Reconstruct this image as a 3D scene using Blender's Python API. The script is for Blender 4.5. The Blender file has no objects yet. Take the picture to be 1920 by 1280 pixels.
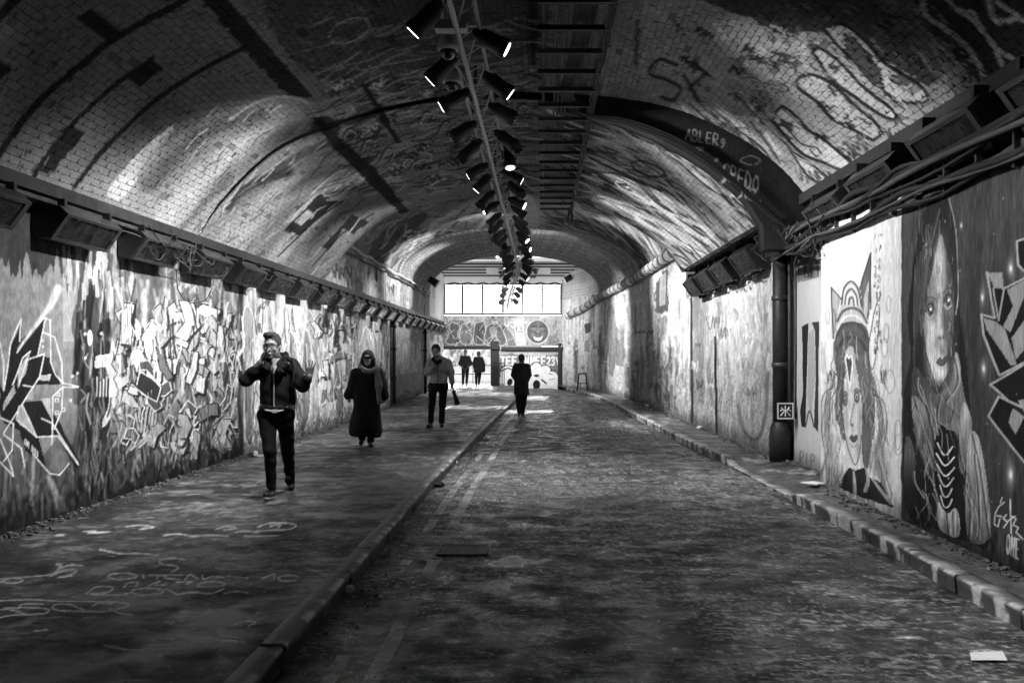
import bpy, bmesh, math, random
import numpy as np
from mathutils import Vector, Matrix

# ------------------------------------------------------------------ camera, sky, sun, exposure
scene = bpy.context.scene
COL = scene.collection
CZ = 1.67                       # eye height above the road
F, CX, CY = 1867.0, 1016.0, 668.0   # focal length and vanishing point measured in the 1920 px photograph
cam_d = bpy.data.cameras.new('camera')
cam = bpy.data.objects.new('camera', cam_d)
COL.objects.link(cam)
cam.location = (0, 0, CZ)
cam.rotation_euler = (math.radians(90), 0, 0)
cam_d.sensor_width = 36.0
cam_d.lens = 36.0 * F / 1920.0
cam_d.shift_x = -(CX - 960) / 1920.0
cam_d.shift_y = (CY - 640) / 1920.0
cam_d.clip_start = 0.1
cam_d.clip_end = 3000
scene.camera = cam

SUN_EL, SUN_AZ = 25.0, 4.0      # the sun stands beyond the far end of the tunnel
world = bpy.data.worlds.new('World')
scene.world = world
world.use_nodes = True
wn = world.node_tree
wn.nodes.clear()
sky = wn.nodes.new('ShaderNodeTexSky')
sky.sky_type = 'NISHITA'
sky.sun_disc = False
sky.sun_elevation = math.radians(SUN_EL)
sky.sun_rotation = math.radians(SUN_AZ)
sky.air_density = 1.0
sky.dust_density = 3.0
bw = wn.nodes.new('ShaderNodeRGBToBW')      # black and white photograph
bg = wn.nodes.new('ShaderNodeBackground')
bg.inputs['Strength'].default_value = 0.15
wo = wn.nodes.new('ShaderNodeOutputWorld')
wn.links.new(sky.outputs['Color'], bw.inputs['Color'])
wn.links.new(bw.outputs['Val'], bg.inputs['Color'])
wn.links.new(bg.outputs['Background'], wo.inputs['Surface'])

sun_d = bpy.data.lights.new('sun', 'SUN')
sun_d.energy = 2.0
sun_d.angle = math.radians(0.5)
sun = bpy.data.objects.new('sun', sun_d)
COL.objects.link(sun)
_e, _a = math.radians(SUN_EL), math.radians(SUN_AZ)
_to = Vector((math.sin(_a) * math.cos(_e), math.cos(_a) * math.cos(_e), math.sin(_e)))
sun.rotation_euler = _to.to_track_quat('Z', 'Y').to_euler()
sun.location = (0, 60, 30)

SPOT_W = 150.0                  # each lit can on the truss
scene.view_settings.view_transform = 'Standard'
scene.view_settings.look = 'None'
scene.view_settings.exposure = 2.7
scene.view_settings.gamma = 1.0
scene.view_settings.use_curve_mapping = False
scene.render.engine = 'CYCLES'
scene.cycles.max_bounces = 8
scene.cycles.diffuse_bounces = 4
scene.cycles.glossy_bounces = 3
scene.cycles.transparent_max_bounces = 12
scene.cycles.sample_clamp_indirect = 6.0
scene.cycles.caustics_reflective = False
scene.cycles.caustics_refractive = False

# ------------------------------------------------------------------ small helpers
rng = np.random.default_rng(7)
random.seed(7)
ORD = ['nearest', 'second', 'third', 'fourth', 'fifth', 'sixth', 'seventh', 'eighth', 'ninth', 'tenth', 'eleventh', 'twelfth',
       'thirteenth', 'fourteenth', 'fifteenth', 'sixteenth', 'seventeenth', 'eighteenth', 'nineteenth', 'twentieth',
       'twenty-first', 'twenty-second', 'twenty-third', 'twenty-fourth', 'twenty-fifth', 'twenty-sixth', 'twenty-seventh', 'twenty-eighth']

def at(x, y, Y):
    """photo pixel + distance along the tunnel -> point in the place"""
    return Vector(((x - CX) * Y / F, Y, CZ + (CY - y) * Y / F))

def tag(o, label=None, cat=None, group=None, kind=None):
    if label: o['label'] = label
    if cat: o['category'] = cat
    if group: o['group'] = group
    if kind: o['kind'] = kind
    return o

def thing(name, label, cat, loc=(0, 0, 0), group=None):
    o = bpy.data.objects.new(name, None)
    o.empty_display_size = 0.1
    COL.objects.link(o)
    o.location = loc
    return tag(o, label, cat, group)

def link(name, me, mat=None, parent=None, local=False):
    """link a mesh; mesh coordinates are world ones unless local"""
    if mat is not None and len(me.materials) == 0:
        me.materials.append(mat)
    o = bpy.data.objects.new(name, me)
    COL.objects.link(o)
    if parent is not None:
        o.parent = parent
        if not local:
            off = Vector(parent.location)
            pp = parent.parent
            while pp is not None:
                off += Vector(pp.location); pp = pp.parent
            o.location = -off
    return o

def np_mesh(name, V, Q, paint=None, smooth=False):
    """mesh from numpy arrays: V (n,3), Q (m,4) or (m,3) or a list of such"""
    if not isinstance(Q, (list, tuple)): Q = [Q]
    Q = [np.asarray(q, dtype=np.int32) for q in Q if len(q)]
    me = bpy.data.meshes.new(name)
    V = np.ascontiguousarray(V, dtype=np.float32)
    me.vertices.add(len(V)); me.vertices.foreach_set('co', V.ravel())
    loops = np.concatenate([q.ravel() for q in Q])
    sizes = np.concatenate([np.full(len(q), q.shape[1], dtype=np.int32) for q in Q])
    starts = np.concatenate([[0], np.cumsum(sizes)[:-1]]).astype(np.int32)
    me.loops.add(len(loops)); me.loops.foreach_set('vertex_index', loops)
    me.polygons.add(len(sizes)); me.polygons.foreach_set('loop_start', starts)
    if smooth: me.polygons.foreach_set('use_smooth', np.ones(len(sizes), dtype=bool))
    if paint is not None:
        a = me.attributes.new('paint', 'FLOAT', 'POINT')
        a.data.foreach_set('value', np.ascontiguousarray(paint, dtype=np.float32))
    me.update(calc_edges=True)
    return me

def grid_quads(nu, nv, flip=False):
    i = np.arange(nu * nv).reshape(nu, nv)
    q = np.stack([i[:-1, :-1], i[1:, :-1], i[1:, 1:], i[:-1, 1:]], -1).reshape(-1, 4)
    return q[:, ::-1] if flip else q

class MB:
    """collects boxes, tubes and prisms into one mesh"""
    def __init__(s): s.v = []; s.f = []
    def add(s, vs, fs):
        n = len(s.v); s.v += [tuple(v) for v in vs]; s.f += [tuple(i + n for i in f) for f in fs]; return s
    def box(s, c, d, R=None):
        x, y, z = d[0] / 2, d[1] / 2, d[2] / 2
        vs = [Vector((a * x, b * y, e * z)) for a in (-1, 1) for b in (-1, 1) for e in (-1, 1)]
        if R is not None: vs = [R @ v for v in vs]
        c = Vector(c)
        return s.add([v + c for v in vs], [(0, 1, 3, 2), (4, 6, 7, 5), (0, 4, 5, 1), (2, 3, 7, 6), (0, 2, 6, 4), (1, 5, 7, 3)])
    def tube(s, pts, r, n=8, caps=True):
        pts = [Vector(p) for p in pts]
        rs = r if isinstance(r, (list, tuple)) else [r] * len(pts)
        up = None; rings = []
        for i, p in enumerate(pts):
            t = (pts[min(i + 1, len(pts) - 1)] - pts[max(i - 1, 0)])
            t = t.normalized() if t.length > 1e-9 else Vector((0, 0, 1))
            if up is None:
                up = Vector((0, 0, 1)) if abs(t.z) < 0.9 else Vector((1, 0, 0))
            a = t.cross(up).normalized(); b = a.cross(t).normalized(); up = b
            rings.append([p + (a * math.cos(2 * math.pi * k / n) + b * math.sin(2 * math.pi * k / n)) * rs[i] for k in range(n)])
        vs = [v for r_ in rings for v in r_]
        fs = []
        for i in range(len(rings) - 1):
            for k in range(n):
                k2 = (k + 1) % n
                fs.append((i * n + k, (i + 1) * n + k, (i + 1) * n + k2, i * n + k2))
        if caps:
            fs.append(tuple(range(n))); fs.append(tuple(reversed(range((len(rings) - 1) * n, len(rings) * n))))
        return s.add(vs, fs)
    def prism(s, poly, a, b):
        """poly: list of 3D points (one end); moved by a and b along vector"""
        n = len(poly); a = Vector(a); b = Vector(b)
        vs = [Vector(p) + a for p in poly] + [Vector(p) + b for p in poly]
        fs = [tuple(reversed(range(n))), tuple(range(n, 2 * n))]
        fs += [(k, (k + 1) % n, n + (k + 1) % n, n + k) for k in range(n)]
        return s.add(vs, fs)
    def lathe(s, prof, c=(0, 0, 0), n=16, R=None):
        c = Vector(c); vs = []
        for r, z in prof:
            for k in range(n):
                v = Vector((r * math.cos(2 * math.pi * k / n), r * math.sin(2 * math.pi * k / n), z))
                vs.append((R @ v if R is not None else v) + c)
        fs = []
        m = len(prof)
        for i in range(m - 1):
            for k in range(n):
                k2 = (k + 1) % n
                fs.append((i * n + k, i * n + k2, (i + 1) * n + k2, (i + 1) * n + k))
        fs.append(tuple(reversed(range(n)))); fs.append(tuple(range((m - 1) * n, m * n)))
        return s.add(vs, fs)
    def mesh(s, name, bevel=0.0, smooth=False):
        me = bpy.data.meshes.new(name)
        me.from_pydata(s.v, [], s.f)
        bm = bmesh.new(); bm.from_mesh(me)
        bmesh.ops.recalc_face_normals(bm, faces=bm.faces)
        if bevel > 0:
            bmesh.ops.bevel(bm, geom=list(bm.edges), offset=bevel, segments=2, affect='EDGES', profile=0.7, clamp_overlap=True)
        if smooth:
            for f in bm.faces: f.smooth = len(f.verts) <= 4
        bm.to_mesh(me); bm.free()
        return me
    def build(s, name, mat, parent=None, bevel=0.0, smooth=False, local=False):
        return link(name, s.mesh(name, bevel, smooth), mat, parent, local)

# ------------------------------------------------------------------ noise on numpy arrays
_T = np.random.default_rng(3).random((256, 256))
def vnoise(u, v):
    iu = np.floor(u).astype(int); iv = np.floor(v).astype(int)
    fu = u - iu; fv = v - iv
    fu = fu * fu * (3 - 2 * fu); fv = fv * fv * (3 - 2 * fv)
    a = _T[iu & 255, iv & 255]; b = _T[(iu + 1) & 255, iv & 255]
    c = _T[iu & 255, (iv + 1) & 255]; d = _T[(iu + 1) & 255, (iv + 1) & 255]
    return (a * (1 - fu) + b * fu) * (1 - fv) + (c * (1 - fu) + d * fu) * fv
def fbm(u, v, o=4, g=0.5):
    s = 0; a = 1.0; t = 0
    for k in range(o):
        s = s + a * vnoise(u * 2 ** k + 17.3 * k, v * 2 ** k + 9.1 * k); t += a; a *= g
    return s / t
def sstep(a, b, x):
    t = np.clip((x - a) / (b - a), 0, 1)
    return t * t * (3 - 2 * t)
def catmull(pts, n=8, closed=False):
    P = np.asarray(pts, float)
    if len(P) < 3: return P
    if closed: Q = np.vstack([P[-1], P, P[0], P[1]])
    else: Q = np.vstack([2 * P[0] - P[1], P, 2 * P[-1] - P[-2]])
    out = []
    t = np.linspace(0, 1, n, endpoint=False)[:, None]
    for i in range(1, len(Q) - 2):
        p0, p1, p2, p3 = Q[i - 1], Q[i], Q[i + 1], Q[i + 2]
        out.append(0.5 * (2 * p1 + (p2 - p0) * t + (2 * p0 - 5 * p1 + 4 * p2 - p3) * t ** 2 + (3 * p1 - p0 - 3 * p2 + p3) * t ** 3))
    out = np.vstack(out + ([] if closed else [P[-1:]]))
    return out

# ------------------------------------------------------------------ paint: grey values for the vertices of a wall, vault or floor.
# shapes are authored in the photograph's pixel coordinates and land on the surface where they are seen there
GL = {
 'A': [[(0, 0), (.4, 1), (.8, 0)], [(.15, .4), (.65, .4)]],
 'B': [[(0, 0), (0, 1), (.5, .95), (.6, .75), (.45, .55), (0, .52), (.6, .4), (.65, .15), (.45, 0), (0, 0)]],
 'C': [[(.7, .85), (.4, 1), (.1, .8), (0, .5), (.1, .15), (.4, 0), (.7, .2)]],
 'D': [[(0, 0), (0, 1), (.45, .9), (.65, .5), (.45, .1), (0, 0)]],
 'E': [[(.6, 1), (0, 1), (0, 0), (.6, 0)], [(0, .5), (.5, .5)]],
 'F': [[(.6, 1), (0, 1), (0, 0)], [(0, .5), (.5, .5)]],
 'G': [[(.7, .85), (.4, 1), (.1, .8), (0, .5), (.1, .15), (.4, 0), (.7, .2), (.7, .5), (.4, .5)]],
 'H': [[(0, 0), (0, 1)], [(.6, 0), (.6, 1)], [(0, .5), (.6, .5)]],
 'I': [[(.2, 0), (.2, 1)]],
 'L': [[(0, 1), (0, 0), (.55, 0)]],
 'M': [[(0, 0), (.1, 1), (.4, .4), (.7, 1), (.8, 0)]],
 'N': [[(0, 0), (0, 1), (.6, 0), (.6, 1)]],
 'O': [[(.35, 0), (.05, .3), (.05, .7), (.35, 1), (.65, .7), (.65, .3), (.35, 0)]],
 'P': [[(0, 0), (0, 1), (.5, .95), (.6, .75), (.45, .5), (0, .48)]],
 'R': [[(0, 0), (0, 1), (.5, .95), (.6, .75), (.45, .5), (0, .48), (.65, 0)]],
 'S': [[(.6, .85), (.35, 1), (.05, .8), (.3, .52), (.6, .3), (.35, 0), (0, .15)]],
 'T': [[(0, 1), (.7, 1)], [(.35, 1), (.35, 0)]],
 'Z': [[(0, 1), (.6, 1), (0, 0), (.6, 0)]],
 'K': [[(0, 0), (0, 1)], [(.6, 1), (0, .45), (.65, 0)]],
 'U': [[(0, 1), (0, .3), (.3, 0), (.6, .3), (.6, 1)]],
 'V': [[(0, 1), (.35, 0), (.7, 1)]],
 'W': [[(0, 1), (.2, 0), (.4, .6), (.6, 0), (.8, 1)]],
 'Y': [[(0, 1), (.35, .5), (.7, 1)], [(.35, .5), (.35, 0)]],
 '2': [[(0, .8), (.3, 1), (.6, .8), (.5, .5), (0, 0), (.6, 0)]],
 '3': [[(0, .9), (.4, 1), (.6, .75), (.25, .52), (.6, .3), (.4, 0), (0, .1)]],
 '0': [[(.3, 0), (.05, .3), (.05, .7), (.3, 1), (.55, .7), (.55, .3), (.3, 0)]],
 '4': [[(.5, 0), (.5, 1), (0, .3), (.65, .3)]],
 '9': [[(.1, 0), (.5, .4), (.5, .85), (.25, 1), (.05, .75), (.25, .5), (.5, .65)]],
 '-': [[(.1, .5), (.5, .5)]],
 '"': [[(.15, 1), (.1, .7)], [(.4, 1), (.35, .7)]],
 '=': [[(.0, .6), (.6, .65)], [(.1, .3), (.6, .35)]],
}
ROUND = set('BCDGOPRS2309')

class Paint:
    def __init__(s, P, base=0.3, uv=None):
        s.P = np.asarray(P, float).reshape(-1, 3)
        Y = np.maximum(s.P[:, 1], 0.6)
        s.x = CX + F * s.P[:, 0] / Y
        s.y = CY - F * (s.P[:, 2] - CZ) / Y
        s.ok = s.P[:, 1] > 1.0
        s.v = np.full(len(s.P), float(base))
        s.a_, s.b_ = (s.P[:, 1], s.P[:, 2]) if uv is None else uv
    def noise(s, su, sv, o=4, off=0.0):
        return fbm(s.a_ * su + off, s.b_ * sv + off * 1.7, o)
    def _box(s, x0, x1, y0, y1):
        return np.nonzero((s.x >= x0) & (s.x <= x1) & (s.y >= y0) & (s.y <= y1) & s.ok)[0]
    def put(s, i, val, a):
        s.v[i] = s.v[i] * (1 - a) + val * a
    def poly(s, pts, val, a=1.0, smooth=False, rough=0.0):
        P = catmull(pts, 8, True) if smooth else np.asarray(pts, float)
        i = s._box(P[:, 0].min() - 2, P[:, 0].max() + 2, P[:, 1].min() - 2, P[:, 1].max() + 2)
        if len(i) == 0: return
        x, y = s.x[i], s.y[i]
        if rough:
            x = x + (vnoise(s.a_[i] * 9, s.b_[i] * 9) - .5) * rough; y = y + (vnoise(s.a_[i] * 9 + 50, s.b_[i] * 9) - .5) * rough
        ins = np.zeros(len(i), bool)
        x0, y0 = P[-1]
        for x1, y1 in P:
            if y0 != y1:
                c = ((y0 > y) != (y1 > y)) & (x < (x1 - x0) * (y - y0) / (y1 - y0) + x0)
                ins ^= c
            x0, y0 = x1, y1
        s.put(i[ins], val, a)
    def grad(s, pts, v0, v1, p0, p1, a=1.0, smooth=True):
        """polygon filled with paint that fades from v0 at p0 to v1 at p1"""
        P = catmull(pts, 8, True) if smooth else np.asarray(pts, float)
        keep = s.v.copy(); s.v[:] = -9
        s.poly(pts, 1, 1, smooth)
        m = s.v > 0; s.v = keep
        d = np.array(p1, float) - np.array(p0, float)
        t = np.clip(((s.x - p0[0]) * d[0] + (s.y - p0[1]) * d[1]) / (d @ d), 0, 1)
        s.v[m] = s.v[m] * (1 - a) + (v0 + (v1 - v0) * t[m]) * a
    def stroke(s, pts, w, val, a=1.0, smooth=True, soft=1.0):
        P = catmull(pts, 6) if smooth and len(pts) > 2 else np.asarray(pts, float)
        ws = np.linspace(w[0], w[1], len(P)) if isinstance(w, (tuple, list)) else np.full(len(P), float(w))
        m = ws.max() / 2 + soft + 1
        i = s._box(P[:, 0].min() - m, P[:, 0].max() + m, P[:, 1].min() - m, P[:, 1].max() + m)
        if len(i) == 0: return
        x, y = s.x[i], s.y[i]
        d = np.full(len(i), 1e9)
        for k in range(len(P) - 1):
            ax, ay = P[k]; bx, by = P[k + 1]
            l2 = (bx - ax) ** 2 + (by - ay) ** 2 + 1e-9
            t = np.clip(((x - ax) * (bx - ax) + (y - ay) * (by - ay)) / l2, 0, 1)
            dd = np.hypot(x - ax - t * (bx - ax), y - ay - t * (by - ay)) - (ws[k] + (ws[k + 1] - ws[k]) * t) / 2
            d = np.minimum(d, dd)
        s.put(i, val, a * np.clip(0.5 - d / max(soft, .01), 0, 1))
    def blob(s, cx, cy, rx, ry, val, a=1.0, rot=0.0, hard=0.0):
        R = max(rx, ry) * 2.2
        i = s._box(cx - R, cx + R, cy - R, cy + R)
        if len(i) == 0: return
        c, q = math.cos(rot), math.sin(rot)
        dx, dy = s.x[i] - cx, s.y[i] - cy
        r = np.hypot((dx * c + dy * q) / rx, (-dx * q + dy * c) / ry)
        if hard: k = np.clip((1 - r) / (1 - hard + 1e-3) + .5, 0, 1)
        else: k = np.exp(-r * r * 1.6)
        s.put(i, val, a * k)
    def text(s, t, o, ex, ey, w, val, a=1.0, soft=1.0, gap=0.95):
        """stroke letters: origin o, ex = one letter advance, ey = letter height (both pixel vectors)"""
        for n, ch in enumerate(t):
            for st in GL.get(ch, []):
                pts = [(o[0] + (n + u * gap) * ex[0] + v * ey[0], o[1] + (n + u * gap) * ex[1] + v * ey[1]) for u, v in st]
                s.stroke(pts, w, val, a, ch in ROUND, soft)
    def smear(s, x0, x1, y0, y1, n, seed, vals, wr=(1.5, 5), lr=(15, 70), a=(.4, .9), slant=0.12, curve=6, soft=2.0):
        r = np.random.default_rng(seed)
        for _ in range(n):
            x = r.uniform(x0, x1); y = r.uniform(y0, y1); L = r.uniform(*lr); dx = r.normal(0, slant) * L
            s.stroke([(x, y - L / 2), (x + dx / 2 + r.normal(0, curve), y), (x + dx, y + L / 2)], (r.uniform(*wr), r.uniform(.5, wr[1])),
                     float(r.choice(vals)), r.uniform(*a), True, soft)
    def scribble(s, x0, y0, w, h, n, seed, lw, val, a=1.0):
        r = np.random.default_rng(seed)
        x = np.linspace(x0, x0 + w, n)
        pts = [(x[k] + r.normal(0, w / n * .6), y0 + (h / 2) * (1 if k % 2 else -1) * r.uniform(.5, 1.1)) for k in range(n)]
        s.stroke(pts, lw, val, a)

# ------------------------------------------------------------------ materials (all grey: the photograph is black and white)
def new_mat(name):
    m = bpy.data.materials.new(name); m.use_nodes = True
    nt = m.node_tree
    return m, nt, nt.nodes['Principled BSDF']
def mnode(nt, op, a, b):
    n = nt.nodes.new('ShaderNodeMath'); n.operation = op
    for k, q in enumerate((a, b)):
        if isinstance(q, (int, float)): n.inputs[k].default_value = q
        else: nt.links.new(q, n.inputs[k])
    return n.outputs[0]
def noise_node(nt, scale, detail=4, rough=.6, vec=None):
    n = nt.nodes.new('ShaderNodeTexNoise'); n.inputs['Scale'].default_value = scale
    n.inputs['Detail'].default_value = detail; n.inputs['Roughness'].default_value = rough
    if vec is None:
        g = nt.nodes.new('ShaderNodeNewGeometry'); vec = g.outputs['Position']
    nt.links.new(vec, n.inputs['Vector'])
    return n.outputs['Fac']
def ramp(nt, fac, a, b, lo=0.0, hi=1.0):
    n = nt.nodes.new('ShaderNodeMapRange'); n.clamp = True
    n.inputs['From Min'].default_value = a; n.inputs['From Max'].default_value = b
    n.inputs['To Min'].default_value = lo; n.inputs['To Max'].default_value = hi
    nt.links.new(fac, n.inputs['Value'])
    return n.outputs['Result']
def set_bump(nt, b, h, strength, dist):
    n = nt.nodes.new('ShaderNodeBump'); n.inputs['Strength'].default_value = strength; n.inputs['Distance'].default_value = dist
    nt.links.new(h, n.inputs['Height']); nt.links.new(n.outputs['Normal'], b.inputs['Normal'])
def painted(name, rough=.6, grain=.35, gscale=60, bump=.5, bdist=.01, bscale=25, vstretch=1.0, spec=.4, fleck=0.0, fscale=9.0):
    """base colour = the painted grey x fine grain; relief from noise"""
    m, nt, b = new_mat(name)
    at_ = nt.nodes.new('ShaderNodeAttribute'); at_.attribute_name = 'paint'
    g = nt.nodes.new('ShaderNodeNewGeometry')
    mp = nt.nodes.new('ShaderNodeMapping'); mp.inputs['Scale'].default_value = (1, 1, vstretch)
    nt.links.new(g.outputs['Position'], mp.inputs['Vector'])
    n1 = noise_node(nt, gscale, 5, .7, mp.outputs['Vector'])
    k = ramp(nt, n1, .25, .75, 1 - grain, 1 + grain)
    c = mnode(nt, 'MULTIPLY', at_.outputs['Fac'], k)
    if fleck:
        n3 = noise_node(nt, fscale, 6, .75, mp.outputs['Vector'])
        fk = ramp(nt, n3, .60, .66, 0, fleck)
        c = mnode(nt, 'ADD', c, fk)
    nt.links.new(c, b.inputs['Base Color'])
    n2 = noise_node(nt, bscale, 6, .65, mp.outputs['Vector'])
    set_bump(nt, b, n2, bump, bdist)
    r = ramp(nt, n1, .3, .7, max(.05, rough - .15), min(1, rough + .15))
    nt.links.new(r, b.inputs['Roughness'])
    b.inputs['Specular IOR Level'].default_value = spec
    return m
def plain(name, val, rough=.5, metal=0.0, grain=.25, gscale=30, bump=.0, bdist=.004, spec=.5, fleck=0.0):
    m, nt, b = new_mat(name)
    n1 = noise_node(nt, gscale, 5, .65)
    c = ramp(nt, n1, .25, .75, val * (1 - grain), val * (1 + grain))
    if fleck:
        n3 = noise_node(nt, gscale * .7, 6, .8)
        c = mnode(nt, 'ADD', c, ramp(nt, n3, .62, .67, 0, fleck))
    nt.links.new(c, b.inputs['Base Color'])
    b.inputs['Metallic'].default_value = metal
    r = ramp(nt, n1, .3, .7, max(.04, rough - .12), min(1, rough + .12))
    nt.links.new(r, b.inputs['Roughness'])
    b.inputs['Specular IOR Level'].default_value = spec
    if bump: set_bump(nt, b, noise_node(nt, gscale * 2, 5, .6), bump, bdist)
    return m
def emit(name, val, strength):
    m, nt, b = new_mat(name)
    b.inputs['Base Color'].default_value = (val, val, val, 1)
    b.inputs['Emission Color'].default_value = (1, 1, 1, 1)
    b.inputs['Emission Strength'].default_value = strength
    return m

M = {}
M['wall'] = painted('painted_plaster', .75, .40, 40, .7, .012, 22, .35, .12)
M['hoarding'] = painted('painted_boards', .7, .3, 55, .6, .006, 30, .2, .12)
M['brick'] = painted('painted_brick', .8, .5, 45, .6, .005, 45, spec=.08)
M['mortar'] = painted('dark_mortar', .95, .3, 60, .6, .008, 50, spec=.1)
def floor_mat(name, wet, fleck, spec):
    """worn, paint-flecked surface: aggregate, flecks at several sizes, damp patches"""
    m, nt, b = new_mat(name)
    at_ = nt.nodes.new('ShaderNodeAttribute'); at_.attribute_name = 'paint'
    big = ramp(nt, noise_node(nt, 1.6, 8, .75), .36, .62, .65, 1.3)
    agg = ramp(nt, noise_node(nt, 130, 4, .8), .3, .7, .35, 1.75)
    mid = ramp(nt, noise_node(nt, 11, 7, .75), .3, .7, .5, 1.6)
    c = mnode(nt, 'MULTIPLY', mnode(nt, 'MULTIPLY', at_.outputs['Fac'], agg), mnode(nt, 'MULTIPLY', big, mid))
    f1 = ramp(nt, noise_node(nt, 9, 9, .82), .58, .60, 0, fleck)
    f2 = ramp(nt, noise_node(nt, 38, 6, .8), .62, .64, 0, fleck * 1.3)
    g_ = nt.nodes.new('ShaderNodeNewGeometry'); mp_ = nt.nodes.new('ShaderNodeMapping'); mp_.inputs['Scale'].default_value = (3.0, 11.0, 1.0)
    nt.links.new(g_.outputs['Position'], mp_.inputs['Vector'])
    f3 = ramp(nt, noise_node(nt, 1.0, 10, .72, mp_.outputs['Vector']), .585, .62, 0, fleck * 1.2)
    f1 = mnode(nt, 'ADD', f1, f3)
    msk = ramp(nt, noise_node(nt, .9, 5, .7), .40, .58, .22, 1)
    c = mnode(nt, 'ADD', c, mnode(nt, 'MULTIPLY', mnode(nt, 'ADD', f1, f2), msk))
    nt.links.new(c, b.inputs['Base Color'])
    nt.links.new(ramp(nt, noise_node(nt, 2.4, 6, .65), .4, .62, wet, .75), b.inputs['Roughness'])
    b.inputs['Specular IOR Level'].default_value = spec
    set_bump(nt, b, noise_node(nt, 75, 7, .75), .8, .008)
    return m
M['road'] = floor_mat('worn_asphalt', .26, .30, .5)
M['pave'] = floor_mat('worn_paving', .30, .13, .45)
M['kerb'] = painted('kerb_granite', .5, .45, 40, .6, .01, 50, 1, .4)
M['black_metal'] = plain('black_metal', .022, .38, .3, .4, 30, .2, fleck=.05)
M['black_lamp'] = plain('black_lamp_paint', .012, .5, .0, .3, 40)
M['steel'] = plain('grey_steel', .42, .4, .25, .25, 30, .1)
M['beam'] = plain('dirty_beam_paint', .022, .5, .0, .6, 12, .3, spec=.3, fleck=.05)
M['cable'] = plain('cable_sheath', .018, .5, .0, .3, 20, spec=.2)
M['cable_grey'] = plain('cable_grey', .06, .5, .0, .35, 15, spec=.2)
M['flood_glass'] = plain('flood_glass', .018, .28, .0, .8, 7, spec=.3, fleck=.03)
M['flood_frame'] = plain('flood_frame', .04, .45, .2, .9, 14, .2, fleck=.12)
M['white'] = plain('white_enamel', .62, .3, .0, .1, 20)
M['grey_plastic'] = plain('grey_plastic', .55, .4, .0, .15, 20)
M['paper'] = plain('paper', .8, .8, .0, .06, 10)
M['dome'] = plain('smoked_dome', .02, .08, .0, .1, 5, spec=.8)
M['lens'] = emit('lit_lens', .9, 3.0)
M['lens_off'] = plain('dark_lens', .03, .12, 0, .2, 10, spec=.8)
M['concrete'] = plain('pale_concrete', .45, .8, 0, .3, 6, .3)
M['ground'] = plain('outside_ground', .3, .9, 0, .3, 3, .3)
M['debris'] = plain('debris', .10, .9, 0, .9, 9, fleck=.35)
# ------------------------------------------------------------------ plan and sections of the tunnel
Y_A, Y_B, Y_C, Y_E = 13.6, 21.5, 41.6, 47.8      # ends of the three vaults, far wall
XLW = -4.7
PA = [(-4.7, 1.63), (-4.36, 2.15), (-3.66, 2.82), (-2.85, 3.19), (-1.7, 3.49), (-.6, 3.60), (.4, 3.58), (1.2, 3.50), (1.92, 3.34), (2.7, 2.98), (3.25, 2.58), (3.6, 2.2)]
PB = [(-4.7, 1.63), (-4.34, 2.13), (-3.64, 2.79), (-2.83, 3.14), (-1.68, 3.43), (-.64, 3.52), (.39, 3.42), (1.31, 3.13), (2.1, 2.72), (2.7, 2.26), (3.03, 1.8)]
def XL(Y):   # road side of the left kerb
    return np.interp(Y, [-6, 12, 18, 22, 27, 36, 42, 48], [-1.37, -1.37, -1.29, -1.24, -1.13, -.93, -.8, -.7])
def XK(Y):   # road side of the right kerb
    return np.interp(Y, [-6, 9, 12, 15.4, 19, 24.5, 33, 37, 41, 44, 48], [2.93, 2.93, 2.89, 2.84, 2.68, 2.56, 2.4, 2.15, 1.7, 1.2, .45])
def XR(Y):   # right wall beyond the recess
    return np.interp(Y, [15, 21.5, 25, 33, 38, 41.3, 44.5, 47.8], [3.54, 3.52, 3.45, 3.22, 2.85, 2.5, 1.9, .95])
def RISE(Y): return .15 * sstep(30, 46, np.asarray(Y, float))
def ZKR(Y):  # top of the right kerb: dropped in front of the recess
    Y = np.asarray(Y, float)
    return .12 - .09 * sstep(11.2, 11.9, Y) * (1 - sstep(15.0, 15.6, Y)) + RISE(Y)
CLOD = lambda xs, X: X * F / (np.asarray(xs, float) - CX)

def profile(pts, ds):
    C = catmull([(x, z + CZ) for x, z in pts], 24)
    L = np.concatenate([[0], np.cumsum(np.hypot(*np.diff(C, axis=0).T))])
    n = max(2, int(round(L[-1] / ds)) + 1)
    s = np.linspace(0, L[-1], n)
    X = np.interp(s, L, C[:, 0]); Z = np.interp(s, L, C[:, 1])
    tx, tz = np.gradient(X, s), np.gradient(Z, s)
    l = np.hypot(tx, tz)
    return s, X, Z, tz / l, -tx / l            # inward normal

def streaks(p, x0, x1, y0, y1, n, seed, vals, ang, lr, wr, a=(.3, .8), soft=2.0, bend=.15, follow=None):
    r = np.random.default_rng(seed)
    for _ in range(n):
        x = r.uniform(x0, x1); y = r.uniform(y0, y1); L = r.uniform(*lr)
        t = (follow(x, y) if follow else ang) + r.normal(0, .12)
        c, s_ = math.cos(t), math.sin(t); b = r.normal(0, bend) * L
        p.stroke([(x - c * L / 2, y - s_ * L / 2), (x - s_ * b, y + c * b), (x + c * L / 2, y + s_ * L / 2)], (r.uniform(*wr), r.uniform(*wr)), float(r.choice(vals)), r.uniform(*a), True, soft)

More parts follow.
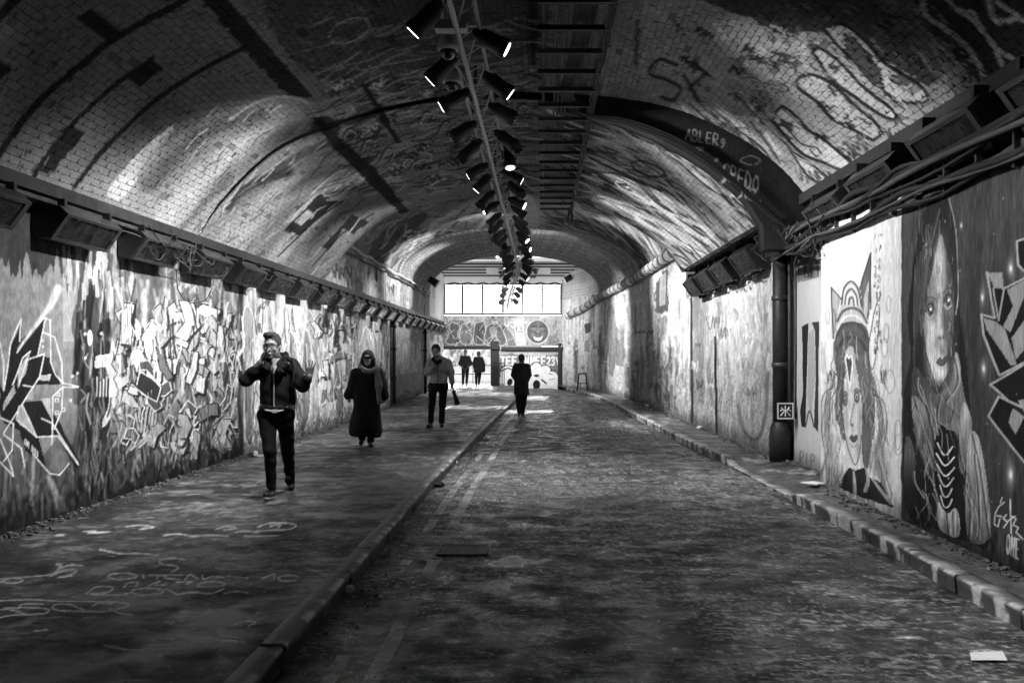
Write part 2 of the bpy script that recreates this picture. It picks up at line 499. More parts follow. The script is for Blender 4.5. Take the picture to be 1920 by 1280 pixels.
def paint_vault(p):
    """murals on the two near vaults"""
    X, Yw = p.P[:, 0], p.P[:, 1]
    n = p.noise(1.1, 1.1, 4); n2 = p.noise(5, 5, 3, 3.3); n3 = p.noise(16, 16, 2, 9.1)
    v = .18 + .10 * (n - .5)
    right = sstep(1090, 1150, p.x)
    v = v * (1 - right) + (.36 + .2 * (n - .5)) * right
    v += .10 * sstep(600, 300, p.x) * sstep(230, 420, p.y)  # left side paler towards the springing, lamp glow put into the colour
    p.v[:] = v
    # left: flat grey field with black painted lines
    K = .012
    for pts, w in (([(-10, 300), (60, 205), (130, 140), (220, 70), (330, 10), (370, -15)], 13), ([(60, 335), (110, 262), (170, 200), (235, 145), (285, 112)], 9),
                   ([(138, 352), (200, 275), (290, 190), (380, 130), (462, 88)], 9), ([(-10, 40), (40, -10)], 18)):
        p.stroke(pts, w, K, .95)
    for poly in ([(240, 150), (283, 106), (310, 128), (264, 162)], [(75, 325), (118, 245), (135, 236), (160, 248), (100, 325)], [(143, 32), (172, 18), (236, 64), (208, 86)],
                 [(-5, 112), (26, 128), (-5, 155)], [(370, -8), (422, -8), (500, 85), (588, 182), (545, 184), (455, 92)],
                 [(622, 262), (640, 258), (700, 315), (768, 400), (752, 400), (690, 340)], [(676, 160), (690, 158), (752, 266), (742, 268)]):
        p.poly(poly, K, .95, rough=5)
    p.poly([(422, -8), (440, -8), (520, 88), (602, 184), (590, 186), (500, 85)], .24, .8)
    # sweeps of light paint, left
    p.stroke([(300, 425), (360, 350), (440, 285), (520, 240), (600, 212), (650, 215)], (44, 26), .50, .75, soft=22)
    p.stroke([(420, 470), (470, 410), (540, 355), (610, 310), (660, 290)], (50, 24), .55, .75, soft=20)
    p.stroke([(500, 500), (560, 440), (620, 395)], (30, 18), .46, .6, soft=14)
    p.stroke([(280, 345), (340, 285), (420, 235), (490, 215)], (34, 20), .07, .85, soft=16)
    p.stroke([(428, 390), (450, 362), (490, 338), (540, 322)], (14, 22), .03, .92, soft=8)
    p.stroke([(330, 440), (380, 385), (430, 330)], (8, 20), .09, .7, soft=8)
    p.stroke([(520, 315), (575, 285), (625, 262)], (12, 16), .05, .85, soft=7)
    p.stroke([(590, 235), (612, 225), (632, 245)], 16, .03, .9, soft=4)
    p.stroke([(430, 225), (480, 193), (540, 182), (600, 205), (650, 240)], 5, .42, .7, soft=4)
    p.grad([(326, 236), (290, 260), (240, 308), (200, 362), (228, 372), (262, 330), (300, 282)], .62, .5, (320, 240), (210, 360), .95)
    p.stroke([(262, 330), (290, 290), (325, 250)], 14, .16, .7, soft=6)
    for poly in ([(532, 432), (600, 363), (634, 377), (560, 442)], [(604, 462), (660, 402), (692, 416), (662, 440), (644, 428), (616, 472)]):
        p.poly(poly, K, .96, rough=3)
    p.poly([(551, 416), (577, 393), (590, 400), (564, 424)], .36, .95)
    p.stroke([(520, 482), (590, 415), (650, 372)], 3, K, .9); p.stroke([(585, 500), (640, 440), (700, 400)], 3, K, .8)
    # dark and busy crown
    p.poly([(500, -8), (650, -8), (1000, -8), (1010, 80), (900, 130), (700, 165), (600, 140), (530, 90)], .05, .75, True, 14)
    p.poly([(990, 0), (1012, 0), (1006, 122), (992, 122)], .015, .9)
    cv = lambda x, y: (x - 960) / 700.0
    streaks(p, 600, 1010, 20, 360, 300, 5, [.03, .05, .08, .24, .30, .34], 0, (20, 110), (1.5, 6), (.3, .85), 1.5, .08, cv)
    p.streak_done = True
    for cx, cy, rx, ry, rot in ((655, 58, 40, 20, -.4), (735, 352, 26, 10, -.35), (690, 300, 24, 9, -.3), (780, 300, 30, 12, -.2), (830, 340, 34, 13, -.15), (725, 235, 20, 8, -.5), (800, 205, 34, 10, -.2), (905, 250, 20, 7, 0)):
        t = np.linspace(0, 2 * math.pi, 17)
        c, q = math.cos(rot), math.sin(rot)
        pts = [(cx + c * rx * math.cos(a) - q * ry * math.sin(a), cy + q * rx * math.cos(a) + c * ry * math.sin(a)) for a in t]
        p.stroke(pts, 3.2, .36, .8)
        p.blob(cx, cy, rx * .6, ry * .6, .05, .7)
    streaks(p, 610, 1010, 120, 365, 260, 6, [.01, .02, .42, .5, .38, .03], 0, (12, 60), (1.2, 4), (.5, .95), .9, .10, cv)
    streaks(p, 500, 700, 0, 140, 90, 7, [.01, .16, .22, .02], .5, (8, 30), (1, 3), (.4, .9), .9, .1)
    streaks(p, 360, 700, 200, 520, 150, 8, [.03, .06, .5, .55], -.75, (14, 60), (1, 4), (.3, .7), 1.5, .08)
    for k in range(10):
        x = 640 + k * 36; y = 250 + (k % 4) * 26 - k * 8
        p.stroke([(x, y + 14), (x + 12, y - 8), (x + 26, y - 4), (x + 20, y + 12), (x + 34, y + 6)], 3.4, .015, .9, True, .9); p.stroke([(x + 3, y + 17), (x + 15, y - 4), (x + 28, y), (x + 22, y + 16)], 1.8, .5, .85, True, .9)
    # right of the crown: long streaks that run down to the springing
    streaks(p, 1090, 1440, 215, 500, 520, 11, [.01, .02, .06, .6, .72, .4], .62, (40, 150), (1.2, 7), (.4, .95), .9, .05, lambda x, y: .35 + (x - 1100) / 700.0)
    p.stroke([(1100, 268), (1200, 272), (1300, 340), (1400, 420)], (14, 8), .62, .6, soft=8)
    p.stroke([(1185, 305), (1205, 302), (1240, 318), (1244, 330), (1215, 330), (1188, 315), (1185, 305)], 4, .03, .9)
    p.blob(1215, 317, 16, 7, .2, .9)
    for k in range(7):
        p.stroke([(1225 + k * 22, 470 - k * 4), (1262 + k * 20, 515 - k * 8)], 3.5, .03, .8)
    # near right: pale field with throw-ups
    sel = sstep(1120, 1180, p.x)
    p.poly([(1130, -8), (1205, -8), (1200, 205), (1140, 190)], .26, .6)
    p.stroke([(1196, 40), (1194, 80), (1193, 122)], 6, .02, .9)
    p.poly([(1330, -8), (1640, -8), (1760, 110), (1750, 160), (1690, 150), (1600, 118), (1540, 60), (1480, 62), (1400, 30)], .035, .93, True, 16)
    p.poly([(1690, -8), (1930, -8), (1930, 150), (1860, 175), (1800, 120), (1745, 60)], .02, .96, True, 4)
    p.poly([(1640, -8), (1700, -8), (1750, 60), (1800, 115), (1850, 175), (1800, 180), (1740, 130)], .13, .8, True, 6)
    streaks(p, 1480, 1800, 0, 180, 120, 21, [.02, .03, .2, .3], .8, (8, 30), (2, 5), (.3, .8), 1.5)
    for pts, w in (([(1727, -8), (1735, 30), (1780, 60), (1812, 85), (1832, 115), (1852, 162)], 10), ([(1768, -8), (1790, 15), (1835, 45), (1850, 68), (1868, 92), (1900, 112), (1925, 122)], 9),
                   ([(1800, 20), (1826, 24), (1838, 58)], 7), ([(1848, -8), (1866, 42), (1900, 38), (1925, 40)], 9), ([(1860, -5), (1890, 20), (1925, 38)], 9), ([(1868, 95), (1886, 142)], 8)):
        p.stroke(pts, w, .46, .9, smooth=False)
    for pts in ([(1268, 122), (1236, 112), (1218, 138), (1250, 150), (1276, 166), (1262, 188), (1240, 182)], [(1283, 142), (1310, 190)], [(1300, 118), (1338, 150)], [(1292, 168), (1322, 138)]):
        p.stroke(pts, 7, .02, .92, soft=3)
    # bubble letters
    def bub(o, fill, line, w, a=.95):
        p.poly(o, fill, a, True, 2); p.stroke(list(o) + [o[0]], w, line, .95, True)
    bub([(1450, 228), (1464, 200), (1493, 219), (1518, 246), (1545, 262), (1580, 292), (1604, 312), (1582, 320), (1545, 305), (1500, 285)], .72, .008, 6)
    bub([(1481, 282), (1510, 300), (1548, 330), (1560, 348), (1520, 335)], .6, .03, 4)
    p.stroke([(1468, 205), (1492, 226), (1515, 250)], 3, .04, .8); p.stroke([(1475, 240), (1500, 268), (1520, 275)], 4, .03, .9)
    p.stroke([(1517, 278), (1530, 276), (1540, 290), (1528, 292), (1517, 278)], 3, .03, .9)
    bub([(1493, 150), (1520, 140), (1560, 158), (1600, 195), (1648, 238), (1638, 262), (1600, 243), (1560, 222), (1530, 190), (1500, 168)], .5, .008, 7)
    bub([(1523, 97), (1540, 92), (1575, 118), (1620, 165), (1672, 205), (1682, 226), (1650, 215), (1600, 180), (1560, 150)], .5, .008, 7)
    bub([(1545, 52), (1582, 47), (1622, 78), (1660, 120), (1700, 145), (1732, 168), (1736, 190), (1690, 192), (1668, 180), (1620, 130), (1575, 90)], .58, .008, 7)
    bub([(1582, 64), (1600, 72), (1640, 118), (1655, 150), (1650, 164), (1628, 150), (1590, 100)], .07, .02, 3)
    bub([(1690, 140), (1706, 150), (1705, 160), (1680, 158), (1668, 145)], .1, .02, 3)
    streaks(p, 1350, 1850, 60, 330, 160, 23, [.02, .03, .5, .6, .05], .62, (10, 50), (1.2, 4), (.4, .9), .9, .15)
    wv_ = np.random.default_rng(41)
    for k in range(46):      # layered tags over the pale field
        x, y = wv_.uniform(1210, 1760), 0
        y = wv_.uniform(40, 330)
        if y > 60 + (x - 1180) * .62 or y < (x - 1480) * .55: continue
        n_ = int(wv_.integers(6, 12)); L_ = wv_.uniform(20, 46); a_ = .62 + wv_.normal(0, .25)
        pts = []
        for j in range(n_):
            u = (j / n_ - .5) * L_; v_ = (1 if j % 2 else -1) * wv_.uniform(3, 10)
            pts.append((x + u * math.cos(a_) - v_ * math.sin(a_), y + u * math.sin(a_) + v_ * math.cos(a_)))
        p.stroke(pts, wv_.uniform(1.6, 3.6), float(wv_.choice([.008, .012, .02, .62])), .9, bool(wv_.random() < .6), .8)
    for k in range(40):      # and over the left and middle of the far bays
        x, y = wv_.uniform(620, 1010), wv_.uniform(150, 360)
        n_ = int(wv_.integers(5, 10)); L_ = wv_.uniform(18, 50); a_ = cv(x, y) + wv_.normal(0, .15); pts = []
        for j in range(n_):
            u = (j / n_ - .5) * L_; v_ = (1 if j % 2 else -1) * wv_.uniform(2, 8)
            pts.append((x + u * math.cos(a_) - v_ * math.sin(a_), y + u * math.sin(a_) + v_ * math.cos(a_)))
        p.stroke(pts, wv_.uniform(1.6, 3.4), float(wv_.choice([.008, .5, .6, .012])), .9, True, .8)
    p.text('NEW', (1470, 118), (9, 6), (3, -18), 2.6, .03, .85)
    p.scribble(1440, 70, 50, 30, 9, 3, 2.6, .03, .85); p.scribble(1432, 120, 60, 40, 14, 4, 2.2, .04, .8)
    p.scribble(1420, 165, 60, 30, 12, 5, 2.2, .04, .8); p.scribble(1580, 275, 50, 26, 12, 6, 2.6, .03, .85); p.scribble(1500, 330, 60, 26, 14, 7, 2.6, .03, .85)
    p.scribble(1765, 105, 40, 24, 9, 8, 3, .02, .9); p.scribble(1805, 150, 45, 30, 12, 9, 3, .02, .9); p.scribble(1415, 195, 36, 50, 10, 19, 1.8, .05, .7)
    for poly in ([(585, 222), (600, 220), (650, 268), (705, 318), (772, 402), (752, 402), (690, 342), (622, 275)], [(676, 160), (690, 158), (752, 266), (742, 268)]):
        p.poly(poly, .010, .95, rough=4)
    # worn patches
    p.v *= .82 + .36 * n2
    p.v *= .85 + .3 * n3
    i = (n3 > .74) & (p.noise(3, 3, 2, 5) > .5)
    p.v[i] *= .35
    p.v = np.clip(p.v, .008, .8)

def build_vault(name, label, pts, y0, y1, ybrick, n_single, seed):
    s, X, Z, nx, nz = profile(pts, .06)
    Ys = np.concatenate([np.arange(y0, max(y0, ybrick) , .8), np.arange(max(y0, ybrick), y1, .07), [y1]])
    G = np.stack([np.broadcast_to((X - nx * .006)[None], (len(Ys), len(X))), np.broadcast_to(Ys[:, None], (len(Ys), len(X))), np.broadcast_to((Z - nz * .006)[None], (len(Ys), len(X)))], -1)
    ua = np.broadcast_to(Ys[:, None], G.shape[:2]).ravel(); ub = np.broadcast_to(s[None], G.shape[:2]).ravel()
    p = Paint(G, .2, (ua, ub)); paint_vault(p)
    Q = grid_quads(len(Ys), len(X))
    # outer skin, so that the vault is a real thickness of masonry
    O = np.stack([np.broadcast_to((X - nx * .4)[::4][None], (2, len(X[::4]))), np.broadcast_to(np.array([y0, y1])[:, None], (2, len(X[::4]))), np.broadcast_to((Z - nz * .4)[::4][None], (2, len(X[::4])))], -1)
    nV = G.shape[0] * G.shape[1]
    V = np.vstack([G.reshape(-1, 3), O.reshape(-1, 3)])
    me = np_mesh(name, V, [Q, grid_quads(2, O.shape[1], True) + nV], np.concatenate([p.v * .5, np.full(O.shape[0] * O.shape[1], .2)]), True)
    vault = tag(link(name, me, M['mortar']), label, 'vault', None, 'structure')
    # bricks, courses along the tunnel
    r = np.random.default_rng(seed)
    BL, BH, J = .232, .0735, .0055
    L = s[-1]; nc = int(L / BH)
    cs, ys, hw = [], [], []
    for c in range(nc):
        off = (c % 2) * BL / 2 + r.uniform(-.02, .02)
        yy = np.arange(ybrick + off - BL, y1 + BL, BL); yy = yy + r.uniform(-.004, .004, len(yy))
        lo_ = np.maximum(yy - BL / 2, ybrick); hi_ = np.minimum(yy + BL / 2, y1 - .004); ok_ = hi_ - lo_ > .035
        cs.append(np.full(ok_.sum(), (c + .5) * BH)); ys.append(((lo_ + hi_) / 2)[ok_]); hw.append(((hi_ - lo_) / 2)[ok_])
    cs = np.concatenate(cs); ys = np.concatenate(ys); hw = np.concatenate(hw)
    N = len(cs)
    keep = r.random(N) > .012
    cs, ys, hw = cs[keep], ys[keep], hw[keep]; N = len(cs)
    hl = hw - J / 2 - r.uniform(0, .004, N) * (r.random(N) < .5); hh = (BH - J) / 2 - r.uniform(0, .003, N) * (r.random(N) < .4)
    lift = r.normal(0, .0010, N); lift[r.random(N) < .03] -= .005
    tilt = r.normal(0, .006, N)
    ga = np.linspace(-1, 1, 9)
    loc = np.array([(a, b) for b in (-1, 0, 1) for a in ga])          # 27 top points
    Yt = ys[:, None] + hl[:, None] * loc[None, :, 0]
    St = cs[:, None] + hh[:, None] * loc[None, :, 1]
    St = St + r.normal(0, .0009, St.shape) * (np.abs(loc[None, :, 0]) + np.abs(loc[None, :, 1]) > .9); Yt = Yt + r.normal(0, .0009, Yt.shape)
    Dt = lift[:, None] + tilt[:, None] * hh[:, None] * loc[None, :, 1] + r.normal(0, .0006, St.shape)
    def pos(S, Yv, D):
        x = np.interp(S, s, X); z = np.interp(S, s, Z); ax = np.interp(S, s, nx); az = np.interp(S, s, nz)
        return np.stack([x + ax * D, Yv, z + az * D], -1)
    T = pos(St, Yt, Dt)
    cn = [0, 8, 26, 18]
    Bm = pos(St[:, cn], Yt[:, cn], np.full_like(Dt[:, cn], -.030))
    V = np.concatenate([T, Bm], 1); NV = 31
    top = [(r_ * 9 + k, r_ * 9 + k + 1, r_ * 9 + k + 10, r_ * 9 + k + 9) for r_ in range(2) for k in range(8)]
    side = [(cn[k], 27 + k, 27 + (k + 1) % 4, cn[(k + 1) % 4]) for k in range(4)]
    q1 = np.array([t[::-1] for t in top] + [t[::-1] for t in side])
    p = Paint(V.reshape(-1, 3), .2, (np.concatenate([Yt, Yt[:, cn]], 1).ravel(), np.concatenate([St, St[:, cn]], 1).ravel()))
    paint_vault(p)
    pv = p.v.reshape(N, NV) * r.uniform(.9, 1.1, N)[:, None]
    # the ones that show largest in the photograph are objects of their own
    px, py = p.x.reshape(N, NV), p.y.reshape(N, NV)
    area = (px.max(1) - px.min(1)) * (py.max(1) - py.min(1))
    cxm, cym = px.mean(1), py.mean(1)
    area[(cxm < 4) | (cxm > 1916) | (cym < 4)] = 0
    order = np.argsort(-area)
    single, rest = order[:n_single], order[n_single:]
    for k in single:
        org = V[k].mean(0)
        b = np_mesh('brick', V[k] - org, q1, pv[k])
        o = link('brick', b, M['brick'], vault, True)
        o.location = org
    Q = (q1[None] + (np.arange(len(rest)) * NV)[:, None, None]).reshape(-1, 4)
    me = np_mesh('brickwork', V[rest].reshape(-1, 3), Q, pv[rest].ravel())
    tag(link('brickwork', me, M['brick'], vault), kind='stuff')
    return vault

build_vault('brick_vault', 'nearest brick vault, grey with black painted lines on one side and throw-ups on the other', PA, -6.0, Y_A, 6.6, 300, 1)
build_vault('brick_vault', 'middle brick vault with long painted streaks, behind the dark wall lettered in chalky paint', PB, Y_A + .02, Y_B, Y_A + .05, 300, 2)

# ------------------------------------------------------------------ spandrel wall between the near and the middle vault
sB, XB_, ZB_, _, _ = profile(PB, .03)
xs = np.linspace(0.2, 4.4, 260); 
zlo = np.where(xs < 3.03, np.interp(xs, XB_, ZB_) - .03, 1.45 + CZ)
vv = np.linspace(0, 1, 110)
top = 5.9
G = np.stack([np.broadcast_to(xs[:, None], (260, 110)), np.full((260, 110), Y_A + .012), zlo[:, None] + (top - zlo[:, None]) * vv[None]], -1)
p = Paint(G, .022, (G[..., 0].ravel(), G[..., 2].ravel()))
p.v *= .6 + .8 * p.noise(6, 6)
p.text('ABLER', (1285, 262), (13, 2.2), (2, -20), 2.6, .34, .85); p.text('9', (1352, 277), (12, 0), (0, -16), 2.4, .3, .8); p.text('=', (1305, 285), (22, 3), (2, -14), 2.2, .3, .8)
p.text('"', (1340, 312), (16, 0), (0, -14), 2.6, .34); p.text('CREDO', (1355, 335), (14, 6), (3, -30), 3.2, .40, .9); p.text('NE', (1390, 368), (15, 6), (2, -20), 2.8, .34, .85); p.text('"', (1420, 388), (14, 0), (0, -12), 2.4, .3)
p.stroke([(1388, 300), (1405, 292), (1425, 300), (1412, 310), (1388, 303)], 2.2, .2, .8)
me = np_mesh('spandrel_wall', G.reshape(-1, 3), grid_quads(260, 110), p.v)
o = link('spandrel_wall', me, M['wall'])
md = o.modifiers.new('thickness', 'SOLIDIFY'); md.thickness = .3; md.offset = -1
tag(o, 'dark wall over the middle vault lettered ABLER and CREDO in pale paint', 'wall', None, 'structure')

# ------------------------------------------------------------------ far vault (wider; its right springing follows the bent wall)
def vault_c(y0, y1, ny, ds):
    Ys = np.linspace(y0, y1, ny); t = np.linspace(math.pi, 0, ds)
    xr = XR(Ys) - .05
    c = (xr + XLW) / 2; a = (xr - XLW) / 2
    Xg = c[:, None] + a[:, None] * np.sign(np.cos(t))[None] * np.abs(np.cos(t))[None] ** .92
    Zg = CZ + 2.65 + 1.55 * np.sin(t)[None] ** .95 + 0 * Xg
    return np.stack([Xg, np.broadcast_to(Ys[:, None], Xg.shape), Zg], -1), Ys, t
G, Ys, t = vault_c(Y_B, Y_C, 150, 340)
ss = np.broadcast_to((t * 4.0)[None], G.shape[:2]).ravel(); yy = np.broadcast_to(Ys[:, None], G.shape[:2]).ravel()
p = Paint(G, .3, (yy, ss))
n = p.noise(.8, 1.2); n2 = p.noise(6, 6, 3, 4.4)
far = sstep(32.0, 32.4, yy + .0 * ss)
mural = .20 + .3 * (n - .5)
plainb = .34 * (.6 + .8 * n2)
p.v[:] = mural
for c, rx, ry, v_, rot in (((850, 412), 62, 22, .55, -.35), ((1080, 395), 50, 14, .5, .2), ((1000, 400), 40, 30, .6, 0), ((905, 380), 40, 10, .5, -.2)):
    p.blob(c[0], c[1], rx, ry, v_, .85, rot)
p.stroke([(800, 440), (820, 415), (870, 392), (915, 392), (900, 425), (850, 445), (812, 448)], 7, .62, .8, soft=4)
p.blob(858, 418, 32, 12, .10, .9, -.3)
for q in ([(848, 430), (858, 405), (872, 395)], [(872, 428), (880, 405), (895, 398)], [(890, 420), (898, 400)]): p.stroke(q, 2.5, .04, .9)
p.stroke([(742, 430), (752, 420), (762, 425), (756, 440), (744, 455)], 6, .6, .9); p.blob(748, 440, 7, 10, .03, .9)
p.poly([(690, 470), (730, 425), (790, 400), (800, 410), (760, 450), (720, 500)], .06, .85, True)
streaks(p, 690, 760, 430, 520, 40, 31, [.03, .35, .45], -.95, (20, 50), (1.2, 3), (.5, .9), 1)
streaks(p, 760, 870, 430, 480, 160, 32, [.03, .5, .62, .6], -.5, (4, 14), (1, 3), (.6, 1), 1)
streaks(p, 1040, 1240, 385, 520, 200, 33, [.03, .05, .5, .6, .1], .7, (24, 90), (1.2, 5), (.4, .95), 1.2, .06, lambda x, y: .3 + (x - 1040) / 260.0)
streaks(p, 700, 960, 370, 420, 60, 34, [.04, .08, .4, .5], -.4, (10, 40), (1.5, 4), (.4, .8), 1.2)
p.poly([(786, 478), (830, 452), (880, 438), (885, 446), (830, 470), (795, 500)], .03, .85, True)
p.poly([(965, 380), (1000, 372), (1010, 440), (975, 440)], .62, .6, True)  # pale patch for the glow of light on the crown, put into the colour
p.v = p.v * (1 - far) + plainb * far
# courses of the bare far end
cr = (np.abs(((ss / .16) % 1) - .5) > .40) | (np.abs((((yy + (np.floor(ss / .16) % 2) * .12) / .24) % 1) - .5) > .44)
p.v = np.clip(p.v * (.8 + .4 * n2) * np.where(cr & (far > .5), .55, 1), .01, .7)
me = np_mesh('brick_vault', G.reshape(-1, 3), grid_quads(G.shape[0], G.shape[1]), p.v, True)
o = link('brick_vault', me, M['brick'])
md = o.modifiers.new('thickness', 'SOLIDIFY'); md.thickness = .4; md.offset = -1
tag(o, 'far vault with murals first and bare pale brick towards the daylight', 'vault', None, 'structure')
# raised ring of arch bricks at the change of brickwork in the far vault
G1, _, _ = vault_c(32.3, 32.7, 2, 160)
mb = MB()
for i in range(0, 158, 3):
    a, b = Vector(G1[0, i]), Vector(G1[0, i + 2])
    nrm = (Vector((-1.0, 32.3, 4.3)) - (a + b) / 2); nrm.y = 0; nrm.normalize()
    mb.prism([a, b, b + nrm * .07, a + nrm * .07], (0, 0, 0), (0, .35, 0))
tag(mb.build('arch_ring', M['concrete']), 'projecting ring of arch bricks across the far vault', 'arch', None, 'structure')
# ------------------------------------------------------------------ walls
def lod(x0, x1, X, step, extra):
    xs = np.arange(x0, x1, abs(step) if x1 > x0 else -abs(step))
    Ys = X * F / (xs - CX)
    return np.unique(np.round(np.concatenate([extra, Ys]), 4))

def wall_grid(name, label, Xf, Ys, z0, z1, nz, paint, mat, flip, thick=.25):
    Ys = np.asarray(Ys, float)
    X = Xf(Ys) * np.ones(len(Ys))
    lo = z0(Ys) if callable(z0) else np.full(len(Ys), z0); hi = z1(Ys) if callable(z1) else np.full(len(Ys), z1)
    t = np.linspace(0, 1, nz)
    G = np.stack([np.broadcast_to(X[:, None], (len(Ys), nz)), np.broadcast_to(Ys[:, None], (len(Ys), nz)), lo[:, None] + (hi - lo)[:, None] * t[None]], -1)
    p = Paint(G, .3)
    paint(p)
    p.v = np.clip(p.v, .004, .85)
    p.v = .8 * (p.v / .8) ** 1.28
    G = G.copy()
    G[..., 0] += (fbm(G[..., 1] * 3, G[..., 2] * 2.2, 4) - .5) * .018
    me = np_mesh(name, G.reshape(-1, 3), grid_quads(len(Ys), nz, not flip), p.v, True)
    o = link(name, me, mat)
    if thick:
        md = o.modifiers.new('thickness', 'SOLIDIFY'); md.thickness = thick; md.offset = -1
    return tag(o, label, 'wall', None, 'structure')

Z3 = lambda x, y: (x / 2.783, 520 + y / 2.783)
Z4 = lambda x, y: (180 + x / 3.047, 480 + y / 3.047)
Z2 = lambda x, y: (1430 + x / 2.207, 380 + y / 2.207)
Z1 = lambda x, y: (1680 + x / 1.829, 360 + y / 1.829)
Z7 = lambda x, y: (440 + x / 3.3675, 480 + y / 3.3675)
mp = lambda f, pts: [f(*q) for q in pts]

def wild(p, x0, x1, y0, y1, n, seed, fills, size=(10, 34), lw=1.7):
    """dense letter pieces: slanted slabs with dark outlines, highlights and shadow sides"""
    r = np.random.default_rng(seed)
    for _ in range(n):
        x, y = r.uniform(x0, x1), r.uniform(y0, y1); L = r.uniform(*size); w = L * r.uniform(.14, .34); a = r.choice([-.35, .3, 0, 1.1, -1.2]) + r.normal(0, .15)
        c, s_ = math.sin(a), math.cos(a)
        bend = r.normal(0, .25)
        A = [(-w, -L / 2), (w * .8, -L / 2 + r.normal(0, 3)), (w + bend * w * 3, 0), (w * .7, L / 2), (-w * .9, L / 2 + r.normal(0, 3)), (-w + bend * w * 3, 0)]
        P = [(x + (u * s_ + v * c) * .72, y + (-u * c + v * s_)) for u, v in A]
        f_ = float(r.choice(fills))
        p.poly([(u + 3.5, v + 3) for u, v in P], .015, .85, r.random() < .35)
        p.poly(P, f_, .95, r.random() < .35)
        p.stroke(P + [P[0]], lw, .012 if f_ > .15 else .68, .95, False, .8)
        if r.random() < .5: p.stroke([P[0], P[5], P[4]], 1.6, min(.8, f_ + .25), .8, False, .8)
        if r.random() < .4: p.smear(x - w, x + w, y, y + L / 2, 4, int(r.integers(1e6)), [.02, .5, .7], (.8, 2), (5, 14), (.5, .9), .2, 1, .8)

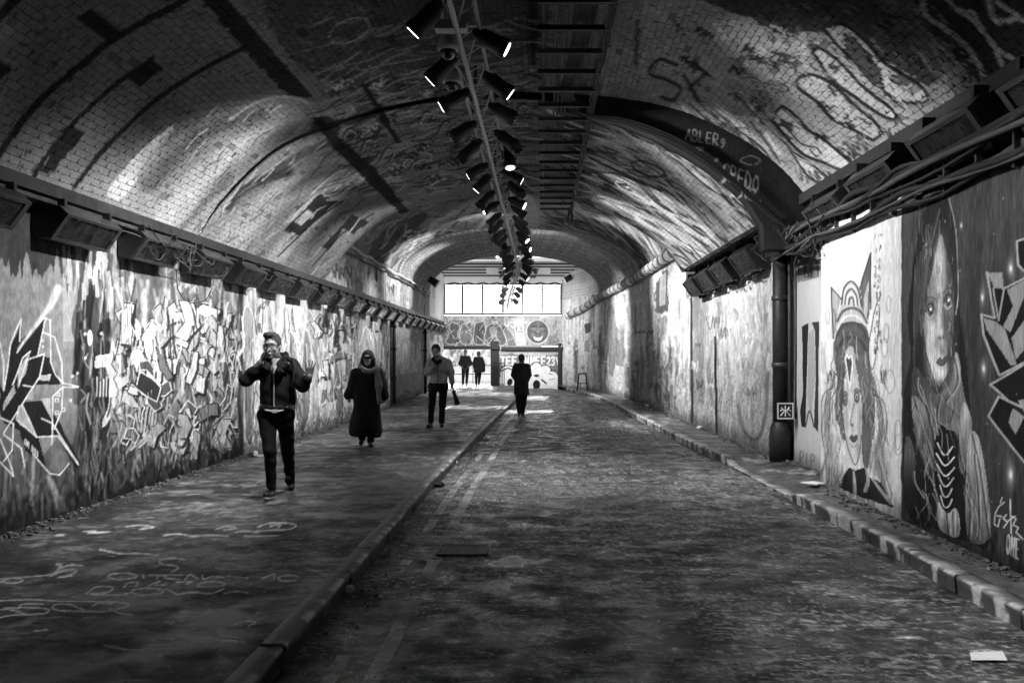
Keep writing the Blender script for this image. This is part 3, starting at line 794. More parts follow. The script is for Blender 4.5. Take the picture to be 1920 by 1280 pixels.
def paint_left(p):
    n = p.noise(1.0, 1.0); n2 = p.noise(7, 1.3, 4, 2.2); n3 = p.noise(14, 14, 3, 7)
    p.v[:] = .30 + .10 * (n - .5)
    base = p.v.copy()
    # first bay: flat grey with dark top that drips down
    edge = 505 + 60 * (vnoise(p.a_ * 9, p.a_ * 0) - .5) + 40 * (vnoise(p.a_ * 27, p.a_ * 0 + 5) - .5) + (p.x - 60) * -.10
    edge = np.where(p.x > 130, edge - 30 + 90 * (vnoise(p.a_ * 5, p.a_ * 0 + 9) - .5), edge)
    top = sstep(3, -3, p.y - edge) * (p.x < 250)
    p.v = p.v * (1 - top) + (.085 + .06 * (n2 - .5)) * top
    lt = (p.x > 118) & (p.x < 205) & (p.y > edge) & (p.y < 640)
    p.v[lt] = .40 + .1 * (n2[lt] - .5)
    m = sstep(205, 235, p.x) * (1 - sstep(452, 456, p.x))
    p.v = p.v * (1 - m) + (.14 + .22 * (n2 - .35)) * m
    low = sstep(700, 900, p.y + (p.x - 200) * .1) * (p.x < 455)
    p.v = p.v * (1 - low * .72) + .05 * low * .72
    p.smear(142, 212, 560, 900, 150, 40, [.015, .02, .04, .10], (3, 10), (40, 140), (.6, .95), .06, 4, 1.5)
    p.smear(150, 205, 640, 930, 40, 47, [.3, .4, .2], (1, 4), (20, 80), (.4, .8), .06, 4, 1)
    p.smear(118, 250, 440, 560, 70, 41, [.08, .38, .45, .42], (2, 8), (20, 90), (.6, .95), .02, 1, 1)
    p.smear(330, 455, 500, 550, 160, 42, [.35, .45, .08, .5], (2, 5), (4, 22), (.5, .9), .6, 3, 1)
    p.smear(205, 455, 540, 680, 130, 43, [.08, .12, .3, .45, .55], (3, 9), (30, 110), (.3, .7), .12, 8, 4)
    p.smear(210, 455, 640, 800, 170, 44, [.04, .06, .35, .5, .65, .6], (2, 8), (20, 80), (.4, .9), .15, 6, 1.5)
    p.smear(200, 455, 740, 900, 190, 45, [.03, .04, .06, .2, .3, .42], (2, 6), (14, 60), (.3, .8), .18, 6, 2)
    p.smear(0, 150, 860, 1000, 60, 46, [.03, .05, .14, .3], (2, 7), (20, 80), (.4, .8), .08, 3, 3)
    # pale cloud shape and the sharp pieces of the middle mural
    p.poly(mp(Z4, [(135, 430), (150, 350), (200, 335), (255, 400), (245, 500), (215, 600), (140, 700), (110, 850), (55, 965), (35, 950), (80, 800), (55, 640), (0, 640), (0, 570), (70, 560), (120, 520)]), .56, .92, True, 3)
    p.stroke(mp(Z4, [(130, 500), (145, 490), (158, 500)]), 1.6, .06); p.stroke(mp(Z4, [(128, 580), (142, 570), (155, 585)]), 1.6, .06)
    for k in range(9): p.stroke(mp(Z4, [(5 + k * 9, 690 + (k % 3) * 14), (3 + k * 9, 800 + (k % 2) * 20)]), 2.2, .03 if k % 2 else .6, .95)
    for poly, v_ in (([(215, 700), (218, 560), (285, 435), (292, 470), (262, 560), (252, 700)], .5), ([(290, 435), (352, 500), (350, 560), (302, 515)], .62), ([(262, 740), (270, 620), (300, 600), (318, 690), (280, 770)], .55),
                     ([(325, 740), (340, 625), (360, 700), (350, 750)], .5), ([(425, 560), (430, 400), (462, 365), (455, 560)], .5), ([(465, 530), (470, 450), (487, 450), (480, 540)], .62), ([(490, 560), (500, 490), (528, 490), (520, 560)], .62),
                     ([(520, 430), (535, 310), (552, 360), (540, 440)], .48), ([(545, 740), (555, 620), (580, 600), (582, 700), (560, 760)], .52), ([(458, 690), (462, 600), (484, 590), (470, 690)], .66), ([(665, 780), (670, 660), (690, 650), (698, 760)], .5),
                     ([(730, 800), (740, 700), (762, 690), (750, 790)], .52), ([(740, 520), (760, 400), (788, 340), (770, 430), (752, 540)], .52), ([(640, 560), (660, 505), (680, 540), (668, 590)], .6), ([(265, 990), (300, 870), (350, 850), (360, 880), (300, 1000)], .32),
                     ([(390, 900), (405, 780), (418, 770), (412, 930)], .42), ([(425, 910), (440, 850), (500, 910), (440, 900)], .3), ([(660, 980), (735, 905), (760, 925), (680, 990)], .36), ([(470, 980), (520, 910), (540, 920), (490, 990)], .34)):
        p.poly(mp(Z4, poly), v_, .92, False, 2); p.stroke(mp(Z4, poly + [poly[0]]), 1.8, .03, .9, False)
    for a, b in (((258, 1000), (270, 890)), ((275, 1000), (290, 880)), ((295, 1000), (312, 870)), ((315, 980), (330, 870)), ((335, 960), (350, 870)), ((198, 1105), (355, 980)), ((250, 1090), (350, 990)), ((420, 850), (495, 915)), ((495, 915), (600, 855)), ((600, 855), (625, 895)), ((665, 960), (755, 870)), ((470, 300), (510, 280)), ((440, 300), (480, 255)), ((430, 400), (455, 370))):
        p.stroke(mp(Z4, [a, b]), 5, .45, .9, False); p.stroke(mp(Z4, [(a[0] + 7, a[1] + 7), (b[0] + 7, b[1] + 7)]), 2, .03, .9, False)
    wild(p, 228, 448, 590, 730, 46, 501, [.5, .62, .7, .4, .55], (26, 78), 2.0)
    wild(p, 222, 448, 680, 840, 44, 502, [.05, .35, .5, .22, .12, .6], (20, 64), 2.0)
    p.smear(212, 452, 560, 700, 90, 503, [.02, .05, .6, .72], (1, 4), (20, 90), (.5, .9), .1, 5, .9)
    p.smear(205, 455, 760, 900, 120, 504, [.012, .02, .3, .45, .15], (1, 4), (12, 50), (.5, .9), .2, 4, .9)
    # sharp white-lined piece at the near end
    p.poly(mp(Z3, [(20, 585), (50, 380), (108, 240), (104, 330), (160, 285), (232, 212), (200, 400), (262, 420), (320, 560), (180, 560), (130, 650), (230, 640), (300, 740), (420, 960), (400, 1000), (300, 830), (200, 840), (250, 1010), (130, 900), (100, 800), (20, 760), (0, 700), (0, 560)]), .022, .96, False, 2)
    for poly, v_ in (([(90, 560), (95, 480), (160, 385), (135, 500)], .5), ([(20, 650), (72, 560), (82, 600), (15, 700)], .46), ([(88, 712), (115, 668), (190, 822), (100, 765)], .5), ([(210, 630), (260, 630), (268, 742)], .52), ([(205, 510), (265, 505), (258, 540), (195, 535)], .55),
                     ([(125, 640), (175, 575), (172, 635)], .42), ([(265, 1000), (280, 880), (350, 920), (360, 960), (300, 1030)], .22), ([(200, 835), (300, 828), (225, 930)], .3)):
        p.poly(mp(Z3, poly), v_, .95)
    for pts in ([(0, 340), (18, 440), (18, 585)], [(20, 590), (55, 350), (110, 215), (104, 332)], [(90, 392), (160, 290), (230, 210), (268, 225)], [(240, 210), (195, 412), (232, 398), (205, 520), (20, 810)], [(262, 225), (265, 440), (292, 510), (330, 550), (410, 570)],
                [(225, 285), (285, 312), (322, 440), (328, 555)], [(410, 572), (330, 572), (275, 620), (268, 870)], [(330, 570), (322, 690), (280, 790)], [(120, 562), (175, 572)], [(190, 832), (150, 742), (115, 665)], [(100, 670), (85, 740), (190, 832)], [(215, 735), (270, 760), (405, 965)],
                [(190, 832), (300, 826), (410, 975)], [(20, 820), (110, 890), (130, 990)], [(0, 962), (70, 1036), (60, 990), (0, 842)], [(0, 730), (70, 762), (62, 900), (18, 960)], [(170, 920), (262, 1022), (312, 1030), (362, 968)], [(65, 560), (120, 420), (160, 385)], [(95, 570), (140, 430), (232, 398)]):
        p.stroke(mp(Z3, pts), 2.6, .72, .97, False)
    p.stroke(mp(Z3, [(305, 60), (262, 150), (225, 200), (100, 372)]), (15, 4), .66, .9, soft=5)
    p.stroke(mp(Z3, [(255, 1040), (290, 1120), (320, 1200)]), (8, 18), .40, .8, soft=6); p.stroke(mp(Z3, [(175, 930), (172, 1080), (165, 1180)]), (5, 8), .42, .8, soft=3)
    p.blob(*Z3(470, 315), 5, 15, .66, 1, 0, .8)
    for q in ((445, 295), (445, 420), (528, 292), (405, 500), (378, 515), (372, 640), (224, 330), (224, 360)): p.blob(*Z3(*q), 2.4, 3.2, .66, 1, 0, .7)
    for q in ((305, 610), (295, 640), (332, 690), (296, 705)):
        x, y = Z3(*q); p.stroke([(x - 3, y - 3), (x + 3, y - 3), (x + 3, y + 3), (x - 3, y + 3), (x - 3, y - 3)], 1.6, .72, 1, False)
    p.text('OM HOU', Z3(125, 870), (4.6, 4.4), (.8, -11), 1.7, .66, .9, .8)
    # joint between bays
    p.stroke([(452, 540), (455, 640), (450, 760), (456, 860)], 9, .03, .9, soft=3)
    p.stroke(mp(Z7, [(40, 480), (60, 560), (20, 630), (40, 720)]), 3, .7, .9, False)
    # second bay: pale, tall flame-like outlines
    b = sstep(455, 459, p.x)
    p.v = p.v * (1 - b) + (.50 + .26 * (n2 - .5)) * b
    p.smear(458, 735, 560, 830, 170, 51, [.22, .28, .62, .68, .15], (2, 9), (40, 150), (.25, .6), .04, 5, 3)
    for pts, v_ in (([(50, 560), (60, 340), (95, 330), (120, 420), (95, 620), (70, 720)], .30), ([(60, 980), (60, 780), (110, 720), (130, 880), (110, 1180), (70, 1150)], .16), ([(300, 700), (330, 520), (360, 480), (400, 600), (380, 900), (320, 980)], .22),
                    ([(400, 800), (430, 500), (465, 480), (490, 650), (480, 950), (440, 1100), (400, 1060)], .20), ([(540, 940), (560, 700), (590, 640), (615, 720), (600, 900)], .17), ([(620, 1040), (618, 760), (640, 640), (665, 760), (690, 900), (660, 1030)], .15), ([(690, 820), (720, 640), (745, 620), (740, 700)], .2),
                    ([(915, 700), (925, 560), (940, 620), (935, 720)], .3), ([(545, 520), (560, 410), (590, 470), (580, 600)], .3)):
        p.poly(mp(Z7, pts), v_, .7, True, 5); p.stroke(mp(Z7, pts + [pts[0]]), 2.2, .72, .75)
    for pts in ([(20, 640), (60, 560), (45, 380)], [(535, 380), (610, 450), (640, 380), (700, 430), (730, 560)], [(530, 560), (540, 720), (535, 940), (600, 890), (600, 970), (640, 900), (620, 1050)], [(670, 480), (690, 400), (720, 480), (740, 560)], [(790, 560), (830, 440), (860, 520), (880, 560)], [(620, 1050), (640, 985), (665, 1045)]):
        p.stroke(mp(Z7, pts), 2.6, .74, .85)
    wild(p, 590, 730, 600, 730, 26, 505, [.7, .62, .4, .25], (16, 46), 1.5)
    p.smear(458, 735, 560, 800, 120, 506, [.03, .08, .72, .78, .7], (.8, 3), (30, 120), (.4, .85), .04, 5, .9)
    p.text('MPCPH', Z7(140, 370), (5, -4), (2, -14), 1.8, .08, .85, .8); p.scribble(*Z7(130, 450), 14, 30, 7, 71, 2, .08, .85); p.text('EPS', Z7(130, 1150), (4.5, -1), (0, -12), 1.6, .06, .85, .8)
    p.smear(600, 660, 590, 640, 24, 55, [.02, .03], (2, 7), (12, 40), (.6, .9), .05, 2, 2)
    p.stroke([(733, 590), (734, 770)], 5, .03, .95, False); p.stroke([(797, 610), (797, 760)], 4, .03, .95, False)
    b = sstep(737, 738, p.x) * (1 - sstep(795, 796, p.x))
    p.v = p.v * (1 - b) + (.36 + .16 * (n2 - .5)) * b
    p.text('AOBA', (743, 700), (12.5, -1.6), (0, -52), 5, .66, .85); p.text('AOBA', (743, 700), (12.5, -1.6), (0, -52), 1.4, .25, .6)
    b = sstep(798, 799, p.x); p.v = p.v * (1 - b) + (.6 + .2 * (n2 - .5)) * b
    p.smear(799, 832, 620, 720, 30, 57, [.2, .7, .1], (2, 5), (8, 30), (.4, .9), .05, 1, 1)
    # grime along the foot
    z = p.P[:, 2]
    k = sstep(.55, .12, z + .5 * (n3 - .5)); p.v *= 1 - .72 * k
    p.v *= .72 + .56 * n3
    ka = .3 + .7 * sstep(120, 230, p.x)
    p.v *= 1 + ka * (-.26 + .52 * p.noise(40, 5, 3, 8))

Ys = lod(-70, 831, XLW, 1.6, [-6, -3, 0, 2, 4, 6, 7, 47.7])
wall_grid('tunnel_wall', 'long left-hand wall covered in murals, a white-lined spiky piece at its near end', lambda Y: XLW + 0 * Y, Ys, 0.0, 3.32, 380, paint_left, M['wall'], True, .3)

def paint_left_up(p):
    n2 = p.noise(5, 1.2, 4, 2.2)
    p.v[:] = .42 + .3 * (n2 - .5)
    p.smear(600, 830, 470, 610, 160, 61, [.03, .05, .6, .65, .2], (1.5, 5), (6, 34), (.4, .9), .03, 1, 1)
    p.scribble(625, 510, 34, 30, 9, 62, 3, .05, .8); p.scribble(690, 530, 60, 14, 14, 63, 2, .6, .8)
    p.v *= .7 + .6 * p.noise(9, 9, 3)
Ys = np.linspace(Y_B + .01, Y_C, 160)
wall_grid('tunnel_wall', 'upper strip of pale peeling wall between the cornice beam and the far vault', lambda Y: XLW + 0 * Y, Ys, 3.33, 4.36, 60, paint_left_up, M['wall'], True, .3)
def paint_pale(p):
    p.v[:] = .62 + .2 * (p.noise(4, .9) - .5)
    p.smear(800, 840, 540, 640, 20, 64, [.3, .7], (2, 6), (20, 60), (.3, .7), .02, 1, 1)
wall_grid('tunnel_wall', 'pale wall lit by daylight beside the high windows', lambda Y: XLW + 0 * Y, np.linspace(Y_C + .01, Y_E, 20), 3.33, 6.2, 40, paint_pale, M['wall'], True, .3)

# right: boards in front of the dark back wall near the camera
def paint_hoarding(p):
    n2 = p.noise(6, 1.0, 4, 1.1); n3 = p.noise(16, 10, 3, 4); ns = p.noise(50, 5, 3, 6)
    white = sstep(1691, 1689, p.x + 4 * (n3 - .5))
    dark = .065 + .06 * (n2 - .5)
    pale = .62 + .10 * (n2 - .5)
    p.v = white * pale + (1 - white) * dark
    # --- woman with tall ears and a head-dress
    G1, G2 = .07, .20
    p.poly(mp(Z2, [(283, 350), (325, 398), (312, 450), (292, 560)]), .36, .9); p.stroke(mp(Z2, [(290, 560), (283, 350), (328, 400)]), 3, G1, .95, False); p.stroke(mp(Z2, [(292, 440), (300, 470), (296, 540)]), 3, .2, .8)
    p.poly(mp(Z2, [(446, 208), (402, 335), (408, 440), (440, 490), (448, 360)]), .10, .92); p.poly(mp(Z2, [(440, 320), (415, 400), (415, 470), (434, 470)]), .45, .9); p.stroke(mp(Z2, [(400, 360), (446, 208), (448, 440)]), 3, G1, .95, False)
    p.poly(mp(Z2, [(325, 410), (340, 350), (372, 326), (400, 360), (408, 430), (430, 500), (430, 620), (300, 620), (305, 500)]), .40, .9, True)
    for r_, v_ in ((1.0, .05), (.82, .55), (.66, .08), (.48, .6), (.3, .06)):
        p.stroke(mp(Z2, [(366 - 38 * r_, 420), (366 - 28 * r_, 420 - 68 * r_), (368, 420 - 95 * r_), (366 + 28 * r_, 420 - 60 * r_), (366 + 40 * r_, 425)]), 3.2, v_, .92)
    for k, v_ in enumerate((.06, .6, .08, .55, .06, .4)):
        y0 = 440 + k * 30
        p.stroke(mp(Z2, [(308, y0 + 50), (335, y0 + 8), (372, y0 - 4), (405, y0 + 12), (432, y0 + 56)]), 5 if v_ < .1 else 3.5, v_, .85, soft=2)
    hair = [(300, 560), (330, 500), (405, 500), (438, 540), (444, 640), (462, 760), (462, 900), (440, 1090), (415, 1060), (408, 840), (396, 740), (372, 600), (345, 620), (338, 760), (328, 860), (338, 980), (318, 940), (298, 860), (304, 720), (292, 620)]
    p.poly(mp(Z2, hair), .075, .85, True, 3)
    r = np.random.default_rng(5)
    for k in range(70):
        x = r.uniform(296, 455); y = r.uniform(520, 900); L = r.uniform(40, 120)
        if 340 < x < 400 and y > 700: continue
        p.stroke(mp(Z2, [(x, y), (x + r.normal(0, 6), y + L / 2), (x + (4 if x > 375 else -4), y + L)]), r.uniform(.8, 2), float(r.choice([.03, .35, .45, .05])), .75)
    p.grad(mp(Z2, [(340, 790), (352, 640), (372, 600), (392, 720), (408, 840), (408, 960), (398, 1040), (385, 1082), (366, 1050), (342, 970), (330, 870)]), .42, .6, Z2(390, 700), Z2(350, 1000), .97)
    p.poly(mp(Z2, [(342, 650), (350, 628), (357, 645), (366, 632), (373, 660), (361, 768)]), .08, .95); p.stroke(mp(Z2, [(361, 768), (342, 650), (350, 628), (357, 645), (366, 632), (373, 660), (361, 768)]), 2.2, .72, 1, False)
    for ex, ey in ((341, 815), (389, 802)):
        p.blob(*Z2(ex, ey), 5, 12, .05, .95, 0, .6); p.blob(*Z2(ex, ey), 2.6, 6, .5, .9, 0, .5); p.blob(*Z2(ex, ey + 2), 1.4, 3.5, .02, 1, 0, .6)
        p.stroke(mp(Z2, [(ex - 10, ey - 22), (ex, ey - 34), (ex + 12, ey - 20)]), 2.4, .05, .9)
    p.stroke(mp(Z2, [(378, 830), (366, 890), (362, 915), (374, 925)]), 2, .12, .8); p.blob(*Z2(370, 918), 3, 4, .06, .9)
    p.poly(mp(Z2, [(358, 975), (368, 958), (376, 966), (388, 958), (394, 975), (376, 992)]), .06, .9, True); p.stroke(mp(Z2, [(362, 996), (376, 1012), (388, 998)]), 2.5, .3, .8)
    p.stroke(mp(Z2, [(330, 870), (342, 970), (366, 1050), (385, 1084), (400, 1040), (408, 960)]), 2, .06, .9)
    for k in range(8):
        x = 272 - k * 4 + (k % 3) * 8
        p.stroke(mp(Z2, [(298, 700 + k * 10), (x, 800), (x - 6, 930), (x + 8, 1040), (x - 4 + k * 4, 1170)]), 1.8, float([.1, .3, .06, .45][k % 4]), .85)
        x = 482 + k * 4 - (k % 3) * 8
        p.stroke(mp(Z2, [(460, 720 + k * 12), (x, 830), (x + 8, 940), (x - 10, 1050), (x + 30, 1210)]), 1.8, float([.1, .3, .06, .45][k % 4]), .85)
    p.poly(mp(Z2, [(250, 960), (275, 930), (300, 1000), (320, 1080), (330, 1170), (272, 1178)]), .40, .5, True); p.poly(mp(Z2, [(470, 960), (500, 990), (530, 1120), (500, 1150), (440, 1080)]), .3, .5, True)
    r4 = np.random.default_rng(29)
    for k in range(150):
        q = r4.uniform(0, 1); x = (r4.uniform(250, 335) if q < .45 else r4.uniform(412, 520)); y = r4.uniform(640, 1120)
        p.stroke(mp(Z2, [(x, y), (x + r4.normal(0, 8), y + 40), (x + r4.normal(0, 14) + (8 if x > 400 else -8), y + 100)]), r4.uniform(.6, 2.0), float(r4.choice([.03, .06, .15, .5, .3])), r4.uniform(.3, .8))
    for cx, cy, rx, ry, v_, a in ((346, 900, 4, 40, .25, .5), (402, 900, 4, 50, .2, .6), (352, 1010, 5, 20, .28, .5), (395, 1010, 5, 24, .2, .6), (372, 940, 4, 12, .3, .5), (384, 780, 8, 8, .25, .5), (342, 792, 6, 8, .25, .5)):
        p.blob(*Z2(cx, cy), rx, ry / 1.2, v_, a)
    p.poly(mp(Z2, [(318, 1178), (345, 1110), (364, 1092), (384, 1105), (420, 1092), (440, 1135), (490, 1160), (545, 1262), (400, 1215)]), .025, .97, False, 3)
    for q in ([(430, 1100), (436, 1150), (425, 1190)], [(452, 1140), (490, 1190), (530, 1240)], [(378, 1110), (382, 1200)]): p.stroke(mp(Z2, q), (4, 8), .5, .85)
    for cx, cy, rx, ry in ((520, 420, 2.5, 16), (512, 540, 3, 18), (505, 600, 4, 18), (528, 740, 6, 22), (268, 470, 2.4, 14), (560, 1000, 5, 20), (558, 960, 4, 28)):
        t = np.linspace(0, 2 * math.pi, 13); x, y = Z2(cx, cy)
        p.stroke([(x + rx * math.cos(a) * 1.4, y + ry * math.sin(a)) for a in t], 1.7, .22, .7); p.blob(x, y, rx * .7, ry * .6, .7, .7)
    p.poly(mp(Z2, [(472, 415), (482, 440), (478, 560), (460, 680), (445, 670), (440, 600), (455, 500)]), .66, .95, True); p.stroke(mp(Z2, [(472, 415), (482, 440), (478, 560), (460, 680), (445, 670), (440, 600), (455, 500), (472, 415)]), 2, .06, .9)
    p.smear(1640, 1652, 440, 660, 46, 72, [.04, .08, .3], (1.5, 4), (3, 12), (.5, .95), .2, 1, 1)
    p.scribble(*Z2(266, 720), 10, 26, 8, 73, 1.4, .08, .9); p.scribble(*Z2(488, 720), 10, 26, 8, 74, 1.4, .08, .9); p.scribble(*Z2(242, 640), 8, 60, 10, 75, 1.2, .3, .6)
    # --- hooded face
    p.poly(mp(Z1, [(40, 420), (70, 170), (100, 60), (140, 8), (182, 18), (205, 130), (212, 330), (240, 560), (262, 800), (322, 1190), (240, 1196), (150, 1160), (35, 1085), (28, 700), (50, 560)]), .026, .92, True)
    r = np.random.default_rng(9)
    for k in range(110):
        x = r.uniform(52, 200); y = r.uniform(40, 560)
        if 100 < x < 196 and y > 130: continue
        p.stroke(mp(Z1, [(x, y), (x - 3, y + 30), (x + r.normal(0, 4), y + 70)]), r.uniform(.8, 2.4), float(r.choice([.015, .02, .12, .16])), .7)
    face = [(106, 380), (122, 290), (148, 150), (168, 190), (194, 300), (198, 430), (194, 520), (184, 610), (152, 664), (128, 640), (106, 560), (94, 470)]
    p.grad(mp(Z1, face), .20, .36, Z1(185, 330), Z1(120, 560), .97)
    for (cx, cy), rx, ry, v_, a in (((152, 240), 12, 46, .46, .9), ((145, 330), 8, 16, .42, .6), ((122, 470), 10, 40, .44, .8), ((126, 580), 12, 34, .50, .85), ((152, 620), 14, 22, .55, .85), ((175, 470), 9, 40, .12, .7), ((186, 560), 7, 30, .10, .7), ((150, 440), 4, 40, .5, .7), ((184, 250), 8, 50, .07, .7), ((168, 345), 14, 10, .4, .5)):
        p.blob(*Z1(cx, cy), rx, ry, v_, a)
    for (cx, cy), rx, ry, v_, a in (((190, 220), 15, 60, .03, .92), ((190, 330), 9, 40, .05, .8), ((192, 470), 12, 60, .045, .9), ((186, 570), 10, 34, .05, .85), ((118, 388), 12, 14, .07, .85), ((178, 356), 12, 13, .05, .85), ((170, 450), 5, 34, .08, .8), ((112, 330), 6, 40, .12, .7), ((140, 520), 8, 14, .2, .6), ((160, 545), 4, 10, .09, .7), ((150, 655), 16, 10, .10, .7), ((100, 500), 4, 60, .12, .6)):
        p.blob(*Z1(cx, cy), rx, ry, v_, a)
    r3 = np.random.default_rng(19)
    for k in range(150):
        x = r3.uniform(98, 200); y = r3.uniform(150, 660)
        p.stroke(mp(Z1, [(x, y), (x + r3.normal(0, 2), y + 14), (x + r3.normal(0, 3), y + 30)]), r3.uniform(.5, 1.3), float(r3.choice([.03, .06, .5, .4])), r3.uniform(.15, .5))
    p.stroke(mp(Z1, [(182, 18), (206, 130), (213, 330), (206, 420)]), 2.2, .3, .8); p.stroke(mp(Z1, [(150, 60), (120, 180), (100, 330), (88, 480)]), 2.5, .16, .6, soft=2)
    for k in range(7): p.stroke(mp(Z1, [(66 + k * 9, 250 - k * 22), (62 + k * 8, 420 - k * 30), (66 + k * 5, 560 - k * 40)]), 2, .14, .55, soft=2)
    for ex, ey in ((118, 407), (178, 376)):
        x, y = Z1(ex, ey)
        p.blob(x, y, 9, 15, .10, .9, 0, .3); p.blob(x, y, 6.5, 11, .26, .9, 0, .6); p.blob(x, y, 4.6, 8.5, .015, 1, 0, .7); p.blob(x + 1.4, y - 3, 2, 3.4, .75, 1, 0, .6); p.blob(x - 1.5, y + 3, 1.5, 3, .3, .9)
        p.stroke([(x - 8, y + 2), (x - 3, y - 11), (x + 4, y - 12), (x + 8, y - 2)], 2.2, .02, .95); p.stroke([(x - 8, y + 5), (x - 1, y + 14), (x + 7, y + 7)], 1.6, .48, .8)
        p.stroke([(x - 9, y - 16), (x - 1, y - 26), (x + 10, y - 22)], 3, .05, .7, soft=2.5)
    p.stroke(mp(Z1, [(160, 400), (158, 450), (164, 490)]), 3, .12, .7, soft=3); p.blob(*Z1(150, 500), 4, 5, .03, .9); p.blob(*Z1(163, 498), 2.5, 4, .03, .9); p.blob(*Z1(152, 478), 5, 9, .52, .8)
    p.poly(mp(Z1, [(136, 586), (150, 566), (158, 572), (172, 560), (178, 575), (160, 598)]), .07, .9, True); p.stroke(mp(Z1, [(140, 596), (158, 608), (172, 592)]), 3, .36, .8, soft=2); p.blob(*Z1(156, 535), 3, 14, .14, .7)
    p.stroke(mp(Z1, [(94, 470), (106, 560), (130, 642), (152, 664), (184, 612)]), 2, .02, .8)
    # scarf and coat folds
    for poly, v0, v1, a_, b_ in (([(60, 600), (100, 640), (150, 690), (200, 560), (225, 640), (235, 700), (262, 800), (240, 930), (200, 820), (130, 850), (130, 1000), (80, 880), (55, 760)], .07, .20, (60, 700), (240, 800)),
                                 ([(205, 550), (222, 600), (214, 690), (170, 730), (140, 780), (150, 700), (190, 650)], .30, .12, (215, 560), (150, 760)), ([(232, 720), (262, 800), (248, 930), (222, 960), (215, 850)], .34, .14, (260, 780), (215, 900)),
                                 ([(55, 700), (100, 740), (130, 850), (132, 1000), (80, 890), (60, 800)], .24, .06, (60, 720), (120, 950)), ([(255, 830), (290, 860), (318, 1050), (320, 1185), (250, 1190), (240, 1010)], .34, .15, (300, 900), (240, 1150)),
                                 ([(145, 1062), (165, 1090), (212, 1090), (216, 1180), (150, 1152)], .52, .35, (150, 1070), (210, 1180)), ([(30, 850), (60, 880), (72, 1080), (36, 1080)], .12, .03, (30, 900), (72, 1000))):
        p.grad(mp(Z1, poly), v0, v1, Z1(*a_), Z1(*b_), .95)
    for pts in ([(60, 700), (85, 800), (120, 900)], [(75, 660), (110, 760), (128, 850)], [(150, 700), (140, 780), (160, 800)], [(200, 560), (212, 650), (170, 720)], [(262, 830), (290, 960), (318, 1180)], [(270, 900), (285, 1080), (280, 1190)], [(245, 1000), (255, 1100), (250, 1190)], [(175, 1095), (180, 1170)], [(196, 1095), (200, 1175)], [(90, 830), (110, 920), (130, 1010)], [(215, 830), (220, 900), (232, 950)]):
        p.stroke(mp(Z1, pts), 2.4, .02, .85, soft=2); p.stroke(mp(Z1, [(x + 7, y) for x, y in pts]), 2, .4, .6, soft=2)
    p.poly(mp(Z1, [(135, 850), (160, 800), (196, 860), (212, 960), (205, 1060), (180, 1100), (150, 1060), (128, 960)]), .018, .95, True)
    for k in range(6):
        y0 = 868 + k * 36; w = 26 + 6 * math.sin(k)
        p.stroke(mp(Z1, [(168 - w + k, y0 - 8), (160 + k, y0 + 28), (176 + k, y0 + 30), (168 + w + k, y0 + 4)]), 2.6, .62, .92)
    mm = (p.x > 1692) & (p.v > .03)
    p.v[mm] = np.minimum(.8, p.v[mm] * 1.3)
    rough = .45 + 1.1 * p.noise(60, 9, 4, 13)
    mm = p.x > 1692
    p.v[mm] *= rough[mm]
    r2 = np.random.default_rng(77)
    for k in range(160):      # brushed drapery
        x = r2.uniform(55, 300); y = r2.uniform(620, 1120)
        if 128 < x < 214 and y > 830: continue
        if x > 60 + (y - 500) * .42 and x > 200: continue
        p.stroke(mp(Z1, [(x, y), (x + r2.normal(8, 8), y + 40), (x + r2.normal(14, 14), y + 90)]), r2.uniform(.8, 2.6), float(r2.choice([.02, .03, .3, .42, .5])), r2.uniform(.35, .8))
    # angular piece, edge of frame
    for poly in ([(440, 296), (370, 332), (312, 276), (340, 432), (294, 420), (302, 490), (352, 628), (440, 584), (470, 590), (470, 290)], [(440, 590), (322, 660), (440, 765), (480, 770), (480, 580)], [(350, 700), (316, 768), (440, 925), (480, 940), (480, 760)], [(470, 150), (415, 170), (420, 250), (438, 270), (470, 280)]):
        p.poly(mp(Z1, poly), .02, .96); p.stroke(mp(Z1, poly + [poly[0]]), 4, .42, .92, False)
    for poly in ([(312, 276), (368, 276), (372, 330), (338, 330)], [(300, 430), (345, 445), (372, 470), (414, 590), (392, 596), (312, 472)], [(382, 335), (440, 302), (440, 360), (392, 480), (364, 462), (402, 392)], [(395, 500), (440, 440), (440, 540), (410, 575)], [(385, 790), (400, 740), (440, 770), (410, 830)], [(418, 480), (440, 470), (440, 530)], [(415, 712), (440, 712), (440, 755)]):
        p.poly(mp(Z1, poly), .34, .92)
    p.stroke(mp(Z1, [(372, 332), (352, 440), (335, 330)]), 3, .4, .9, False)
    for q, s_ in (((395, 262), 1), ((300, 605), .9), ((395, 968), 1.3), ((298, 362), .8), ((225, 115), .4)):
        p.blob(*Z1(*q), 7 * s_, 22 * s_, .40, .8); p.blob(*Z1(*q), 3 * s_, 8 * s_, .85, 1)
    for pts in ([(365, 1046), (358, 1064)], [(372, 1062), (352, 1078), (340, 1100), (336, 1138), (350, 1146), (356, 1120)], [(345, 1108), (362, 1112)], [(380, 1105), (368, 1118), (384, 1130), (370, 1150)], [(392, 1052), (396, 1170)], [(380, 1130), (410, 1110)], [(398, 1110), (412, 1120), (402, 1140), (420, 1150), (412, 1165), (436, 1190)]):
        p.stroke(mp(Z1, pts), 2.4, .66, .95, False)
    p.text('ONE', Z1(380, 1238), (8.5, 4), (1, -36), 2.6, .66, .95)
    for k in range(26):
        x = r.uniform(40, 430); y = r.uniform(20, 1150); p.blob(*Z1(x, y), 1.2, r.uniform(1, 3), .4, .8, 0, .6)
    # foot, grain
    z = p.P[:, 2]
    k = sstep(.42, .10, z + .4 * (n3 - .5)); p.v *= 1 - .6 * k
    p.v *= .78 + .44 * ns
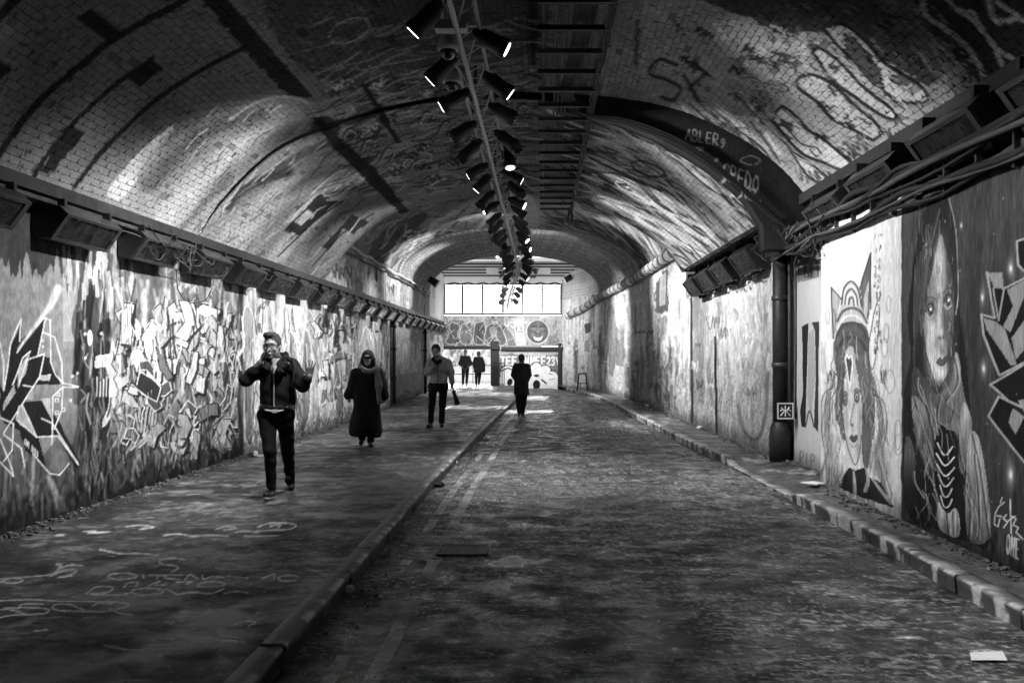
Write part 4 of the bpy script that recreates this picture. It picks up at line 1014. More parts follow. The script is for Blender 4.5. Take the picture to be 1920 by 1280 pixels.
    p.v *= .84 + .32 * n3
Ys = lod(1990, 1538, 3.42, -1.5, [-6, -3, 0, 2, 4, 5, 6])
hz = lambda Y: 3.20 + .012 * np.sin(Y * 3) + .012 * np.sin(Y * 7.3)
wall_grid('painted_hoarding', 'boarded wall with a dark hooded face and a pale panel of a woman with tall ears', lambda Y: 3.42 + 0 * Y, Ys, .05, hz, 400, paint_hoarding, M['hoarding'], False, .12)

def paint_back(p):
    p.v[:] = .05 + .05 * (p.noise(3, 3) - .5)
    p.text('VER', (1893, 232), (9, -3), (2, -34), 3, .34, .9)
    # pale recess panel with black letter
    z = p.P[:, 2]
    m = sstep(12.3, 12.4, p.a_) * (z < 3.0) * (p.x > 1489)
    p.v = p.v * (1 - m) + (.50 + .1 * (p.noise(4, 1) - .5)) * m
    p.poly([(1495, 480), (1503, 460), (1520, 455), (1536, 470), (1536, 520), (1495, 530)], .22, .9)
    for k in range(3): p.stroke([(1497 + k * 12, 520), (1499 + k * 12, 492), (1505 + k * 12, 486), (1509 + k * 12, 515)], 2.2, .04, .9)
    p.poly([(1503, 612), (1516, 605), (1512, 740), (1510, 800), (1503, 800), (1500, 770), (1506, 735)], .02, .96); p.poly([(1522, 604), (1536, 602), (1534, 810), (1526, 800), (1530, 700), (1528, 620)], .04, .95)
    p.poly([(1516, 625), (1526, 615), (1530, 700), (1520, 790), (1514, 740)], .34, .8); p.stroke([(1510, 800), (1518, 770), (1526, 800)], 2.4, .03, .9)
    p.text('RIP', (1500, 868), (10, 3), (1, -22), 2, .16, .8)
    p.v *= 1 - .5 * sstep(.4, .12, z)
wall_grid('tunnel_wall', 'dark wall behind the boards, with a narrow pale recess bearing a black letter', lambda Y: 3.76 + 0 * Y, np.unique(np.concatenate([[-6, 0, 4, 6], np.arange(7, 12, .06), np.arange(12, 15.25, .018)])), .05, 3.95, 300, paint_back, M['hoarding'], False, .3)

def paint_right(p):
    n = p.noise(.9, .8); n2 = p.noise(7, 1.0, 4, 1.1); n3 = p.noise(20, 12, 3, 4); n4 = p.noise(8, 2.6, 4, 9)
    p.v[:] = .66 + .24 * (n2 - .5) + .10 * (n - .5)
    r5 = np.random.default_rng(61)
    for k in range(16):      # patches of different coats of paint and torn posters
        x = r5.uniform(1070, 1300); w_ = 6 + (x - 1060) * .10; y0 = 668 - (x - 1016) * r5.uniform(.1, .42); y1 = y0 + r5.uniform(.2, .5) * (x - 1016)
        p.poly([(x, y0), (x + w_, y0 - w_ * .5), (x + w_, y1 + w_ * .3), (x, y1)], float(r5.choice([.74, .8, .45, .3, .7])), r5.uniform(.5, .9), False, 2)
    low = sstep(2.1, 1.2, p.P[:, 2] + .8 * (n - .5)) * (p.a_ < 36)
    p.v = p.v * (1 - .2 * low)
    speck = sstep(.53, .60, n3) * low
    p.v = p.v * (1 - .45 * speck)
    p.smear(1300, 1448, 560, 850, 150, 81, [.2, .28, .62, .68], (1.5, 6), (16, 90), (.25, .6), .03, 3, 2)
    p.smear(1060, 1300, 560, 800, 260, 82, [.16, .24, .64, .7, .1], (1.5, 6), (16, 80), (.2, .6), .02, 2, 1.5)
    p.stroke([(1384, 760), (1392, 800), (1408, 822), (1426, 815), (1436, 770), (1440, 700)], 7, .16, .75, soft=4); p.stroke([(1372, 690), (1372, 640), (1392, 590), (1420, 592), (1428, 640)], 4, .66, .6, soft=3); p.stroke([(1400, 700), (1412, 660), (1420, 640)], 10, .36, .6, soft=5)
    p.stroke([(1335, 640), (1330, 720), (1352, 800)], 5, .2, .5, soft=4); p.poly([(1300, 580), (1312, 560), (1322, 640), (1312, 760), (1302, 780)], .28, .6, True, 5)
    p.stroke([(1296, 560), (1297, 700), (1298, 790)], 5, .03, .95, False); p.stroke([(1341, 632), (1342, 720), (1344, 812)], 4.2, .015, .98, False)
    p.poly([(1230, 530), (1252, 500), (1254, 580), (1240, 588), (1228, 585)], .06, .8, False, 8); p.poly([(1237, 520), (1248, 510), (1248, 570), (1236, 575)], .55, .9)
    p.poly([(1138, 590), (1150, 575), (1158, 640), (1150, 700), (1142, 690)], .18, .75, True, 3); p.stroke([(1140, 580), (1146, 700), (1152, 590)], 2, .4, .6)
    for x in (1218, 1200, 1178, 1232): p.stroke([(x, 560 + (1240 - x) * .2), (x + 1, 740)], 1.6, .25, .6, False)
    p.smear(1225, 1262, 660, 760, 30, 84, [.05, .1], (2, 5), (10, 40), (.3, .7), .05, 2, 2)
    p.poly([(1095, 608), (1108, 604), (1108, 622), (1098, 626)], .08, .9); p.scribble(1195, 622, 30, 8, 10, 83, 1.6, .05, .8)
    for k in range(12): p.stroke([(1056 + k * 3.4, 604 - k * 1.6), (1056 + k * 3.4, 640)], 1.4, .34 if k % 2 else .7, .7, False)
    for k in range(60):
        x = r5.uniform(1062, 1445); y = r5.uniform(590, 760); s_ = (x - 1016) / 300
        p.scribble(x, y, r5.uniform(8, 24) * s_, r5.uniform(8, 26) * s_, int(r5.integers(5, 10)), int(r5.integers(1e6)), r5.uniform(1, 2), float(r5.choice([.06, .1, .8, .35])), r5.uniform(.35, .8))
    z = p.P[:, 2]
    k = sstep(.5, .12, z + .4 * (n3 - .5)); p.v *= 1 - .6 * k
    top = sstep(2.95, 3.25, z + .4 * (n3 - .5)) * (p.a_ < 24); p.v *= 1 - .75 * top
    p.v *= .70 + .6 * n3
    p.v *= .76 + .48 * p.noise(50, 5, 3, 8)
Ys = np.unique(np.concatenate([3.5 * F / (np.arange(1450, 1150, -1.4) - CX), np.linspace(38, 47.75, 90)]))
Ys = Ys[(Ys > 15.2)]
rz = lambda Y: np.where(Y < Y_B, 3.46, 4.34)
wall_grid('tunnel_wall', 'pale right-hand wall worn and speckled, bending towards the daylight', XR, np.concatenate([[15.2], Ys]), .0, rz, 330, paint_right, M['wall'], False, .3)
def paint_wb(p):
    p.v[:] = .6 + .2 * (p.noise(3, 3) - .5)
    cr = (np.abs(((p.b_ / .12) % 1) - .5) > .40); p.v[cr] *= .7
wall_grid('tunnel_wall', 'pale brick wall above the pipe beside the high windows', lambda Y: XR(Y) + .0, np.linspace(Y_C + .02, Y_E, 40), 4.34, 6.2, 60, paint_wb, M['wall'], False, .3)
# return of the right wall, dark pier with the rainwater pipes
tag(MB().box((3.85, 15.34, 1.75), (.58, .22, 3.4)).build('tunnel_wall', M['beam']), 'dark brick return beside the rainwater pipes', 'wall', None, 'structure')
tag(MB().box((3.9, 14.95, 2.0), (.26, .5, 3.9)).build('brick_pier', M['beam']), 'dark brick pier behind the rainwater pipes', 'pier', None, 'structure')
# added wall behind the camera, keeps sky light out of the tunnel
tag(MB().box((-.5, -6.15, 2.8), (10, .3, 6.2)).build('light_block_wall', M['beam']), 'added unseen wall blocking sky light behind the viewpoint', 'wall', None, 'structure')
# soffit ledge below the middle vault on the right
tag(MB().box((3.5, (Y_A + Y_B) / 2 + .02, 3.555), (1.0, Y_B - Y_A - .06, .13)).build('soffit_ledge', M['beam']), 'dark ledge carrying the middle vault above the right wall', 'ledge', None, 'structure')
# ------------------------------------------------------------------ floors
def fl_rows(y0, step, zrel):
    ys = np.arange(1330, y0, -step)
    return np.unique(np.round(np.concatenate([[-6, -3, 0, 1.5, 3, 4], zrel * F / (ys - CY)]), 4))

def paint_road(p):
    X, Y = p.P[:, 0], p.P[:, 1]
    n = p.noise(.55, .9); n2 = p.noise(2.6, 3.2, 4, 3); n3 = p.noise(11, 13, 4, 6); n4 = p.noise(5.5, 6, 5, 8)
    p.v[:] = .015 + .02 * (n3 - .5)
    # worn pale areas and dark wet patches
    w = sstep(.46, .62, n2 * .6 + n * .5)
    p.v += .04 * w * (.2 + 1.4 * n3)
    p.v *= 1 - .6 * sstep(.50, .64, p.noise(.8, 1.3, 4, 21))
    # smears of spilt and tracked paint
    s = sstep(.585, .64, n4) * sstep(.42, .6, p.noise(1.3, 1.8, 3, 11))
    p.v += .05 * s * (.3 + n3)
    f = sstep(.70, .74, p.noise(22, 26, 3, 14)) * sstep(.40, .55, n2)
    p.v += .26 * f
    r = np.random.default_rng(12)
    for _ in range(110):
        Yk = r.uniform(4.8, 22) ; Xk = r.uniform(-.8, 2.8)
        x, y = CX + F * Xk / Yk, CY + F * CZ / Yk; k = 8 / Yk
        L = r.uniform(14, 90) * k
        p.stroke([(x - L / 2, y + r.normal(0, 4) * k), (x, y + r.normal(0, 4) * k), (x + L / 2, y + r.normal(0, 6) * k)], (r.uniform(1, 4) * k, r.uniform(.6, 6) * k), float(r.choice([.12, .18, .26, .015, .02])), r.uniform(.3, .8), True, 1.5)
    for pts in ([(1070, 985), (1100, 978), (1150, 982), (1200, 974), (1270, 970)], [(1365, 1175), (1420, 1210), (1460, 1235), (1380, 1238), (1290, 1232)], [(1280, 990), (1300, 1003), (1335, 980)], [(1395, 987), (1435, 988), (1416, 1000)], [(1400, 1048), (1425, 1058), (1450, 1054)], [(1630, 1098), (1660, 1095), (1694, 1100)],
                [(1000, 1180), (1100, 1150), (1180, 1190), (1240, 1260)], [(1280, 1245), (1360, 1262), (1460, 1255)], [(780, 1232), (850, 1238), (960, 1236)]):
        p.stroke(pts, 3, .2, .6, soft=1.5)
    for _ in range(16):      # cracks and tar lines
        Yk, Xk = r.uniform(5, 16), r.uniform(-.8, 2.6); k = 8 / Yk; x, y = CX + F * Xk / Yk, CY + F * CZ / Yk
        pts = [(x, y)]
        for j in range(7): pts.append((pts[-1][0] + r.normal(18, 26) * k, pts[-1][1] + r.normal(4, 5) * k * k))
        p.stroke(pts, 2.2 * k, .006, .9, False, .8)
    for q0, q1, q2, q3, v_ in (((735, 1000), (905, 1000), (900, 1062), (700, 1062), .055), ((1395, 1066), (1500, 1068), (1490, 1086), (1400, 1084), .012), ((1100, 840), (1250, 842), (1290, 872), (1090, 870), .05)):
        p.poly([q0, q1, q2, q3], v_, .45, False, 3)
    rw_ = np.random.default_rng(99).random(len(p.v)); cl = p.noise(1.6, 2.2, 4, 33); fine = p.noise(7, 10, 4, 41)
    sp_ = (rw_ > .965 - .05 * sstep(.48, .62, cl)) & (fine > .44)
    p.v[sp_] += .05 + .30 * np.random.default_rng(98).random(sp_.sum()) ** 2
    p.v += .12 * sstep(.60, .63, p.noise(9, 26, 4, 51)) * sstep(.40, .56, cl)
    p.v += .22 * sstep(.64, .66, p.noise(18, 44, 4, 57)) * sstep(.38, .5, cl)
    # fine random mottling over the whole road
    p.v *= .85 + .3 * p.noise(40, 40, 2, 2)

ys = fl_rows(727, 1.9, CZ)
nt = 420
t = np.linspace(0, 1, nt) 
Yg = ys
xa, xb = XL(Yg) - .02, XK(Yg) + .02
G = np.stack([xa[:, None] + (xb - xa)[:, None] * t[None], np.broadcast_to(Yg[:, None], (len(Yg), nt)), np.broadcast_to(RISE(Yg)[:, None] * .9, (len(Yg), nt))], -1).copy()
G[..., 2] += (fbm(G[..., 0] * 1.2, G[..., 1] * .8, 3) - .5) * .02 - .006
p = Paint(G, .04, (G[..., 0].ravel(), G[..., 1].ravel())); paint_road(p)
road = tag(link('road', np_mesh('road', G.reshape(-1, 3), grid_quads(len(Yg), nt, True), np.clip(p.v, .008, .6), True), M['road']), 'worn dark asphalt roadway flecked with spilt paint', 'road', None, 'structure')

def ribbon(name, off0, off1, y0, y1, n, val, gaps, parent, edge=XL):
    """a painted line lying on the road beside the kerb, broken where it has worn away"""
    Ys = np.linspace(y0, y1, n); u = np.linspace(0, 1, 7)
    G = np.stack([(edge(Ys) + off0)[:, None] + (off1 - off0) * u[None], np.broadcast_to(Ys[:, None], (n, 7)), np.broadcast_to((RISE(Ys) * .9)[:, None], (n, 7))], -1).copy()
    G[..., 2] += (fbm(G[..., 0] * 1.2, G[..., 1] * .8, 3) - .5) * .02 - .006 + .004
    G[:, 0, 0] += .012 * (fbm(Ys * 6, Ys * 0 + off0) - .5) * 2; G[:, -1, 0] += .012 * (fbm(Ys * 6, Ys * 0 + 9 + off0) - .5) * 2
    p = Paint(G, val, (G[..., 0].ravel(), G[..., 1].ravel()))
    p.v *= .55 + .9 * p.noise(9, 9, 4); p.v *= 1 - .7 * sstep(.53, .64, p.noise(3, 1.1, 4, 31))
    q = grid_quads(n, 7, True); yc = Ys[:-1].repeat(6)
    keep = np.ones(len(q), bool)
    for a, b in gaps: keep &= ~((yc > a) & (yc < b))
    link(name, np_mesh(name, G.reshape(-1, 3), q[keep], np.clip(p.v, .03, .6)), M['road'], parent)
ribbon('lane_line', .44, .54, 4.4, 34, 420, .42, [(6.9, 7.4), (8.2, 8.9), (10.2, 10.3)], road)
ribbon('lane_line', .22, .31, 4.4, 34, 420, .36, [(5.6, 8.0), (8.2, 9.2), (10.2, 10.5)], road)
def XKn(Y): return XK(Y)
ribbon('lane_line', -.45, -.36, 20, 34, 120, .16, [(24, 26)], road, XKn)
M['worn_iron'] = plain('worn_iron', .075, .5, .2, .6, 25, .3, fleck=.2)
# drain cover set in the road
dc = at(868, 1031, 8.6); dc.z = .002
mb = MB(); 
for a, b, c, d in ((-.20, 0, .03, .44), (.20, 0, .03, .44), (0, -.21, .43, .03), (0, .21, .43, .03)): mb.box((dc.x + a, dc.y + b, .003), (c, d, .012))
o = mb.build('drain_cover', M['worn_iron'], road)
for k in range(9):
    MB().box((dc.x - .16 + k * .04, dc.y, .002), (.035, .40, .008)).build('grating_bar', M['worn_iron'], o)

def paint_pave(p):
    n = p.noise(.6, .8); n2 = p.noise(3, 3.4, 4, 3); n3 = p.noise(12, 14, 4, 6)
    p.v[:] = .032 + .04 * (n2 - .5) + .03 * (n3 - .5)
    p.v += .05 * sstep(.48, .62, n) * n3
    p.v *= 1 - .45 * sstep(.52, .66, p.noise(.7, 1.2, 4, 21))
    p.v += .14 * sstep(.60, .66, p.noise(6, 7, 5, 18)) * sstep(.42, .6, p.noise(1.1, 1.6, 3, 11))
    r = np.random.default_rng(22)
    for _ in range(150):
        Yk = r.uniform(5.2, 26); Xk = r.uniform(-4.4, -1.7)
        x, y = CX + F * Xk / Yk, CY + F * 1.55 / Yk; k = 8 / Yk
        L = r.uniform(20, 120) * k
        p.stroke([(x - L / 2, y + r.normal(0, 3) * k), (x, y + r.normal(0, 3) * k), (x + L / 2, y + r.normal(0, 4) * k)], (r.uniform(1, 4) * k, r.uniform(.6, 5) * k), float(r.choice([.12, .16, .2, .012, .02])), r.uniform(.3, .75), True, 1.5)
    rw_ = np.random.default_rng(89).random(len(p.v)); fine = p.noise(7, 10, 4, 41); sp_ = (rw_ > .975) & (fine > .48)
    p.v[sp_] += .04 + .2 * np.random.default_rng(88).random(sp_.sum()) ** 2
    p.v += .10 * sstep(.61, .64, p.noise(9, 26, 4, 51)) * sstep(.42, .56, n2)
    W = .95
    # chalk and paint scribbles, left
    S = lambda x, y: (x / 2.667, 800 + y / 2.667)
    for pts in ([(0, 775), (60, 755), (115, 768), (60, 780), (0, 772)], [(0, 760), (150, 748), (260, 735), (300, 700), (280, 685), (310, 688), (290, 710), (350, 690), (415, 695)], [(250, 745), (330, 715), (382, 720), (340, 742), (290, 752), (360, 745)],
                [(925, 662), (860, 655), (800, 665), (810, 685), (870, 692), (890, 708), (860, 722)], [(690, 745), (640, 730), (560, 735), (545, 750), (600, 762), (680, 752)], [(715, 738), (718, 755)], [(745, 740), (830, 742)], [(790, 740), (785, 758)], [(910, 740), (840, 740), (830, 755), (900, 762)], [(925, 762), (950, 738), (990, 758)], [(1010, 740), (1020, 760), (1060, 748), (1120, 752)], [(1140, 745), (1240, 755)],
                [(1310, 758), (1370, 735), (1370, 760)], [(1390, 752), (1430, 740), (1490, 748), (1480, 765), (1410, 768), (1390, 752)], [(620, 800), (640, 780), (690, 778), (680, 795)], [(740, 795), (800, 770), (780, 790), (830, 788)], [(990, 785), (1050, 772), (1120, 780), (1100, 795), (1000, 798), (990, 785)], [(880, 775), (960, 772), (930, 785)],
                [(430, 835), (480, 800), (560, 800), (540, 825), (450, 835), (560, 840), (640, 832)], [(660, 815), (730, 805), (810, 812), (800, 832), (700, 838), (655, 825)], [(830, 808), (885, 838)], [(890, 836), (960, 825), (1050, 832), (1120, 808)], [(1120, 832), (1180, 822), (1240, 828)],
                [(0, 868), (150, 862), (300, 870), (470, 872), (620, 878), (638, 895), (560, 915), (500, 922), (300, 918)], [(215, 885), (120, 885), (100, 900), (200, 905), (245, 915), (200, 935), (60, 940), (0, 952)], [(60, 915), (20, 905), (100, 905)], [(370, 890), (290, 885), (262, 905), (320, 922), (350, 915)], [(360, 890), (420, 915)], [(460, 895), (500, 880), (560, 885)], [(545, 905), (600, 930), (665, 940)], [(0, 912), (60, 912), (130, 935), (240, 930)],
                [(1290, 500), (1340, 482), (1420, 480), (1480, 490), (1450, 510), (1380, 515), (1280, 520)], [(1350, 495), (1400, 490), (1390, 505)], [(1080, 510), (1140, 495), (1180, 505), (1120, 515)], [(820, 540), (900, 535), (960, 545), (1060, 540), (1140, 545)], [(1180, 525), (1240, 520), (1290, 528)], [(1220, 545), (1300, 545), (1390, 542)], [(500, 612), (600, 632), (690, 632), (790, 640)], [(440, 530), (545, 525)], [(280, 540), (320, 540)], [(420, 522), (480, 520)], [(630, 498), (700, 490), (770, 500), (700, 510)],
                [(1170, 985), (1220, 972), (1280, 975), (1240, 995)], [(1100, 1040), (1180, 1050), (1240, 1072), (1150, 1062)], [(1080, 1062), (1200, 1072), (1230, 1088)], [(910, 925), (1040, 930)], [(520, 1090), (620, 1110), (720, 1115)], [(170, 1020), (240, 1012)], [(820, 975), (870, 970), (850, 985)]):
        p.stroke([S(*q) for q in pts], 2.6, W, .85, soft=.9)
    p.poly([S(*q) for q in [(0, 1090), (120, 1078), (300, 1075), (460, 1100), (430, 1130), (330, 1160), (420, 1180), (600, 1200), (595, 1290), (0, 1290)]], .12, .8, True, 16)
    p.poly([S(*q) for q in [(100, 1190), (250, 1170), (360, 1200), (250, 1230), (80, 1240)]], .03, .6, True, 10)
    p.v *= .8 + .4 * n3
    # litter-dark foot of the wall
    e = sstep(.38, .02, p.P[:, 0] - XLW + .3 * (n3 - .5)); p.v *= 1 - .6 * e
ys = fl_rows(722, 1.9, 1.55)
nt = 420
xb = XL(ys) - .13
G = np.stack([XLW - .02 + (xb - XLW + .02)[:, None] * t[None], np.broadcast_to(ys[:, None], (len(ys), nt)), np.broadcast_to((.12 + RISE(ys))[:, None], (len(ys), nt))], -1).copy()
G[..., 2] += (fbm(G[..., 0] * 1.1, G[..., 1] * .9, 3) - .5) * .018
p = Paint(G, .05, (G[..., 0].ravel(), G[..., 1].ravel())); paint_pave(p)
pave = tag(link('pavement', np_mesh('pavement', G.reshape(-1, 3), grid_quads(len(ys), nt, True), np.clip(p.v, .008, .6), True), M['pave']), 'wide dark pavement on the left covered with scribbles', 'pavement', None, 'structure')
def paint_foot(p):
    n2 = p.noise(3, 3.4, 4, 3); n3 = p.noise(12, 14, 4, 6)
    p.v[:] = .075 + .07 * (n2 - .5) + .03 * (n3 - .5)
    p.v += .20 * sstep(.60, .66, p.noise(7, 4, 5, 18)) * sstep(.45, .6, p.noise(1.1, 1.6, 3, 11))
    p.v *= .8 + .4 * n3
ys = fl_rows(722, 2.2, 1.55); nt2 = 110; t2 = np.linspace(0, 1, nt2)
xa = XK(ys) + .14; xb = np.where(ys < 12.3, 3.42, np.where(ys < 15.25, 3.78, XR(np.maximum(ys, 15.25)))) + .01
xa = np.minimum(xa, xb - .02)
zl, zr = ZKR(ys), .12 + RISE(ys)
G = np.stack([xa[:, None] + (xb - xa)[:, None] * t2[None], np.broadcast_to(ys[:, None], (len(ys), nt2)), zl[:, None] + (zr - zl)[:, None] * t2[None]], -1).copy()
G[..., 2] += (fbm(G[..., 0] * 1.1, G[..., 1] * .9, 3) - .5) * .016
p = Paint(G, .05, (G[..., 0].ravel(), G[..., 1].ravel())); paint_foot(p)
foot = tag(link('footway', np_mesh('footway', G.reshape(-1, 3), grid_quads(len(ys), nt2, True), np.clip(p.v, .008, .6), True), M['pave']), 'narrow footway along the right wall', 'pavement', None, 'structure')

# kerb stones, one by one
def kerb(parent, edge, sgn, width, ztop, y0, y1, L, light, seed):
    r = np.random.default_rng(seed); y = y0
    while y < y1:
        l = L * r.uniform(.92, 1.06)
        Ys = np.linspace(y + .009, y + l - .009, 26)
        x0 = edge(Ys); zt = ztop(Ys) + r.normal(0, .003) + .004; dx = r.normal(0, .004)
        # section: outer foot, outer face, arris, top, inner foot
        sec = [(0.012, -.18), (0.012, -.7), (.004, -.45), (0, -.2), (.004, -.05), (.02, 0), (width * .5, 0), (width, 0), (width, -1)]
        rows = []
        for k, (a, b) in enumerate(sec):
            if b == -1: zz = np.full(26, -.05)
            elif k == 0: zz = np.full(26, -.05)
            else: zz = zt * (1 + b) if b <= -.1 else zt + b * .2
            rows.append(np.stack([x0 + dx + sgn * (a + (fbm(Ys * 9, Ys * 0 + k) - .5) * .010), Ys, zz + (fbm(Ys * 14, Ys * 0 + 7 + k) - .5) * .006 * (k > 3)], -1))
        G = np.stack(rows, 1)
        p = Paint(G, .14, (G[..., 1].ravel() * 1.0, G[..., 2].ravel() + G[..., 0].ravel() * .6))
        n = p.noise(2.4, 5); n3 = p.noise(14, 14, 3)
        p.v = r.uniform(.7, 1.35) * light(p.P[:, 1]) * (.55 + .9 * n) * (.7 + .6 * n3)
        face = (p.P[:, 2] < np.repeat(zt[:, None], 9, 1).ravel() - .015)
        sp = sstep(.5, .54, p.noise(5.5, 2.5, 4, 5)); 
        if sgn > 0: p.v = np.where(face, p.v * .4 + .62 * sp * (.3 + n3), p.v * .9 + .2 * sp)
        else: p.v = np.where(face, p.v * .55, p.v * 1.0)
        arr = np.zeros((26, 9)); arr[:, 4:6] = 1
        p.v += .34 * arr.ravel() * sstep(.45, .6, p.noise(9, 9, 3, 2))  # broken highlight painted along the kerb edge
        nV = 26 * 9
        q = grid_quads(26, 9, sgn > 0)
        caps = [np.array([[k for k in (0, 2, 5, 7)] , [225 + k for k in (7, 5, 2, 0)]])]
        org = np.array([x0[0], y, 0.0])
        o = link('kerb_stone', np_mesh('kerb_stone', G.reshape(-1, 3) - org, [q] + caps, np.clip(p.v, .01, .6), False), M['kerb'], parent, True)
        o.location = org
        y += l
kerb(pave, XL, -1, .135, lambda Y: .12 + RISE(Y), 3.6, 44, .92, lambda Y: np.interp(Y, [4, 9, 20, 30], [.055, .09, .2, .3]), 3)  # tone rises with distance: dim near end and daylit far end put into colour
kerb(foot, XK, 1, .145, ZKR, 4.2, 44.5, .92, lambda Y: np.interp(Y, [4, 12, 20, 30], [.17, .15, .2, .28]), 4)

# ------------------------------------------------------------------ far end: high windows, frieze, doorway and painted wall
PXM = Y_E / F
def ex(x): return (x - CX) * PXM
def ez(y): return CZ + (CY - y) * PXM
def paint_end(p):
    p.v[:] = .34
    n3 = p.noise(6, 6, 3)
    p.text('GLDOM', (925, 612), (11, .4), (0, -18), 4, .62, .85); p.text('KAVZ', (838, 612), (20, 0), (0, -18), 5, .5, .6)
    p.poly([(833, 612), (860, 600), (900, 612), (940, 606), (965, 640), (955, 650), (833, 650)], .14, .85, True, 2)
    def bub(o, fill, line, w): p.poly(o, fill, .95, True); p.stroke(list(o) + [o[0]], w, line, .95)
    bub([(836, 612), (850, 604), (862, 612), (858, 626), (862, 640), (846, 646), (835, 640), (842, 628)], .11, .55, 1.6)
    bub([(866, 608), (882, 604), (884, 616), (874, 622), (884, 628), (884, 644), (866, 644), (862, 626)], .2, .55, 1.6)
    bub([(890, 606), (908, 604), (910, 640), (898, 646), (888, 640)], .1, .55, 1.6)
    bub([(912, 612), (926, 606), (938, 612), (950, 640), (938, 648), (930, 636), (920, 648), (908, 640)], .13, .55, 1.6)
    bub([(918, 616), (926, 612), (932, 622), (924, 634)], .3, .5, 1)
    p.smear(833, 960, 592, 648, 70, 96, [.04, .5, .6, .1, .65], (.8, 2.5), (4, 16), (.5, .95), .7, 2, .7)
    p.smear(960, 1050, 592, 648, 40, 97, [.1, .5, .2], (.8, 2.5), (4, 14), (.4, .8), .5, 2, .7)
    # plain little figure with a brimmed hat beside the round portrait
    p.poly([(962, 602), (964, 592), (980, 592), (982, 602)], .62, .9, True); p.stroke([(956, 604), (988, 604)], 3.5, .6, .95); p.poly([(964, 608), (982, 607), (983, 626), (966, 628)], .6, .95); p.poly([(966, 628), (984, 626), (988, 648), (968, 648)], .48, .9)
    p.stroke([(968, 613), (968, 620)], 2, .05); p.stroke([(977, 612), (977, 619)], 2, .05); p.stroke([(970, 623), (980, 622)], 1.5, .05)
    p.blob(1008, 622, 22, 23, .58, 1, 0, .9); p.blob(1008, 622, 20, 21, .09, 1, 0, .9)
    for c in ((1002, 616, 8, 5, .2), (1016, 616, 7, 5, .2), (1009, 623, 4, 7, .26), (999, 627, 5, 5, .22), (1018, 627, 5, 5, .22), (1009, 606, 9, 4, .17)): p.blob(*c[:4], c[4], .9)
    p.stroke([(997, 613), (1003, 612), (1006, 614)], 1.6, .02); p.stroke([(1012, 614), (1016, 612), (1021, 613)], 1.6, .02); p.stroke([(1004, 624), (1009, 626), (1013, 624)], 1.6, .03)
    p.poly([(999, 630), (1009, 633), (1019, 629), (1014, 638), (1004, 638)], .62, .95, True); p.stroke([(998, 629), (1003, 640), (1014, 640), (1020, 628)], 1.4, .03)
    for c in ((1032, 634), (1040, 630), (1036, 640), (1044, 638), (1030, 642), (1041, 646)): p.blob(*c, 4.5, 4.5, .16, .95, 0, .7); p.blob(c[0] - 1, c[1] - 1, 2, 2, .4, .8)
    p.stroke([(1014, 596), (1022, 592), (1030, 596)], 3, .55); p.scribble(1000, 596, 40, 8, 10, 91, 2, .5, .7)
    # lower right: white bubble throw-up
    m = (p.y > 655) & (p.x > 936)
    p.v[m] = .20
    p.poly([(936, 655), (1050, 655), (1050, 664), (1000, 668), (960, 662), (936, 666)], .55, .8, False, 4)
    p.text('TEF', (939, 684), (11, 0), (0, -15), 3.4, .82, 1, .8); p.text('NMEE', (985, 684), (10.2, 0), (0, -15), 3.2, .82, 1, .8); p.text('23', (1026, 684), (8.5, 0), (0, -15), 3, .82, 1, .8); p.stroke([(1043, 670), (1047, 684)], 3, .8)
    W, K = .84, .015
    for c in ((952, 700, 14, 14), (950, 718, 16, 18), (968, 712, 14, 16), (1004, 702, 18, 18), (1022, 694, 10, 9), (1006, 688, 9, 8), (990, 716, 14, 16), (1022, 716, 16, 15), (1036, 708, 10, 12), (1040, 722, 10, 10)):
        p.blob(*c[:2], c[2] + 2, c[3] + 2, K, 1, 0, .9)
    for c in ((952, 700, 14, 14), (950, 718, 16, 18), (968, 712, 14, 16), (1004, 702, 18, 18), (1022, 694, 10, 9), (1006, 688, 9, 8), (990, 716, 14, 16), (1022, 716, 16, 15), (1036, 708, 10, 12), (1040, 722, 10, 10)):
        p.blob(*c[:2], c[2], c[3], W, 1, 0, .92)
    p.blob(1006, 704, 5, 2.4, K, 1, 0, .7); p.blob(1006, 721, 7, 9, K, 1, 0, .8); p.blob(956, 716, 5, 7, K, 1, .3, .7); p.stroke([(1016, 712), (1024, 718)], 3, K); p.stroke([(940, 696), (952, 690), (962, 694)], 2.4, K); p.stroke([(1030, 700), (1036, 702)], 1.5, .1); p.stroke([(1030, 712), (1040, 710)], 1.2, .1)
    p.v *= .75 + .5 * n3
def panel(name, x0, x1, y0, y1, nx, ny, label=None, cat='wall', parent=None, t=.22):
    xs = np.linspace(ex(x0), ex(x1), nx); zs = np.linspace(ez(y1), ez(y0), ny)
    G = np.stack([np.broadcast_to(xs[:, None], (nx, ny)), np.full((nx, ny), Y_E), np.broadcast_to(zs[None], (nx, ny))], -1)
    p = Paint(G, .3, (G[..., 0].ravel(), G[..., 2].ravel())); paint_end(p)
    o = link(name, np_mesh(name, G.reshape(-1, 3), grid_quads(nx, ny), np.clip(p.v, .01, .86)), M['wall'], parent)
    md = o.modifiers.new('thickness', 'SOLIDIFY'); md.thickness = t; md.offset = -1
    if label: tag(o, label, cat, None, 'structure')
    return o
panel('frieze_wall', 826, 1056, 591, 649, 260, 70, 'painted frieze below the high windows with a round smiling face')
panel('painted_wall', 936, 1056, 655, 735, 180, 110, 'far wall with white bubble letters under the frieze')
tag(MB().box(((ex(920) + ex(936)) / 2, Y_E + .12, 1.2), (ex(936) - ex(920), .34, 2.4)).build('door_pier', M['beam']), 'dark pier between the far doorway and the bubble-lettered wall', 'pier', None, 'structure')
